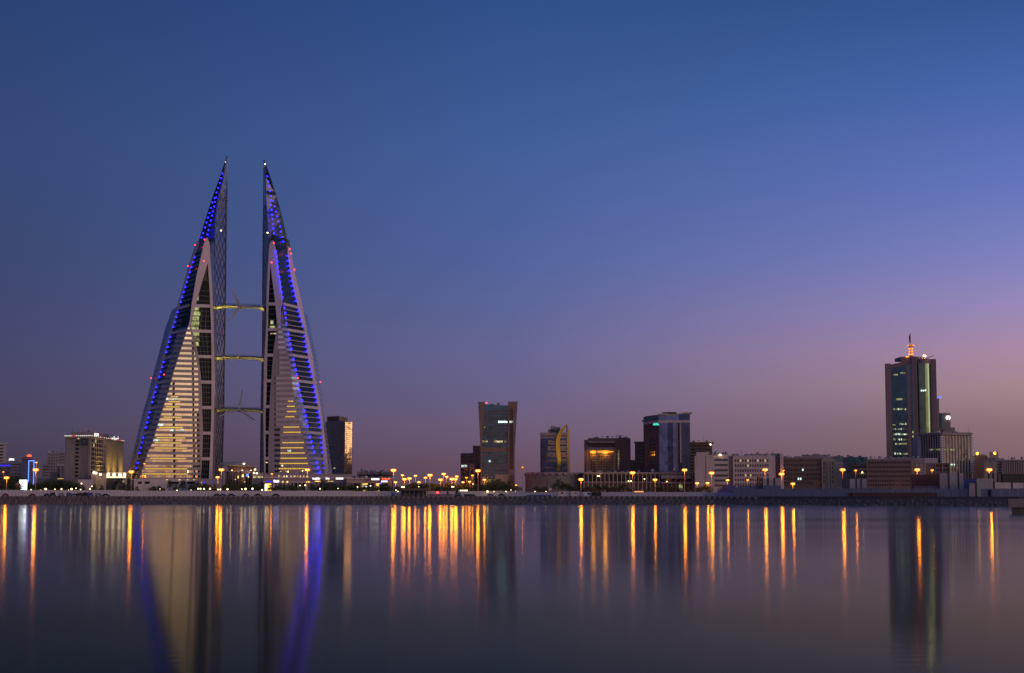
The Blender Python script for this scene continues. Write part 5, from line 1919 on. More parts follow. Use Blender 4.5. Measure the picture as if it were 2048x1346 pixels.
A, B = wall(K_, 1671.5, 1686, 925, KY - 2, 18, M['offwhite'], 'corner_wall')
for i in range(11):
    ob(K_, 'shade_band', M['grey'], A, B, ZP(929 + 4.2 * i, KY) - .45, ZP(929 + 4.2 * i, KY) + .45, -.1, .06)
A, B = wall(K_, 1600, 1687, 912.5, KY + 8, 14, M['mauve'], 'roof_storey')
ob(K_, 'corner_glazing', M['teal'], A, B, ZP(924, KY), ZP(911.5, KY), -8, .6, tt(1671, A, B), 1)
plant(K_, A, B, [(1588, 1601, 911.5), (1613, 1646, 908.5), (1626, 1640, 907)], ZP(915, KY), KY)
mast(K_, 1632, KY + 12, 900, ZP(908, KY), .1)
r, A, B = flat('dark_teal_block', 'dark teal glass block showing behind the brown office block corner', 'building', 1687, 1736, 914, 1330, 22, M['greenglass'])
ob(r, 'wall_strip', M['mauve'], A, B, GZ, ZP(918, 1330), 0, .6, 0, .16)
r, A, B = flat('low_office_block', 'low office block with a few windows below the dark teal block', 'building', 1700, 1738, 927, 1240, 18, M['brown'])
grid('window', r, A, B, [ZP(p, 1240) for p in (934, 943, 952, 961)], fr(8, .05, .95), 1.0, 1.6, M['window'])
piece('wall_lamp', M['walllamp'], r, P(1724.5, 945, 1238), (.45, .4, .45), 0, 'ball')
OY = 1150
O_ = thing('dim_office_block', 'dim brown office block with a grid of small windows below the tall granite tower', 'building', XP(1790, OY), OY + 12)
A, B = wall(O_, 1734, 1824, 919.5, OY, 25, M['brown'])
grid('window', O_, A, B, [ZP(p, OY) for p in (925, 934, 943, 952.5, 961.5, 970)], fr(19, .02, .98), 1.0, 1.5, M['window'], -.2, .06)
wall(O_, 1737, 1850, 917, OY + 8, 14, M['mauve'], 'roof_storey')
wall(O_, 1832, 1876, 916, OY + 5, 14, M['offwhite'], 'roof_storey')
A, B = wall(O_, 1823, 1852, 924, OY - 1, 20, M['tan'], 'pier_wall')
for px in (1832, 1840, 1849):
    ob(O_, 'pier', M['cream'], A, B, GZ, ZP(925, OY), -.1, .7, tt(px, A, B), tt(px + 1.2, A, B))
for i in range(6):
    ob(O_, 'ledge', M['offwhite'], A, B, ZP(931 + 6 * i, OY) - .5, ZP(931 + 6 * i, OY) + .5, -.1, .5, tt(1833, A, B), tt(1848, A, B))
A, B = wall(O_, 1850, 1900, 926, OY - 3, 18, M['brown'], 'balcony_wall')
for i, py in enumerate((931, 940, 949)):
    for a, b in ((1872, 1884), (1887, 1898)):
        ob(O_, 'balcony_opening', M['window'], A, B, ZP(py + 2.6, OY), ZP(py - 1.8, OY), -.3, .05, tt(a, A, B), tt(b, A, B))
for px in (1851, 1871, 1885, 1899):
    ob(O_, 'pier', M['tan'], A, B, GZ, ZP(926.5, OY), -.1, .6, tt(px, A, B) - .012, tt(px, A, B) + .012)

# --- tall granite tower
TY = 1250
T_ = thing('granite_tower', 'tall pink granite tower with green glass bays and a flag mast on top', 'tower', XP(1826, TY), TY + 15)
Tz = lambda py: ZP(py, TY)
def bay(name, x0, x1, top0, top1, Y, dep, mat):
    c = corners(x0, x1, Y, dep)
    m = MB()
    m.prism(c, GZ - .3, [ZP(top0, Y), ZP(top1, Y), ZP(top1, Y), ZP(top0, Y)])
    part(name, m, mat, T_)
    return c[0], c[1]
bay('granite_pier', 1774, 1786, 727.5, 727, TY, 34, M['pinkstone'])
bay('granite_wall', 1785.5, 1807.5, 729, 724.5, TY + 2, 32, M['pinkstone'])
bay('granite_wall', 1806.5, 1830, 716.5, 711.8, TY + 2, 30, M['pinkstone'])
bay('granite_wall', 1829, 1867, 711.8, 718.5, TY + 2.4, 30, M['pinkstone'])
bay('granite_pier', 1866, 1877.3, 718, 718, TY - 1, 34, M['pinkstone'])
gA1, gB1 = bay('glass_bay', 1786, 1817.5, 736.5, 731, TY + .8, 6, M['greenglass'])
bay('granite_pier', 1817.5, 1824, 730, 729, TY, 5, M['pinkstone'])
bay('glass_bay', 1824, 1829, 727.5, 727.5, TY + 1, 5, M['greenglass'])
bay('granite_pier', 1829, 1834, 714, 712.5, TY - .6, 5, M['pinkstone'])
bay('granite_pier', 1834.7, 1839, 713, 714, TY - .6, 5, M['pinkstone'])
# rounded glass bay: many narrow upright panes
cxr = XP(1853, TY)
rr = 14.6 * TY / 3400
for j in range(16):
    a0, a1 = math.radians(180 + 11.25 * j), math.radians(180 + 11.25 * (j + 1))
    p0_ = (cxr + rr * math.cos(a0), TY + 2.2 + rr * .9 * math.sin(a0))
    p1_ = (cxr + rr * math.cos(a1), TY + 2.2 + rr * .9 * math.sin(a1))
    ob(T_, 'curved_pane', M['bayglass'], p0_, p1_, GZ, Tz(727), -.6, 0, .02, .98)
m = MB()
m.lathe(cxr, TY + 2.2, [(rr * 1.03, Tz(727.3)), (rr * 1.03, Tz(718.3))], 28, 1, .92)
part('bay_cap', m, M['pinkstone'], T_)
lit_rows = [(1788, 1800, 747, 750.5, .35), (1805, 1815, 744, 747, .9), (1793, 1813, 796, 800, .8), (1786.5, 1815, 816, 820, .9), (1787, 1793, 847, 850.5, .9), (1801, 1817, 845.5, 849.5, .9),
            (1787.5, 1817, 856, 859.5, .9), (1788, 1816.5, 866, 870, 1), (1788, 1817, 876, 880.5, 1), (1789, 1815, 885.5, 889, .9), (1790, 1816.5, 904.5, 909, 1)]
for a, b, y0, y1, s in lit_rows:
    n_ = int((b - a) / 2.2)
    for i in range(n_):
        if RND.random() < .22:
            continue
        ob(T_, 'lit_window', M['litgreen'] if RND.random() < .8 else M['litcool'], gA1, gB1, ZP(y1, TY), ZP(y0 + RND.uniform(0, 1.5), TY), .02, .08,
           tt(a + (b - a) * (i + .08) / n_, gA1, gB1), tt(a + (b - a) * (i + .92) / n_, gA1, gB1))
for px, py in ((1843, 781), (1847, 781), (1851, 780.5)):
    piece('lit_window', M['litcool'], T_, P(px, py, TY - 3.6 + abs(px - 1853) * .12), (1.1, .4, 1.2))
for py in (864, 873):
    piece('lit_window', M['litgreen'], T_, P(1826.6, py, TY + .9), (1.5, .4, 1.8))
for i in range(40):                                    # slight floor joints in the glass bay
    ob(T_, 'floor_line', M['darkmetal'], gA1, gB1, Tz(742 + i * 4.4) - .08, Tz(742 + i * 4.4) + .08, -.1, .05)
ob(T_, 'roof_parapet', M['pinkstone'], PT(1806.5, TY + 8), PT(1848, TY + 8), Tz(718), Tz(711.5), -20, 0)
m = MB()                                               # drum of the beacon
bx, by = XP(1827.2, TY + 10), TY + 10
bz = lambda py: ZP(py, TY + 10)
m.lathe(bx, by, [(1.25, bz(712)), (1.15, bz(708)), (.95, bz(700)), (1.0, bz(692))], 14)
part('beacon_column', m, M['cream'], T_)
m = MB()
m.lathe(bx, by, [(1.4, bz(693.5)), (2.2, bz(692.2)), (2.2, bz(689.8)), (.4, bz(689))], 14)
part('beacon_crown', m, M['cream'], T_)
for k in range(10):
    a = 2 * math.pi * k / 10
    piece('crown_lamp', M['amber'], T_, (bx + 2.4 * math.cos(a), by + 2.4 * math.sin(a), bz(691)), (.28, .28, .3), 0, 'ball')
for dz_, rr_ in ((708.5, 1.5), (703, 1.35), (697.5, 1.3)):
    for k in range(8):
        a = 2 * math.pi * k / 8
        piece('column_lamp', M['amber'], T_, (bx + rr_ * math.cos(a), by + rr_ * math.sin(a), bz(dz_)), (.2, .2, .7), 0, 'ball')
for px, py, mt in ((1813, 713.5, 'amber'), (1816, 713.2, 'amber'), (1822, 709, 'amber'), (1848, 711.6, 'warmlamp'), (1850, 711.8, 'warmlamp')):
    piece('roof_lamp', M[mt], T_, P(px, py, TY + 1.2), (.65, .5, .4), 0, 'ball')
m = MB()
a, b = P(1853.5, 716.6, TY + 6), P(1868, 711, TY + 6)
m.tube([a, b], .22, 5)
part('roof_crane_arm', m, M['darkmetal'], T_)
fl_ = thing('flag', 'dark red flag hanging from the mast on top of the granite tower', 'flag', bx, by, bz(689))
m = MB()
m.tube([(bx, by, bz(689.2)), (bx, by, bz(664.5))], .1, 6, .06)
part('flagpole', m, M['metal'], fl_)
m = MB()
zt_, zb_ = bz(665.5), bz(684.5)
N_ = 8
for i in range(N_):
    for s in range(3):
        q = []
        for ii, ss in ((i, s), (i + 1, s), (i + 1, s + 1), (i, s + 1)):
            w_ = .15 + 1.15 * math.sin(math.pi * min(1, (ii / N_) ** .8 * .72 + .08))
            q.append((bx - .08 - w_ * ss / 3 * .95, by + .35 * math.sin(ss * 2.1 + ii * .8), zt_ + (zb_ - zt_) * ii / N_ - ss * .35))
        m.add(q, [(0, 1, 2, 3)])
part('cloth', m, wallmat('flag_cloth', (.30, .015, .03), .8, .2), fl_)

# --- behind and beside the granite tower
r, A, B = flat('slim_tower', 'slim beige tower edge with a blue lamp on top beside the granite tower', 'building', 1874, 1881.5, 797, 1330, 12, M['tan'])
piece('blue_roof_lamp', M['signblue'], r, P(1880, 794.3, 1329), (1.5, .5, .8), 0, 'ball')
r, A, B = flat('sign_block', 'grey block with a white glowing round emblem right of the granite tower', 'building', 1880.5, 1903.6, 826, 1290, 14, M['grey'])
ob(r, 'dark_glazing', M['greenglass'], A, B, GZ, ZP(826.6, 1290), -.1, .12, .02, .28)
e_ = thing('round_emblem', 'white glowing round emblem split by a dark notch on the grey block', 'emblem', 0, 0)
ec = P(1896.3, 835.5, 1288.5)
e_.location = ec
BASE[e_.name] = tuple(ec)
m = MB()
R_ = 4.6 * 1290 / 3400
for s in (-1, 1):                                      # two rounded halves
    pts = []
    for j in range(11):
        a = math.pi * (.5 - j / 10)
        pts.append((ec.x + s * (.06 + R_ * .98 * math.cos(a) * (1 if True else 1)), ec.z + R_ * math.sin(a) * (1.0 if math.sin(a) > 0 else .92)))
    pts[0] = (pts[0][0] + s * .25, pts[0][1])
    pts[-1] = (pts[-1][0] + s * .55, pts[-1][1])
    nn = len(pts)
    vs = [(x_, ec.y - .3, z_) for x_, z_ in pts] + [(x_, ec.y + .1, z_) for x_, z_ in pts]
    m.add(vs, [tuple(range(nn)), tuple(range(2 * nn - 1, nn - 1, -1))] + [(i, (i + 1) % nn, nn + (i + 1) % nn, nn + i) for i in range(nn)])
part('glowing_half', m, M['signwhite'], e_, stuff=True)
r, A, B = flat('stepped_roof_block', 'stepped mauve plant block behind the ribbed building roof', 'building', 1879, 1912, 855, 1270, 10, M['mauve'])
ob(r, 'roof_plant', M['grey'], A, B, ZP(862, 1270), ZP(858, 1270), 0, 1.5, .3, .6)
# ribbed building with the lamp dotted corner
XY_ = 1170
xA, xB, xC = PT(1841, XY_ + 18), PT(1884, XY_), PT(1944.5, XY_ + 9)
XR = thing('ribbed_building', 'cream building with dark upright window ribs and a scalloped cornice', 'building', xB[0], XY_ + 15)
Xz = lambda py: ZP(py, XY_)
m = MB()
m.prism([xA, xB, xC, (xC[0] - 4, XY_ + 40), (xA[0], XY_ + 40)], GZ - .3, Xz(871))
part('wall', m, M['cream'], XR)
for a_, b_, n_ in ((xA, xB, 8), (xB, xC, 9)):
    for i in range(n_):
        t = .06 + .9 * (i + .5) / n_
        ob(XR, 'window_strip', M['window'], a_, b_, GZ, Xz(871.5), -.4, .06, t - .021, t + .021)
        ob(XR, 'rib', M['cream'], a_, b_, GZ, Xz(870), -.1, .7, t - .058, t - .03)
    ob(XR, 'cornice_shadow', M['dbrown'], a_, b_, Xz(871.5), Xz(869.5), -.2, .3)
    ob(XR, 'cornice', M['mauve'], a_, b_, Xz(869.5), Xz(865.4), -.6, 1.4, -.01, 1.01)
    for i in range(n_ * 2):
        t = (i + .5) / (n_ * 2)
        ob(XR, 'cornice_tooth', M['cream'], a_, b_, Xz(866), Xz(864.2), .2, 1.7, t - .012, t + .012)
ob(XR, 'lit_floor', M['litgreen'], xA, xB, Xz(900.5), Xz(897.3), .06, .12, .45, .98)
ob(XR, 'lit_floor', M['litgreen'], xB, xC, Xz(900.5), Xz(897.8), .06, .12, .02, .42)
for (qx, qy) in (xB, (xA[0] - .3, xA[1]), (xC[0] + .3, xC[1])):
    m = MB()
    for i in range(17):
        z = Xz(874 + i * 4.6)
        m.lathe(qx, qy, [(1.35, z - .35), (1.45, z + .2), (1.3, z + .45)], 8)
    part('corner_balcony', m, M['white'], XR, stuff=True)
for px in (1901.5, 1904, 1908.5):
    piece('wall_lamp', M['litcool'], XR, P(px, 929, XY_ + 2), (.6, .4, 1.0))
r, A, B = flat('flat_roofed_block', 'dark brown block with two amber floodlit roof huts at the right edge', 'building', 1945, 1976, 911, 1220, 20, M['brown'])
ob(r, 'roof_hut', M['tan'], A, B, ZP(911.5, 1220), ZP(904.5, 1220), -12, -1, .22, .45)
A, B = wall(r, 1966, 2000, 916, 1225, 18, M['brown'], 'upper_wall')
ob(r, 'roof_hut', M['tan'], A, B, ZP(916.5, 1225), ZP(903.5, 1225), -12, -1, .4, .93)
for px, py in ((1954.5, 907), (1989.5, 906.5)):
    piece('roof_floodlight', emat('roof_floodlight_light', (1, .5, .03), 6), r, P(px, py, 1216), (.95, .5, 1.0), 0, 'ball')
r, A, B = flat('pilastered_block', 'low cream block with pale upright pilasters at the right edge', 'building', 1969, 2075, 921, 1160, 20, M['brown'])
ob(r, 'cornice', M['mauve'], A, B, ZP(922, 1160), ZP(919.5, 1160), -18, .8)
for i in range(17):
    px = 2005 + 4.6 * i
    ob(r, 'pilaster', M['cream'], A, B, GZ, ZP(923, 1160), -.1, .6, tt(px, A, B), tt(px + 1.9, A, B))
for py in (929, 934, 940, 945):
    ob(r, 'window_band', M['window'], A, B, ZP(py + 1.4, 1160), ZP(py - 1.4, 1160), -.2, .08, tt(1996, A, B), tt(2003.5, A, B))
ob(r, 'blank_wall', M['tan'], A, B, GZ, ZP(922.5, 1160), -.1, .3, 0, tt(1994, A, B))


# --- roof clutter: cooling units, tanks and aerials on the flat roofs
def clutter(root, x0, x1, top, Y, n, deep=8):
    r_ = random.Random(int(x0 * 7 + n))
    z = ZP(top, Y)
    for i in range(n):
        px = x0 + (x1 - x0) * (i + r_.uniform(.1, .9)) / n
        y = Y + r_.uniform(2.5, deep)
        x = XP(px, y)
        k = r_.random()
        m = MB()
        if k < .45:
            w_, h_ = r_.uniform(.8, 1.8), r_.uniform(.7, 1.3)
            m.box(x - w_, x + w_, y, y + 1.5, z - .2, z + h_)
            m.lathe(x, y + .75, [(.55, z + h_), (.55, z + h_ + .2)], 8)
            part('cooling_unit', m, M['grey'], root)
        elif k < .68:
            h_ = r_.uniform(1.2, 2.0)
            m.lathe(x, y, [(.9, z + .5), (.95, z + h_), (.4, z + h_ + .35)], 10)
            for dx in (-.6, .6):
                m.box(x + dx - .08, x + dx + .08, y - .1, y + .1, z - .2, z + .5)
            part('water_tank', m, M['white'] if r_.random() < .4 else M['grey'], root)
        elif k < .88:
            h_ = r_.uniform(2.0, 4.5)
            m.tube([(x, y, z - .2), (x, y, z + h_)], .09, 4, .05)
            m.tube([(x - .6, y, z + h_ * .8), (x + .6, y, z + h_ * .8)], .05, 4)
            part('antenna', m, M['darkmetal'], root)
        else:
            m.lathe(x, y, [(.1, z + .8), (.75, z + 1.15), (.85, z + 1.5)], 10)
            m.tube([(x, y, z - .2), (x, y, z + .9)], .1, 5)
            part('satellite_dish', m, M['white'], root)


def find(label_start):
    for o_ in scene.objects:
        if o_.parent is None and label_start in str(o_.get('label', '')):
            return o_


for lab, x0, x1, top, Y, n in [('pale pinkish block', 1412, 1456, 909.6, WY + 4, 7), ('pale pinkish block', 1467, 1548, 911.1, WY + 5, 12), ('long brown office block', 1569, 1600, 915.6, KY + 1, 5), ('long brown office block', 1604, 1685, 912.6, KY + 9, 11),
                               ('dim brown office block', 1738, 1848, 917.1, OY + 9, 14), ('low cream block', 1972, 2046, 919.7, 1162, 9), ('dark teal glass block', 1690, 1734, 914.1, 1332, 5), ('square brown building', 1180, 1258, 876.1, QY + 4, 8),
                               ('long low building', 1172, 1380, 944.7, AY + 6, 16), ('office tower with banded', 968, 1012, 810, FYc + 3, 4), ('short banded annex', 923, 945, 909.1, 1187, 4), ('long mauve block', 717, 784, 943.6, 1332, 7),
                               ('long low row of shops', 697, 782, 957.1, 1152, 8), ('long low mall podium', 530, 648, 948.1, 1172, 7), ('slab shaped apartment', 95, 116, 905.6, 1752, 4), ('tan slab hotel', 148, 184, 862.6, HY0 + 14, 3),
                               ('cream building with dark upright', 1850, 1940, 865.2, XY_ + 8, 7), ('plain dark brown wing right', 1384, 1420, 884.1, 1197, 4), ('dark brown block with two', 1947, 1972, 911.1, 1222, 4), ('mid height block', 23, 42, 924.1, 1382, 3)]:
    clutter(find(lab), x0, x1, top, Y, n)
# ------------------------------------------------------------------ street furniture, trees, vehicles, fences
SEGS = [(-60, 40, 'the white apartment tower at the left edge'), (40, 75, 'the blue neon outlined building'), (75, 127, 'the far blocks left of the hotel'), (127, 255, 'the tan hotel'),
        (255, 430, 'the gold banded twin tower'), (430, 526, 'the domed pavilion'), (526, 650, 'the mauve twin tower'), (650, 706, 'the dark gold sided tower'), (706, 786, 'the row of shops'),
        (786, 857, 'the dark roofed shed'), (857, 920, 'the open gap right of the shed'), (920, 962, 'the flared tower annexes'), (962, 1048, 'the flared tower'), (1048, 1164, 'the scalloped drum'),
        (1164, 1263, 'the amber framed building'), (1263, 1389, 'the blue glass tower'), (1389, 1466, 'the blank slab of the pale block'), (1466, 1567, 'the windowed pale block'),
        (1567, 1689, 'the brown office block'), (1689, 1736, 'the dark teal block'), (1736, 1824, 'the dim office block'), (1824, 1946, 'the ribbed building'), (1946, 2100, 'the pilastered block')]
ORDN = ['first', 'second', 'third', 'fourth', 'fifth', 'sixth', 'seventh', 'eighth', 'ninth', 'tenth', 'eleventh', 'twelfth', 'thirteenth', 'fourteenth', 'fifteenth', 'sixteenth', 'seventeenth', 'eighteenth', 'nineteenth', 'twentieth']


def seg(px):
    for i, (a, b, s) in enumerate(SEGS):
        if a <= px < b:
            return i
    return len(SEGS) - 1


def labels(noun, pxs):
    """One label each: counted from the left in front of the landmark behind it."""
    out = {}
    by = {}
    for k, px in enumerate(pxs):
        by.setdefault(seg(px), []).append((px, k))
    for s, l in by.items():
        l.sort()
        for i, (px, k) in enumerate(l):
            out[k] = f'{noun} before {SEGS[s][2]}' if len(l) == 1 else f'{noun}, {ORDN[i]} from the left before {SEGS[s][2]}'
    return out


def copy_thing(root, loc, scale=(1, 1, 1), rz=0.0, label=None):
    r = root.copy()
    COL.objects.link(r)
    r.location, r.scale, r.rotation_euler = loc, scale, (0, 0, rz)
    if label:
        r['label'] = label
    BASE[r.name] = tuple(loc)
    for ch in list(root.children):
        c_ = ch.copy()
        COL.objects.link(c_)
        c_.parent = r
        for g_ in ch.children:
            d_ = g_.copy()
            COL.objects.link(d_)
            d_.parent = c_
    return r


# ---- street lamps: mast, base, cross arm, luminaires
M['sodium'] = emat('sodium_lamp_light', (1.0, 0.50, 0.12), 5)
M['halo'] = emat('sodium_halo_light', (1.0, 0.225, 0.006), 1.8)  # orange glow round each lamp, shaped as an added glowing ball
M['sodium_dim'] = emat('sodium_lamp_dim_light', (1.0, 0.46, 0.05), 3.5)
M['pole'] = wallmat('lamp_pole_steel', (0.30, 0.28, 0.26), .5, .1)
LAMPS = [  # px, py, metres off, size
    (72, 939, 985, 1.25), (13.5, 955, 1010, 1.15), (7, 943.5, 1060, .45), (73, 924.5, 1180, .6), (263, 943, 990, 1.15), (289, 927, 1150, .5),
    (443, 939, 990, 1.15), (435.5, 954, 1040, .9), (615, 939, 990, 1.1), (544, 947.5, 1060, .5),
    (787, 940, 990, 1.2), (791, 964, 1060, .8), (805, 950, 1080, .75), (809, 958, 1110, 1.1), (819, 956.5, 1130, 1.1), (831, 951, 1100, .8), (838, 964, 1140, .9), (851, 955, 1120, .85), (860, 950, 1060, 1.2),
    (881, 959, 1100, 1.1), (887.5, 947.5, 1070, 1.0), (893.5, 953, 1130, .85), (904, 957.5, 1120, 1.2), (911, 958, 1140, 1.1), (913.5, 952.5, 1090, .9), (926, 964, 1120, .75), (933, 955, 1130, .65), (939, 963, 1110, .75),
    (945, 950.5, 1100, .65), (956, 941, 990, 1.15), (969, 959, 1060, .8), (1032, 970, 1060, .55), (1045, 934, 1050, .38), (1162, 958.5, 1010, 1.15),
    (1265, 945, 990, 1.15), (1310, 959, 1000, .95), (1369, 939.5, 990, 1.1), (1394, 966, 1020, .85), (1415, 965.5, 1010, .8), (1423, 945.5, 990, 1.15), (1455, 960, 985, .75), (1495, 959.5, 1010, .55),
    (1530, 939, 980, 1.15), (1563, 947.5, 975, 1.15), (1567, 940.5, 1090, .5), (1585.5, 967, 960, .95), (1685, 939, 975, 1.15), (1711, 940.5, 1030, .65), (1834, 939, 965, 1.15), (1864, 940, 1060, .7), (1978, 939, 960, 1.25)]
big = [l for l in LAMPS if l[3] > .9]
small = [l for l in LAMPS if l[3] <= .9]
for grp, noun in ((big, 'large orange street lamp'), (small, 'smaller orange street lamp')):
    lb_ = labels(noun, [l[0] for l in grp])
    for k, (px, py, Y, s) in enumerate(grp):
        p = P(px, py, Y)
        t = thing('street_lamp', lb_[k], 'street lamp', p.x, p.y, GZ, 'street lamps along the waterfront')
        m = MB()
        m.tube([(p.x, p.y, GZ - .2), (p.x, p.y, p.z + .7)], .20, 7, .12)
        m.lathe(p.x, p.y, [(.34, GZ - .1), (.34, GZ + .5), (.2, GZ + .9)], 8)
        part('pole', m, M['pole'], t)
        m = MB()
        wd = 1.25 * s
        m.tube([(p.x - wd, p.y - .2, p.z + .45), (p.x, p.y, p.z + .75), (p.x + wd, p.y - .2, p.z + .45)], .08, 5)
        part('cross_arm', m, M['pole'], t)
        for sx in (-1, 1):
            h = MB()
            cx_ = p.x + sx * wd * .42
            h.lathe(cx_, p.y - .2, [(.75 * s, p.z + .12), (.6 * s, p.z + .42), (.2 * s, p.z + .55)], 8, 1, .8)
            hd = part('lamp_housing', h, M['pole'], t)
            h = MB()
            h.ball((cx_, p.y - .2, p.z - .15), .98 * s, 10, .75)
            part('halo_ball', h, M['halo'], hd)
            h = MB()
            h.ball((cx_, p.y - .95 * s - .1, p.z - .1), .5 * s, 8, .7)
            part('lens', h, M['sodium'] if s > .7 else M['sodium_dim'], hd)
        ld = bpy.data.lights.new('lamp_light', 'POINT')
        ld.energy = 1900 * s ** 2.7
        ld.color = (1.0, 0.25, 0.0)
        ld.shadow_soft_size = .72 * s
        lo = bpy.data.objects.new('lamp_light', ld)
        lo.location = (p.x, p.y - 1.6, p.z - .9)
        COL.objects.link(lo)

# ---- garden lamps behind the fence
GL = [(62, 980, .5), (81, 980.4, .4), (89, 978, .3), (92, 978.2, .75), (110, 978.5, .4), (123, 978.3, .62), (137, 980, .36), (143, 978.2, .8), (152, 976.5, .4), (161, 979, .45), (180, 978, .5), (184, 972.5, .35),
      (163, 967, .55), (320, 978, .25), (354, 981, .55), (382, 980, .25), (396.5, 977.5, .62), (401, 977.5, .62), (408, 977.5, .55), (420, 977.5, .7), (436, 979, .55), (441, 979, .62), (455, 978.5, .7), (484, 978.5, .5), (491, 978, .8), (505, 977.5, .7),
      (524, 980, .55), (600, 971, .42), (610.5, 970.5, .6), (640, 977.5, .5), (676, 977, .32), (715, 974, .45), (741, 971.5, .5), (792, 980.5, .5), (796, 983, .35), (804, 974, .6), (808, 974, .6), (904, 973.5, .5), (907, 973.5, .5),
      (921, 981, .5), (924.5, 981, .5), (928, 981, .5), (931.5, 981, .55), (934, 981, .5), (837.5, 973.5, .3), (946, 968, .35), (975, 983, .75), (988, 983, .3), (1012, 983, .32), (1022, 980, .32), (1031, 983, .5), (1070, 983, .36), (1092, 983, .3),
      (1233, 987, .35), (1247, 986.5, .6), (1297, 987, .3), (1332.5, 987, .5), (1385, 987, .3), (1402, 987.5, .3)]
glm = {}
lb_ = labels('small pale garden lamp', [g_[0] for g_ in GL])
M['globe'] = emat('globe_lamp_light', (1.0, 0.76, 0.36), 6)
for k, (px, py, s) in enumerate(GL):
    Y = 1000 if py < 981.5 else 960
    p = P(px, py, Y)
    t = thing('garden_lamp', lb_[k], 'lamp', p.x, p.y, GZ, 'small lamps along the garden fence')
    m = MB()
    m.tube([(p.x, p.y, GZ - .1), (p.x, p.y, max(GZ + .3, p.z - .3))], .07, 5)
    part('post', m, M['pole'], t)
    piece('globe', M['globe'], t, p, (s * .66,) * 3, 0, 'ball')

# ---- trees
leafm = wallmat('tree_leaves', (0.085, 0.105, 0.04), .7, .35, 1.0, False, 0)
palmm = wallmat('palm_fronds', (0.10, 0.11, 0.045), .6, .3, 1.0, False, 0)
barkm = wallmat('tree_bark', (0.13, 0.095, 0.07), .9, .25, 1.0, True, .3)


def proto_tree(seed):
    """A broad tree one metre in scale: 10 m high, crown 9 m wide."""
    r = random.Random(seed)
    t = MB()
    t.tube([(0, 0, -.4), (.1, 0, 1.2), (.05, .1, 3.0)], .32, 7, .2)
    tips = []
    for k in range(7):
        a = 2 * math.pi * k / 7 + r.uniform(-.3, .3)
        e = Vector((math.cos(a) * r.uniform(1.4, 3.0), math.sin(a) * r.uniform(1.4, 3.0), r.uniform(4.6, 8.4)))
        t.tube([(.05, .1, 2.6 + .1 * k), (e.x * .5, e.y * .5, e.z * .62), e], .14, 5, .04)
        tips.append(e)
    c = MB()
    lumps = [(e, r.uniform(1.1, 1.9)) for e in tips] + [(Vector((r.uniform(-2, 2), r.uniform(-2, 2), r.uniform(4, 8.6))), r.uniform(.8, 1.7)) for _ in range(8)]
    for e, rad_ in lumps:
        for _ in range(70):
            d = Vector((r.gauss(0, 1), r.gauss(0, 1), r.gauss(0, 1))).normalized() * rad_ * r.uniform(.55, 1.15)
            p = e + d
            s = r.uniform(.22, .5)
            u = Vector((r.gauss(0, 1), r.gauss(0, 1), r.gauss(0, .6))).normalized()
            v = u.cross(Vector((r.gauss(0, 1), r.gauss(0, 1), r.gauss(0, 1)))).normalized()
            c.add([p - u * s, p + v * s * .45, p + u * s, p - v * s * .45], [(0, 1, 2, 3)])
    return t, c


def proto_palm(seed):
    """A date palm, 9 m high."""
    r = random.Random(seed)
    t = MB()
    ring = []
    for k in range(13):
        z = -.3 + k * .55
        ring.append((.12 * math.sin(k * .2), 0, z))
    t.tube(ring, .30, 8, .2)
    for k in range(20):
        z = .3 + k * .31
        t.lathe(.12 * math.sin(z / .55 * .2), 0, [(.25, z), (.31, z + .16), (.24, z + .2)], 7)
    c = MB()
    top = Vector((.12 * math.sin(2.4), 0, 6.3))
    for k in range(30):
        a = 2.4 * k + r.uniform(-.2, .2)
        el0 = math.radians(r.uniform(-25, 80))
        ln = r.uniform(2.3, 3.3)
        p = top.copy()
        d = Vector((math.cos(a) * math.cos(el0), math.sin(a) * math.cos(el0), math.sin(el0)))
        side = Vector((-math.sin(a), math.cos(a), 0))
        n = 9
        prev = p.copy()
        for i in range(n):
            d = (d + Vector((0, 0, -.17))).normalized()
            p = prev + d * ln / n
            w_ = .95 * math.sin(math.pi * (i + 1.2) / (n + 1.6))
            up = side.cross(d)
            for s in (-1, 1):                          # paired leaflets
                q = p + side * s * w_ + d * .35 - up * .18
                c.add([prev, q, p], [(0, 1, 2)])
            c.add([prev + side * .035, p + side * .03, p - side * .03, prev - side * .035], [(0, 1, 2, 3)])
            prev = p
    return t, c


PROTO = {}
for nm, fn, seeds, cm in (('broad_tree', proto_tree, (1, 2, 3), leafm), ('palm_tree', proto_palm, (5, 6), palmm)):
    PROTO[nm] = []
    for sd_ in seeds:
        t, c_ = fn(sd_)
        PROTO[nm].append((t.mesh('trunk', barkm), c_.mesh('crown', cm)))


def tree(nm, px, top, Y, label, group, wide=1.0, z0=GZ):
    h0 = 9.4 if nm == 'broad_tree' else 9.0
    p = P(px, top, Y)
    s = (p.z - z0) / h0
    t = thing(nm, label, 'tree' if nm == 'broad_tree' else 'palm', p.x, Y, z0, group)
    t.rotation_euler = (0, 0, RND.uniform(0, 6.28))
    t.scale = (s * wide, s * wide, s)
    for n_, me in zip(('trunk', 'crown'), RND.choice(PROTO[nm])):
        link(bpy.data.objects.new(n_, me), t)


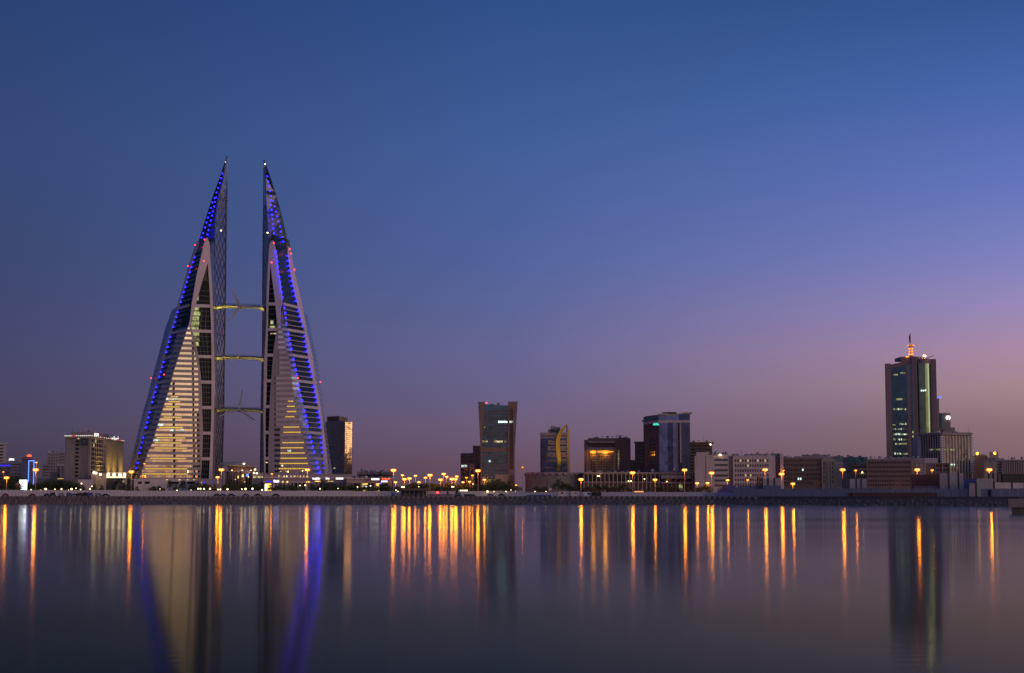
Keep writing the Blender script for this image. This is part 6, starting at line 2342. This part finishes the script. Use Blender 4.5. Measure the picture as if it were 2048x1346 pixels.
BT_ = [(5, 966, 1040), (16, 953, 1060), (27, 952, 1065), (38, 956, 1070), (58, 962, 1060), (72, 966, 1050), (82, 964, 1055), (94, 961, 1050), (106, 960, 1055), (118, 958.5, 1060), (131, 959, 1050), (143, 961, 1045), (154, 966, 1040), (165, 970, 1035),
       (254, 970, 1050), (305, 972, 1040), (322, 971, 1045), (392, 968, 1040), (405, 966, 1060), (422, 969, 1040), (449, 968, 1040), (461, 966, 1060), (474, 967, 1050), (498, 968, 1050), (513, 966, 1060), (551, 970, 1045), (570, 970, 1050), (586, 971, 1040),
       (634, 969, 1045), (662, 970, 1040), (672, 968, 1050), (684, 970, 1040), (694, 969, 1045), (712, 970, 1040), (726, 971, 1040), (749, 971, 1040), (770, 969, 1045), (780, 972, 1040),
       (797, 972, 1050), (812, 971, 1070), (824, 967, 1090), (846, 966, 1090), (834, 968, 1120), (841, 969, 1130), (849, 970, 1110), (863, 968, 1100), (869, 966, 1130), (879, 968, 1110), (891, 967, 1120), (899, 968, 1100), (905, 967, 1140), (925, 969, 1115), (932, 968, 1120), (941, 969, 1110), (949, 970, 1100), (819, 969, 1140), (803, 970, 1120), (856, 968, 1080), (873, 974, 1030), (884, 974, 1030), (912, 972, 1080), (918, 974, 1030), (957, 969, 1040), (968, 970, 1030), (978, 964, 1050), (990, 960.5, 1060), (1000, 966, 1040), (1010, 962, 1070), (1020, 971, 1040), (1034, 972, 1050),
       (1078, 973, 1030), (1088, 972, 1040), (1135, 965, 1050), (1146, 970, 1040), (1171, 972, 1035), (1186, 974, 1030), (1192, 969, 1045), (1214, 971, 1040), (1228, 972, 1035), (1243, 967, 1050), (1268, 977, 1030), (1292, 979, 1020), (1318, 970, 1035), (1337, 971, 1030), (1346, 972, 1035), (1361, 976, 1030), (1396, 974, 1015), (1408, 969, 1010), (1419, 973, 1010),
       (1444, 973, 1000), (1750, 980, 930), (1775, 976, 930), (1800, 978, 930), (1940, 962, 1000)]
lb_ = labels('dark leafy tree', [b_[0] for b_ in BT_])
for k, (px, top, Y) in enumerate(BT_):
    tree('broad_tree', px, top + RND.uniform(-.8, .8), Y, lb_[k], 'leafy trees along the coast road', RND.uniform(1.1, 1.6))
PT_ = [(189, 967, 1030), (203, 969, 1030), (219, 970, 1030), (241, 969, 1035), (262, 968, 1040), (275, 971, 1030), (340, 958, 1060), (366, 957.5, 1065), (352, 967, 1040), (381, 967, 1050), (430, 966, 1050), (486, 963, 1060), (524, 962, 1070), (540, 968, 1030), (561, 966, 1060), (580, 967, 1060),
       (601, 966, 1060), (623, 966, 1050), (646, 956.5, 1060), (655, 965, 1050), (704, 966, 1050), (736, 966, 1050), (760, 967, 1045), (1117, 955.5, 1055), (1125, 961, 1060), (1108, 966, 1040), (1202, 973, 1030), (1257, 972, 1030), (1298, 972, 1030), (1378, 976, 1020)]
lb_ = labels('palm tree with arching fronds', [b_[0] for b_ in PT_])
for k, (px, top, Y) in enumerate(PT_):
    tree('palm_tree', px, top, Y, lb_[k], 'palms along the coast road')
RP = [(706, 949), (723, 948), (740, 949.5), (751, 943), (764, 941.5), (778, 951.5)]
for k, (px, top) in enumerate(RP):
    tree('palm_tree', px, top, 1260, f'{ORDN[k]} palm from the left behind the row of shops', 'palms behind the row of shops', .95)

# ---- white hoarding along the promenade
def fence(label, x0, x1, top, yoff, step, mat, name='hoarding_fence', post=True, pw=.93, vary=.05):
    xm = (x0 + x1) / 2
    Ys = {}

    def Yat(px):
        Y = 900.0
        for _ in range(6):
            Y = shore_y(XP(px, Y)) + yoff
        return Y
    r = thing(name, label, 'fence', XP(xm, Yat(xm)), Yat(xm))
    px = x0
    pm_ = MB()
    while px < x1 - .01:
        q = min(px + step, x1)
        A, B = PT(px, Yat(px)), PT(q, Yat(q))
        h = ZP(top, (A[1] + B[1]) / 2) + RND.uniform(-vary, vary)
        ln = math.dist(A, B)
        piece('panel', mat, r, ((A[0] + B[0]) / 2, (A[1] + B[1]) / 2, (GZ + h) / 2), (ln * pw, .12, h - GZ), math.atan2(B[1] - A[1], B[0] - A[0]))
        if post:
            pm_.box(A[0] - .12, A[0] + .12, A[1] + .05, A[1] + .35, GZ - .1, h + .12)
        px = q
    if post:
        part('post', pm_, M['metal'], r, stuff=True)
    return r, Yat


fence('white panel hoarding along the promenade from the left edge to the tan hotel', -24, 250, 980.2, 21, 7.0, M['whitepanel'])
fence('white panel hoarding along the promenade below the twin towers', 250, 705, 981.5, 21, 6.2, M['whitepanel'])
fence('white panel hoarding from the row of shops to the flared tower', 705, 1052, 982.3, 22, 6.5, M['whitepanel'])
fence('white panel hoarding below the arcaded building', 1052, 1412, 984.2, 22, 6.8, M['whitepanel'])
fence('lilac tinted panel fence between the white hoarding and the grey wall', 1412, 1466, 985.0, 20, 5.5, wallmat('lilac_panel', (.42, .36, .50), .6, .1, .6))

# ---- walls and yards on the right
def ywall(px, yoff):
    Y = 850.0
    for _ in range(6):
        Y = shore_y(XP(px, Y)) + yoff
    return Y


def yard_wall(label, x0, x1, top, yoff, mat, cat='wall', name='yard_wall', th=.4, step=None, bot=None):
    Ya, Yb = ywall(x0, yoff), ywall(x1, yoff)
    A, B = PT(x0, Ya), PT(x1, Yb)
    r = thing(name, label, cat, (A[0] + B[0]) / 2, (Ya + Yb) / 2)
    z1a = ZP(top, (Ya + Yb) / 2)
    z0 = GZ - .1 if bot is None else ZP(bot, (Ya + Yb) / 2)
    n = max(1, int((x1 - x0) / step)) if step else 1
    for i in range(n):
        t0, t1 = i / n, (i + 1) / n
        ob(r, 'panel' if n > 1 else 'wall', mat, A, B, z0, z1a + (RND.uniform(-.05, .05) if n > 1 else 0), -th, RND.uniform(0, .06) if n > 1 else 0, t0 + (.002 if n > 1 else 0), t1 - (.002 if n > 1 else 0))
    return r, A, B, z1a


yard_wall('long smooth grey site wall along the water, from the violet tarpaulin to the rust brown fence', 1466, 1760, 977.2, 17, M['greypanel'], step=16)
r, A, B, z1 = yard_wall('smooth grey site wall with two dark doorways behind the rust brown fence', 1760, 2052, 977.2, 17, M['greypanel'], step=16)
for a, b in ((1943, 1953), (1975, 1982)):
    ob(r, 'doorway', M['blackpaint'], A, B, GZ, z1 - .6, .07, .2, tt(a, A, B), tt(b, A, B))
r, A, B, z1 = yard_wall('low rust brown board fence in front of the grey site wall', 1694, 1873, 985.3, 13.5, M['rust'], 'fence', 'board_fence', .12, 5.5)
ob(r, 'dark_gate', M['blackpaint'], A, B, GZ, z1 + .05, .08, .15, .035, .06)
yard_wall('higher grey wall step behind the grey site wall, left part', 1474, 1562, 971, 24, M['greypanel'], step=12)
r, A, B, z1 = yard_wall('dark violet tarpaulin covered heap at the left end of the grey wall', 1436, 1476, 984, 26, M['bluepaint'], 'tarpaulin', 'tarpaulin_heap', 4)
m = MB()
for (xa, ta), (xb, tb2) in zip([(1436, 984), (1447, 975), (1456, 970), (1470, 970)], [(1447, 975), (1456, 970), (1470, 970), (1476, 978)]):
    Yc = ywall(1456, 26)
    a_, b_ = P(xa, ta, Yc), P(xb, tb2, Yc)
    m.hexa([(a_.x, Yc - 1, GZ), (b_.x, Yc - 1, GZ), (b_.x, Yc + 6, GZ), (a_.x, Yc + 6, GZ), (a_.x, Yc, a_.z), (b_.x, Yc, b_.z), (b_.x, Yc + 5, b_.z), (a_.x, Yc + 5, a_.z)])
part('cover', m, wallmat('violet_tarpaulin', (.14, .10, .22), .7, .2, .5), r)


def panel_stack(label, items, yoff, cat='screen'):
    xs_ = [i[0] for i in items] + [i[1] for i in items]
    xm = (min(xs_) + max(xs_)) / 2
    Y = ywall(xm, yoff)
    r = thing('formwork_screen', label, cat, XP(xm, Y), Y)
    for a, b, top, mt in items:
        ob(r, 'slat' if b - a < 5 else 'panel', M[mt], PT(a, Y), PT(b, Y), GZ - .1, ZP(top, Y), -.6, 0 if b - a > 5 else .3)
    return r


panel_stack('grey upright panels with three dark slats before the windowed pale block', [(1513.5, 1516.5, 954, 'blackpaint'), (1518, 1521, 954, 'blackpaint'), (1522.5, 1525.5, 955, 'blackpaint'), (1526, 1534.5, 957, 'greypanel'),
            (1534.6, 1537.4, 955, 'blackpaint'), (1537.6, 1547.5, 957, 'greypanel'), (1547.6, 1550, 955, 'blackpaint'), (1550.2, 1560, 956, 'greypanel')], 27)
panel_stack('grey upright panels with three dark slats below the dark teal block', [(1684, 1687, 957, 'blackpaint'), (1689, 1692, 957, 'blackpaint'), (1694.5, 1698, 958, 'blackpaint'), (1699, 1711, 957.5, 'greypanel'),
            (1711.2, 1713.4, 956.5, 'blackpaint'), (1713.6, 1721, 957.5, 'greypanel'), (1721.2, 1723.4, 957, 'blackpaint'), (1723.6, 1733, 957.5, 'greypanel')], 27)
panel_stack('violet grey upright panels between dark posts before the ribbed building', [(1876, 1879, 947, 'blackpaint'), (1879.2, 1896, 946, 'mauve'), (1896.2, 1898.6, 944, 'blackpaint'), (1898.8, 1915.5, 945, 'greypanel'), (1915.7, 1918, 944, 'blackpaint'),
            (1918.2, 1927, 946.5, 'greypanel')], 27)
r = panel_stack('pale yard panels between dark posts at the right edge', [(1938, 1950.5, 966, 'mauve'), (1950.7, 1953, 963, 'blackpaint'), (1953.2, 1986.5, 957, 'greypanel'), (1986.7, 1989, 963.5, 'blackpaint'), (1989.2, 2022, 965, 'offwhite'),
            (2022.2, 2024.8, 963.5, 'blackpaint'), (2025, 2047, 965.5, 'offwhite')], 24)
for px in (1977.5, 1986, 1995.5):
    Y = ywall(px, 30)
    m = MB()
    p = P(px, 948, Y)
    m.tube([(p.x, Y, GZ), p], .42, 8)
    m.lathe(p.x, Y, [(.6, p.z - .1), (.6, p.z + .3)], 8)
    single('flue_pipe', f'{["left", "middle", "right"][[1977.5, 1986, 1995.5].index(px)]} one of three short dark flue pipes behind the pale yard panels', 'pipe', m, M['blackpaint'], 'flue pipes')


def container(label, x0, x1, top, yoff, mat, dep=2.6, name='shipping_container', cat='container', windows=(), roof=None):
    xm = (x0 + x1) / 2
    Y = ywall(xm, yoff)
    A, B = PT(x0, Y), PT(x1, Y)
    t = thing(name, label, cat, XP(xm, Y), Y + dep / 2)
    z1 = ZP(top, Y)
    m = MB()
    m.box(A[0], B[0], Y, Y + dep, GZ + .1, z1)
    part('shell', m, mat, t)
    m = MB()
    n = max(4, int((x1 - x0) / 1.2))
    for i in range(n):                                 # corrugation
        xx = A[0] + (B[0] - A[0]) * (i + .5) / n
        m.box(xx - .06, xx + .06, Y - .07, Y + .02, GZ + .25, z1 - .15)
    for xx in (A[0], B[0]):
        m.box(xx - .1, xx + .1, Y - .09, Y + .1, GZ + .02, z1 + .03)
    m.box(A[0], B[0], Y - .08, Y + .1, z1 - .12, z1 + .04)
    m.box(A[0], B[0], Y - .08, Y + .1, GZ + .05, GZ + .2)
    part('frame', m, mat, t, stuff=True)
    for a, b, y0, y1 in windows:
        ob(t, 'window', M['window'], PT(a, Y), PT(b, Y), ZP(y1, Y), ZP(y0, Y), -.05, .1)
    if roof:
        ob(t, 'roof', M[roof], A, B, z1 + .04, z1 + .22, -dep - .2, .25, -.02, 1.02)
    return t


container('large rust brown container standing before the dim office block', 1826, 1876, 949, 32, wallmat('rust_container', (.17, .07, .06), .8, .2, .5), 4)
yard_wall('low pink wall under the rust brown container', 1826, 1878, 971.5, 25, wallmat('pink_wall', (.36, .18, .22), .8, .1))
container('blue roofed site hut between violet panels and pale panels', 1918, 1952, 958, 34, M['bluepaint'], 4, 'site_hut', 'hut')
container('dark olive container behind the pale panels at the right edge', 2006, 2060, 948, 34, wallmat('olive_container', (.10, .085, .06), .8, .2, .5), 4)
container('white site cabin with a window beside the blue truck', 1117, 1141, 982.6, 12, M['whitepanel'], 2.6, 'site_cabin', 'cabin', [(1122, 1126.5, 984.5, 987.5)], 'grey')
container('smaller white site cabin, right of the windowed cabin', 1142.5, 1159, 982.8, 12.4, M['whitepanel'], 2.6, 'site_cabin', 'cabin', [(1149.5, 1153, 984.5, 987.2)], 'grey')
container('narrow white cabin left of the dark container', 1167.5, 1182, 984.3, 12, M['white'], 2.4, 'site_cabin', 'cabin', [(1175, 1179.5, 985.5, 988.5)])
container('dark blue grey container in front of the arcaded building', 1183, 1202, 984.6, 12, M['blackpaint'], 2.5)

# ---- dark roofed shed on the sea wall
sx0, sx1, SYd = XP(801, 953), XP(856, 953), 953
sh = thing('open_shed', 'dark flat roofed open shed on the sea wall below the orange lamps', 'shed', (sx0 + sx1) / 2, SYd + 3)
m = MB()
m.box(sx0 - .3, sx1 + .3, SYd - .5, SYd + 6.5, ZP(981.4, SYd), ZP(976.2, SYd))
part('roof', m, M['dbrown'], sh)
m = MB()
m.box(sx0 + .4, sx1 - 1.2, SYd + 4, SYd + 4.2, GZ, ZP(981.4, SYd))
part('rear_wall', m, M['darkmetal'], sh)
for i in range(7):
    xx = sx0 + .2 + (sx1 - sx0 - .4) * i / 6
    m = MB()
    m.box(xx - .12, xx + .12, SYd, SYd + .25, GZ, ZP(981.4, SYd))
    part('post', m, M['metal'], sh)
for a, b in ((.1, .3), (.36, .52), (.58, .72), (.8, .92)):
    m = MB()
    m.box(sx0 + (sx1 - sx0) * a, sx0 + (sx1 - sx0) * b, SYd + .8, SYd + 2.2, GZ, GZ + RND.uniform(.8, 1.5))
    part('counter', m, M['dbrown'], sh)

# ---- digger, signal, sign pillar, billboard, stall
DY = 953
dg_ = thing('excavator', 'dark excavator on the sea wall with its boom stretched to the left', 'excavator', XP(915, DY), DY + 2)
E_ = lambda px, py, dy=1.5: P(px, py, DY + dy)
m = MB()
for dy in (.4, 2.4):
    a, b = E_(908, 990.5, dy), E_(923, 990.5, dy)
    m.box(a.x, b.x, DY + dy, DY + dy + .55, GZ, GZ + .75)
part('track', m, M['blackpaint'], dg_)
m = MB()
a, b = E_(909.5, 988.5), E_(921.5, 984.8)
m.box(a.x, b.x, DY + .4, DY + 2.9, GZ + .8, b.z)
part('engine_body', m, wallmat('faded_teal_paint', (.06, .11, .11), .6, .2), dg_)
m = MB()
a, b = E_(911.5, 985), E_(917, 978.8)
m.hexa([(a.x, DY + .4, a.z - .2), (b.x, DY + .4, a.z - .2), (b.x, DY + 1.7, a.z - .2), (a.x, DY + 1.7, a.z - .2), (a.x + .35, DY + .4, b.z), (b.x, DY + .4, b.z), (b.x, DY + 1.7, b.z), (a.x + .35, DY + 1.7, b.z)])
part('cab', m, M['window'], dg_)
m = MB()
m.tube([E_(914, 985), E_(908, 977.5), E_(897, 974.8)], .28, 6, .2)
part('boom', m, M['darkmetal'], dg_)
m = MB()
m.tube([E_(896, 973.2), E_(895.4, 983)], .3, 6, .18)
part('arm', m, M['darkmetal'], dg_)
m = MB()
a = E_(895.2, 985)
m.prism([(a.x - .6, DY + 1), (a.x + .6, DY + 1), (a.x + .5, DY + 2.1), (a.x - .5, DY + 2.1)], GZ + .3, a.z + .6)
part('bucket', m, M['darkmetal'], dg_)
sg = thing('signal_lamp', 'red signal lamp on a short post right of the dark shed', 'signal', XP(875, 956), 956)
m = MB()
p = P(875, 985.2, 956)
m.tube([(p.x, p.y, GZ), (p.x, p.y, p.z)], .08, 6)
part('post', m, M['pole'], sg)
piece('lens', M['redlamp'], sg, p, (.62, .3, .62), 0, 'ball')
pipe = MB()
pipe.tube([P(857, 991, 952) + Vector((0, 0, .25)), P(906, 990.8, 952) + Vector((0, 0, .3))], .35, 8)
single('long_pipe', 'long dark pipe lying on the sea wall between shed and excavator', 'pipe', pipe, M['dbrown'])
pipe = MB()
pipe.box(XP(928, 952), XP(950, 952), 951, 953, GZ, ZP(988.3, 952))
single('dark_barrier', 'long dark barrier block on the sea wall right of the excavator', 'barrier', pipe, M['blackpaint'])
tp = MB()
xx = XP(1052, 953)
while xx < XP(1096, 953):
    tp.box(xx, xx + 1.9, 951.5, 953.5, GZ, GZ + RND.uniform(.55, 1.0))
    xx += 2.0
single('tarpaulin_row', 'low dark blue covered bundles in a row left of the round sign', 'bundles', tp, M['bluepaint'])['kind'] = 'stuff'
rp = thing('sign_pillar', 'round pale sign on a striped red and white pillar left of the blue truck', 'sign', XP(1100, 955), 955)
for i in range(4):
    m = MB()
    m.box(XP(1098.2, 955), XP(1102.8, 955), 954.4, 955.6, GZ + i * .62, GZ + (i + 1) * .62 - .01)
    part('pillar_block', m, M['redpaint'] if i % 2 else M['white'], rp)
m = MB()
m.tube([(XP(1100.5, 955), 955, GZ + 2.4), (XP(1100.5, 955), 955, ZP(981.5, 955))], .1, 6)
part('post', m, M['pole'], rp)
for nm, r0, r1, mt, dy in (('sign_disc', .02, 1.05, 'white', 0), ('sign_rim', .78, 1.05, 'redpaint', -.07)):
    m = MB()
    c_ = P(1100.5, 978.3, 955)
    vs, fs = [], []
    n = 20
    for j in range(n):
        a = 2 * math.pi * j / n
        for r_, y_ in ((r0, dy - .06), (r1, dy - .06), (r1, dy + .06), (r0, dy + .06)):
            vs.append((c_.x + r_ * math.cos(a), c_.y + y_, c_.z + r_ * math.sin(a)))
        for q in range(4):
            fs.append((j * 4 + q, (j + 1) % n * 4 + q, (j + 1) % n * 4 + (q + 1) % 4, j * 4 + (q + 1) % 4))
    m.add(vs, fs)
    part(nm, m, M[mt], rp)
bb = thing('billboard', 'bright white lit billboard behind dark foliage at far left', 'billboard', XP(47, 1000), 1000)
ob(bb, 'lit_face', M['billboard'], PT(39.3, 1000), PT(54.3, 1000), ZP(979.6, 1000), ZP(960, 1000), 0, .25)
ob(bb, 'frame', M['metal'], PT(38.8, 1000.4), PT(54.8, 1000.4), ZP(980.4, 1000), ZP(959.4, 1000), -.4, -.02)
for px in (42, 51):
    ob(bb, 'leg', M['metal'], PT(px - .5, 1000.5), PT(px + .5, 1000.5), GZ - .1, ZP(980, 1000), -.3, 0)
tree('broad_tree', 40, 968, 990, 'small dark tree overlapping the lower left of the lit billboard', 'trees by the billboard', .9)
gh = thing('gate_house', 'small tan gate house left of the lit billboard', 'hut', XP(38, 992), 992)
c_ = corners(33.5, 41.5, 992, 4)
m = MB()
m.prism(c_, GZ - .2, ZP(967, 992))
part('wall', m, M['tan'], gh)
ob(gh, 'roof', M['tan'], c_[0], c_[1], ZP(967, 992), ZP(966, 992), -4.3, .4, -.06, 1.06)
ob(gh, 'lit_doorway', M['shop'], c_[0], c_[1], GZ, ZP(981, 992), 0, .1, .5, .9)
st = thing('market_stall', 'low stall with an orange lit roof edge before the blue glass tower', 'stall', XP(1277, 985), 985)
ob(st, 'roof', M['cream'], PT(1267.5, 985), PT(1287, 985), ZP(983, 985), ZP(981.2, 985), -3, 0)
ob(st, 'lit_edge', M['amberdim'] if 'amberdim' in M else emat('stall_light', (1, .36, .06), 1.6), PT(1268, 985), PT(1286.5, 985), ZP(984.6, 985), ZP(982.8, 985), .02, .2)
for px in (1268.5, 1277, 1286):
    ob(st, 'post', M['metal'], PT(px - .3, 985), PT(px + .3, 985), GZ - .1, ZP(983, 985), -2.4, -2.1)

# ---- vehicles
wheel = MB()
tyre = M['blackpaint']


def vehicle(kind, label, px, Y, mat, L=4.5, H=1.5, W=1.8, flip=1):
    x = XP(px, Y)
    t = thing('parked_van' if kind == 'van' else 'parked_truck' if kind == 'truck' else 'parked_car', label, kind, x, Y + W / 2, GZ, 'vehicles parked on the promenade')
    m = MB()
    if kind == 'car':
        m.prism([(x - L / 2, Y), (x + L / 2, Y), (x + L / 2, Y + W), (x - L / 2, Y + W)], GZ + .28, GZ + H * .58)
        bd = part('body', m, mat, t)
        m = MB()
        a, b = x - L * .28, x + L * .22
        m.hexa([(a - .25, Y + .08, GZ + H * .58), (b + .45, Y + .08, GZ + H * .58), (b + .45, Y + W - .08, GZ + H * .58), (a - .25, Y + W - .08, GZ + H * .58),
                (a + .2, Y + .2, GZ + H), (b - .1, Y + .2, GZ + H), (b - .1, Y + W - .2, GZ + H), (a + .2, Y + W - .2, GZ + H)])
        part('cabin_glass', m, M['window'], t)
        m = MB()
        m.box(a + .15, b - .05, Y + .18, Y + W - .18, GZ + H - .02, GZ + H + .05)
        part('roof', m, mat, t)
    else:
        m = MB()
        m.hexa([(x - L / 2, Y, GZ + .3), (x + L / 2, Y, GZ + .3), (x + L / 2, Y + W, GZ + .3), (x - L / 2, Y + W, GZ + .3),
                (x - L / 2 + .1, Y + .05, GZ + H), (x + L / 2 - .9, Y + .05, GZ + H), (x + L / 2 - .9, Y + W - .05, GZ + H), (x - L / 2 + .1, Y + W - .05, GZ + H)])
        part('body', m, mat, t)
        m = MB()
        m.box(x + L * .12, x + L / 2 - .85, Y - .02, Y + .05, GZ + H * .55, GZ + H * .88)
        part('side_window', m, M['window'], t)
    for sx in (-1, 1):
        for yy in (Y - .02, Y + W - .2):
            m = MB()
            cx_ = x + sx * L * .32
            m.tube([(cx_, yy, GZ + .33), (cx_, yy + .22, GZ + .33)], .33, 10)
            part('wheel', m, tyre, t)
    return t


VEH = [('car', 'dark red car parked before the hoarding at the left edge', 11, M['redpaint'], 3.6, 1.55), ('car', 'dark red car parked below the blue neon outlined building', 65, M['redpaint'], 3.4, 1.5),
       ('car', 'small dark car at the left end of the row of parked vans', 94, M['blackpaint'], 3.6, 1.5), ('van', 'black van, leftmost of the parked vans before the hotel', 107, M['blackpaint'], 3.4, 2.1),
       ('van', 'white van between two dark vehicles before the hotel', 115, M['white'], 2.8, 1.9), ('van', 'grey van in the row of vehicles left of the hotel foot', 124, M['grey'], 3.4, 1.8),
       ('van', 'pale van right of the grey van', 131.5, M['whitepanel'], 2.8, 2.0), ('van', 'blue grey van under the left wall of the hotel', 139, M['bluepaint'], 2.9, 2.0),
       ('car', 'silver car right of the blue grey van', 149, M['metal'], 4.2, 1.45), ('van', 'dark van under the hotel emblem', 160, M['blackpaint'], 3.6, 1.9), ('van', 'black van right under the hotel corner', 172, M['blackpaint'], 3.2, 2.1),
       ('van', 'dark blue van beside the black van at the hotel corner', 181.5, M['bluepaint'], 3.0, 2.1), ('van', 'grey van alone below the hotel podium', 197, M['grey'], 3.6, 1.9), ('car', 'low dark car at the right end of the parked row', 212, M['blackpaint'], 4.4, 1.4),
       ('car', 'dark car parked below the domed pavilion, left one', 434, M['blackpaint'], 3.9, 1.4), ('car', 'dark blue car below the domed pavilion, middle one', 446, M['bluepaint'], 3.9, 1.4),
       ('car', 'dark car below the domed pavilion, right of the blue one', 463, M['blackpaint'], 4.1, 1.5), ('car', 'grey car parked below the pavilion edge', 492, M['metal'], 4.0, 1.4), ('car', 'dark car left of the yellow kiosk', 516, M['blackpaint'], 4.0, 1.4),
       ('car', 'dark car below the lilac glowing sign', 552, M['blackpaint'], 4.2, 1.4), ('van', 'blue van beside the left end of the dark shed', 786.5, M['bluepaint'], 1.9, 2.0), ('car', 'dark blue car before the flared tower', 981, M['bluepaint'], 4.0, 1.4),
       ('car', 'black car under the right fin of the flared tower', 1003, M['blackpaint'], 4.0, 1.4)]
for kind, lab, px, mt, L_, H_ in VEH:
    vehicle(kind, lab, px, 954.5 + RND.uniform(-.5, 1.5), mt, L_, H_)
tk = thing('parked_truck', 'blue truck parked between the round sign and the white cabin', 'truck', XP(1110, 953), 954)
X0, X1 = XP(1103.5, 953), XP(1116.5, 953)
m = MB()
m.box(X0, X0 + 1.3, 953, 955, GZ + .5, GZ + 2.1)
part('cab', m, M['bluepaint'], tk)
m = MB()
m.box(X0 - .03, X0 + .8, 952.97, 953.02, GZ + 1.3, GZ + 1.95)
part('cab_window', m, M['window'], tk)
m = MB()
m.box(X0 + 1.4, X1, 952.9, 955.1, GZ + .75, GZ + 2.25)
part('load_box', m, wallmat('truck_box_blue', (.05, .08, .22), .6, .2), tk)
for xx in (X0 + .7, X0 + 2.4, X0 + 3.1):
    for yy in (952.95, 954.8):
        m = MB()
        m.tube([(xx, yy, GZ + .42), (xx, yy + .25, GZ + .42)], .42, 10)
        part('wheel', m, tyre, tk)

# ---- a lone figure on the rocks
def person(px, Y, z, label):
    x = XP(px, Y)
    me = bpy.data.meshes.new('person')
    J = [((0, 0, .95), .15), ((0, 0, 1.2), .15), ((0, .0, 1.42), .16), ((0, 0, 1.54), .06), ((0, -.01, 1.66), .105), ((0, 0, 1.75), .07),
         ((.1, 0, .9), .105), ((.11, -.02, .5), .075), ((.12, 0, .08), .05), ((.13, -.14, .04), .045),
         ((-.1, 0, .9), .105), ((-.13, .03, .5), .075), ((-.15, .06, .08), .05), ((-.16, -.08, .04), .045),
         ((.2, 0, 1.42), .06), ((.26, .02, 1.13), .045), ((.24, -.1, .88), .036), ((-.2, 0, 1.42), .06), ((-.26, .02, 1.13), .045), ((-.24, -.1, .88), .036)]
    Eg = [(0, 1), (1, 2), (2, 3), (3, 4), (4, 5), (0, 6), (6, 7), (7, 8), (8, 9), (0, 10), (10, 11), (11, 12), (12, 13), (2, 14), (14, 15), (15, 16), (2, 17), (17, 18), (18, 19)]
    me.from_pydata([j[0] for j in J], Eg, [])
    o_ = bpy.data.objects.new('person', me)
    COL.objects.link(o_)
    o_.location = (x, Y, z)
    mo = o_.modifiers.new('skin', 'SKIN')
    for v_, (_, rad_) in zip(me.skin_vertices[0].data, J):
        v_.radius = (rad_, rad_)
    me.skin_vertices[0].data[0].use_root = True
    o_.modifiers.new('smooth', 'SUBSURF').render_levels = 2
    me.materials.append(wallmat('dark_clothes', (.03, .03, .035), .9, .2, 3, False))
    o_['label'], o_['category'] = label, 'person'
    BASE[o_.name] = (x, Y, z)


person(35.5, 948.5, 2.6, 'person in dark clothes standing on the rocks at the far left')
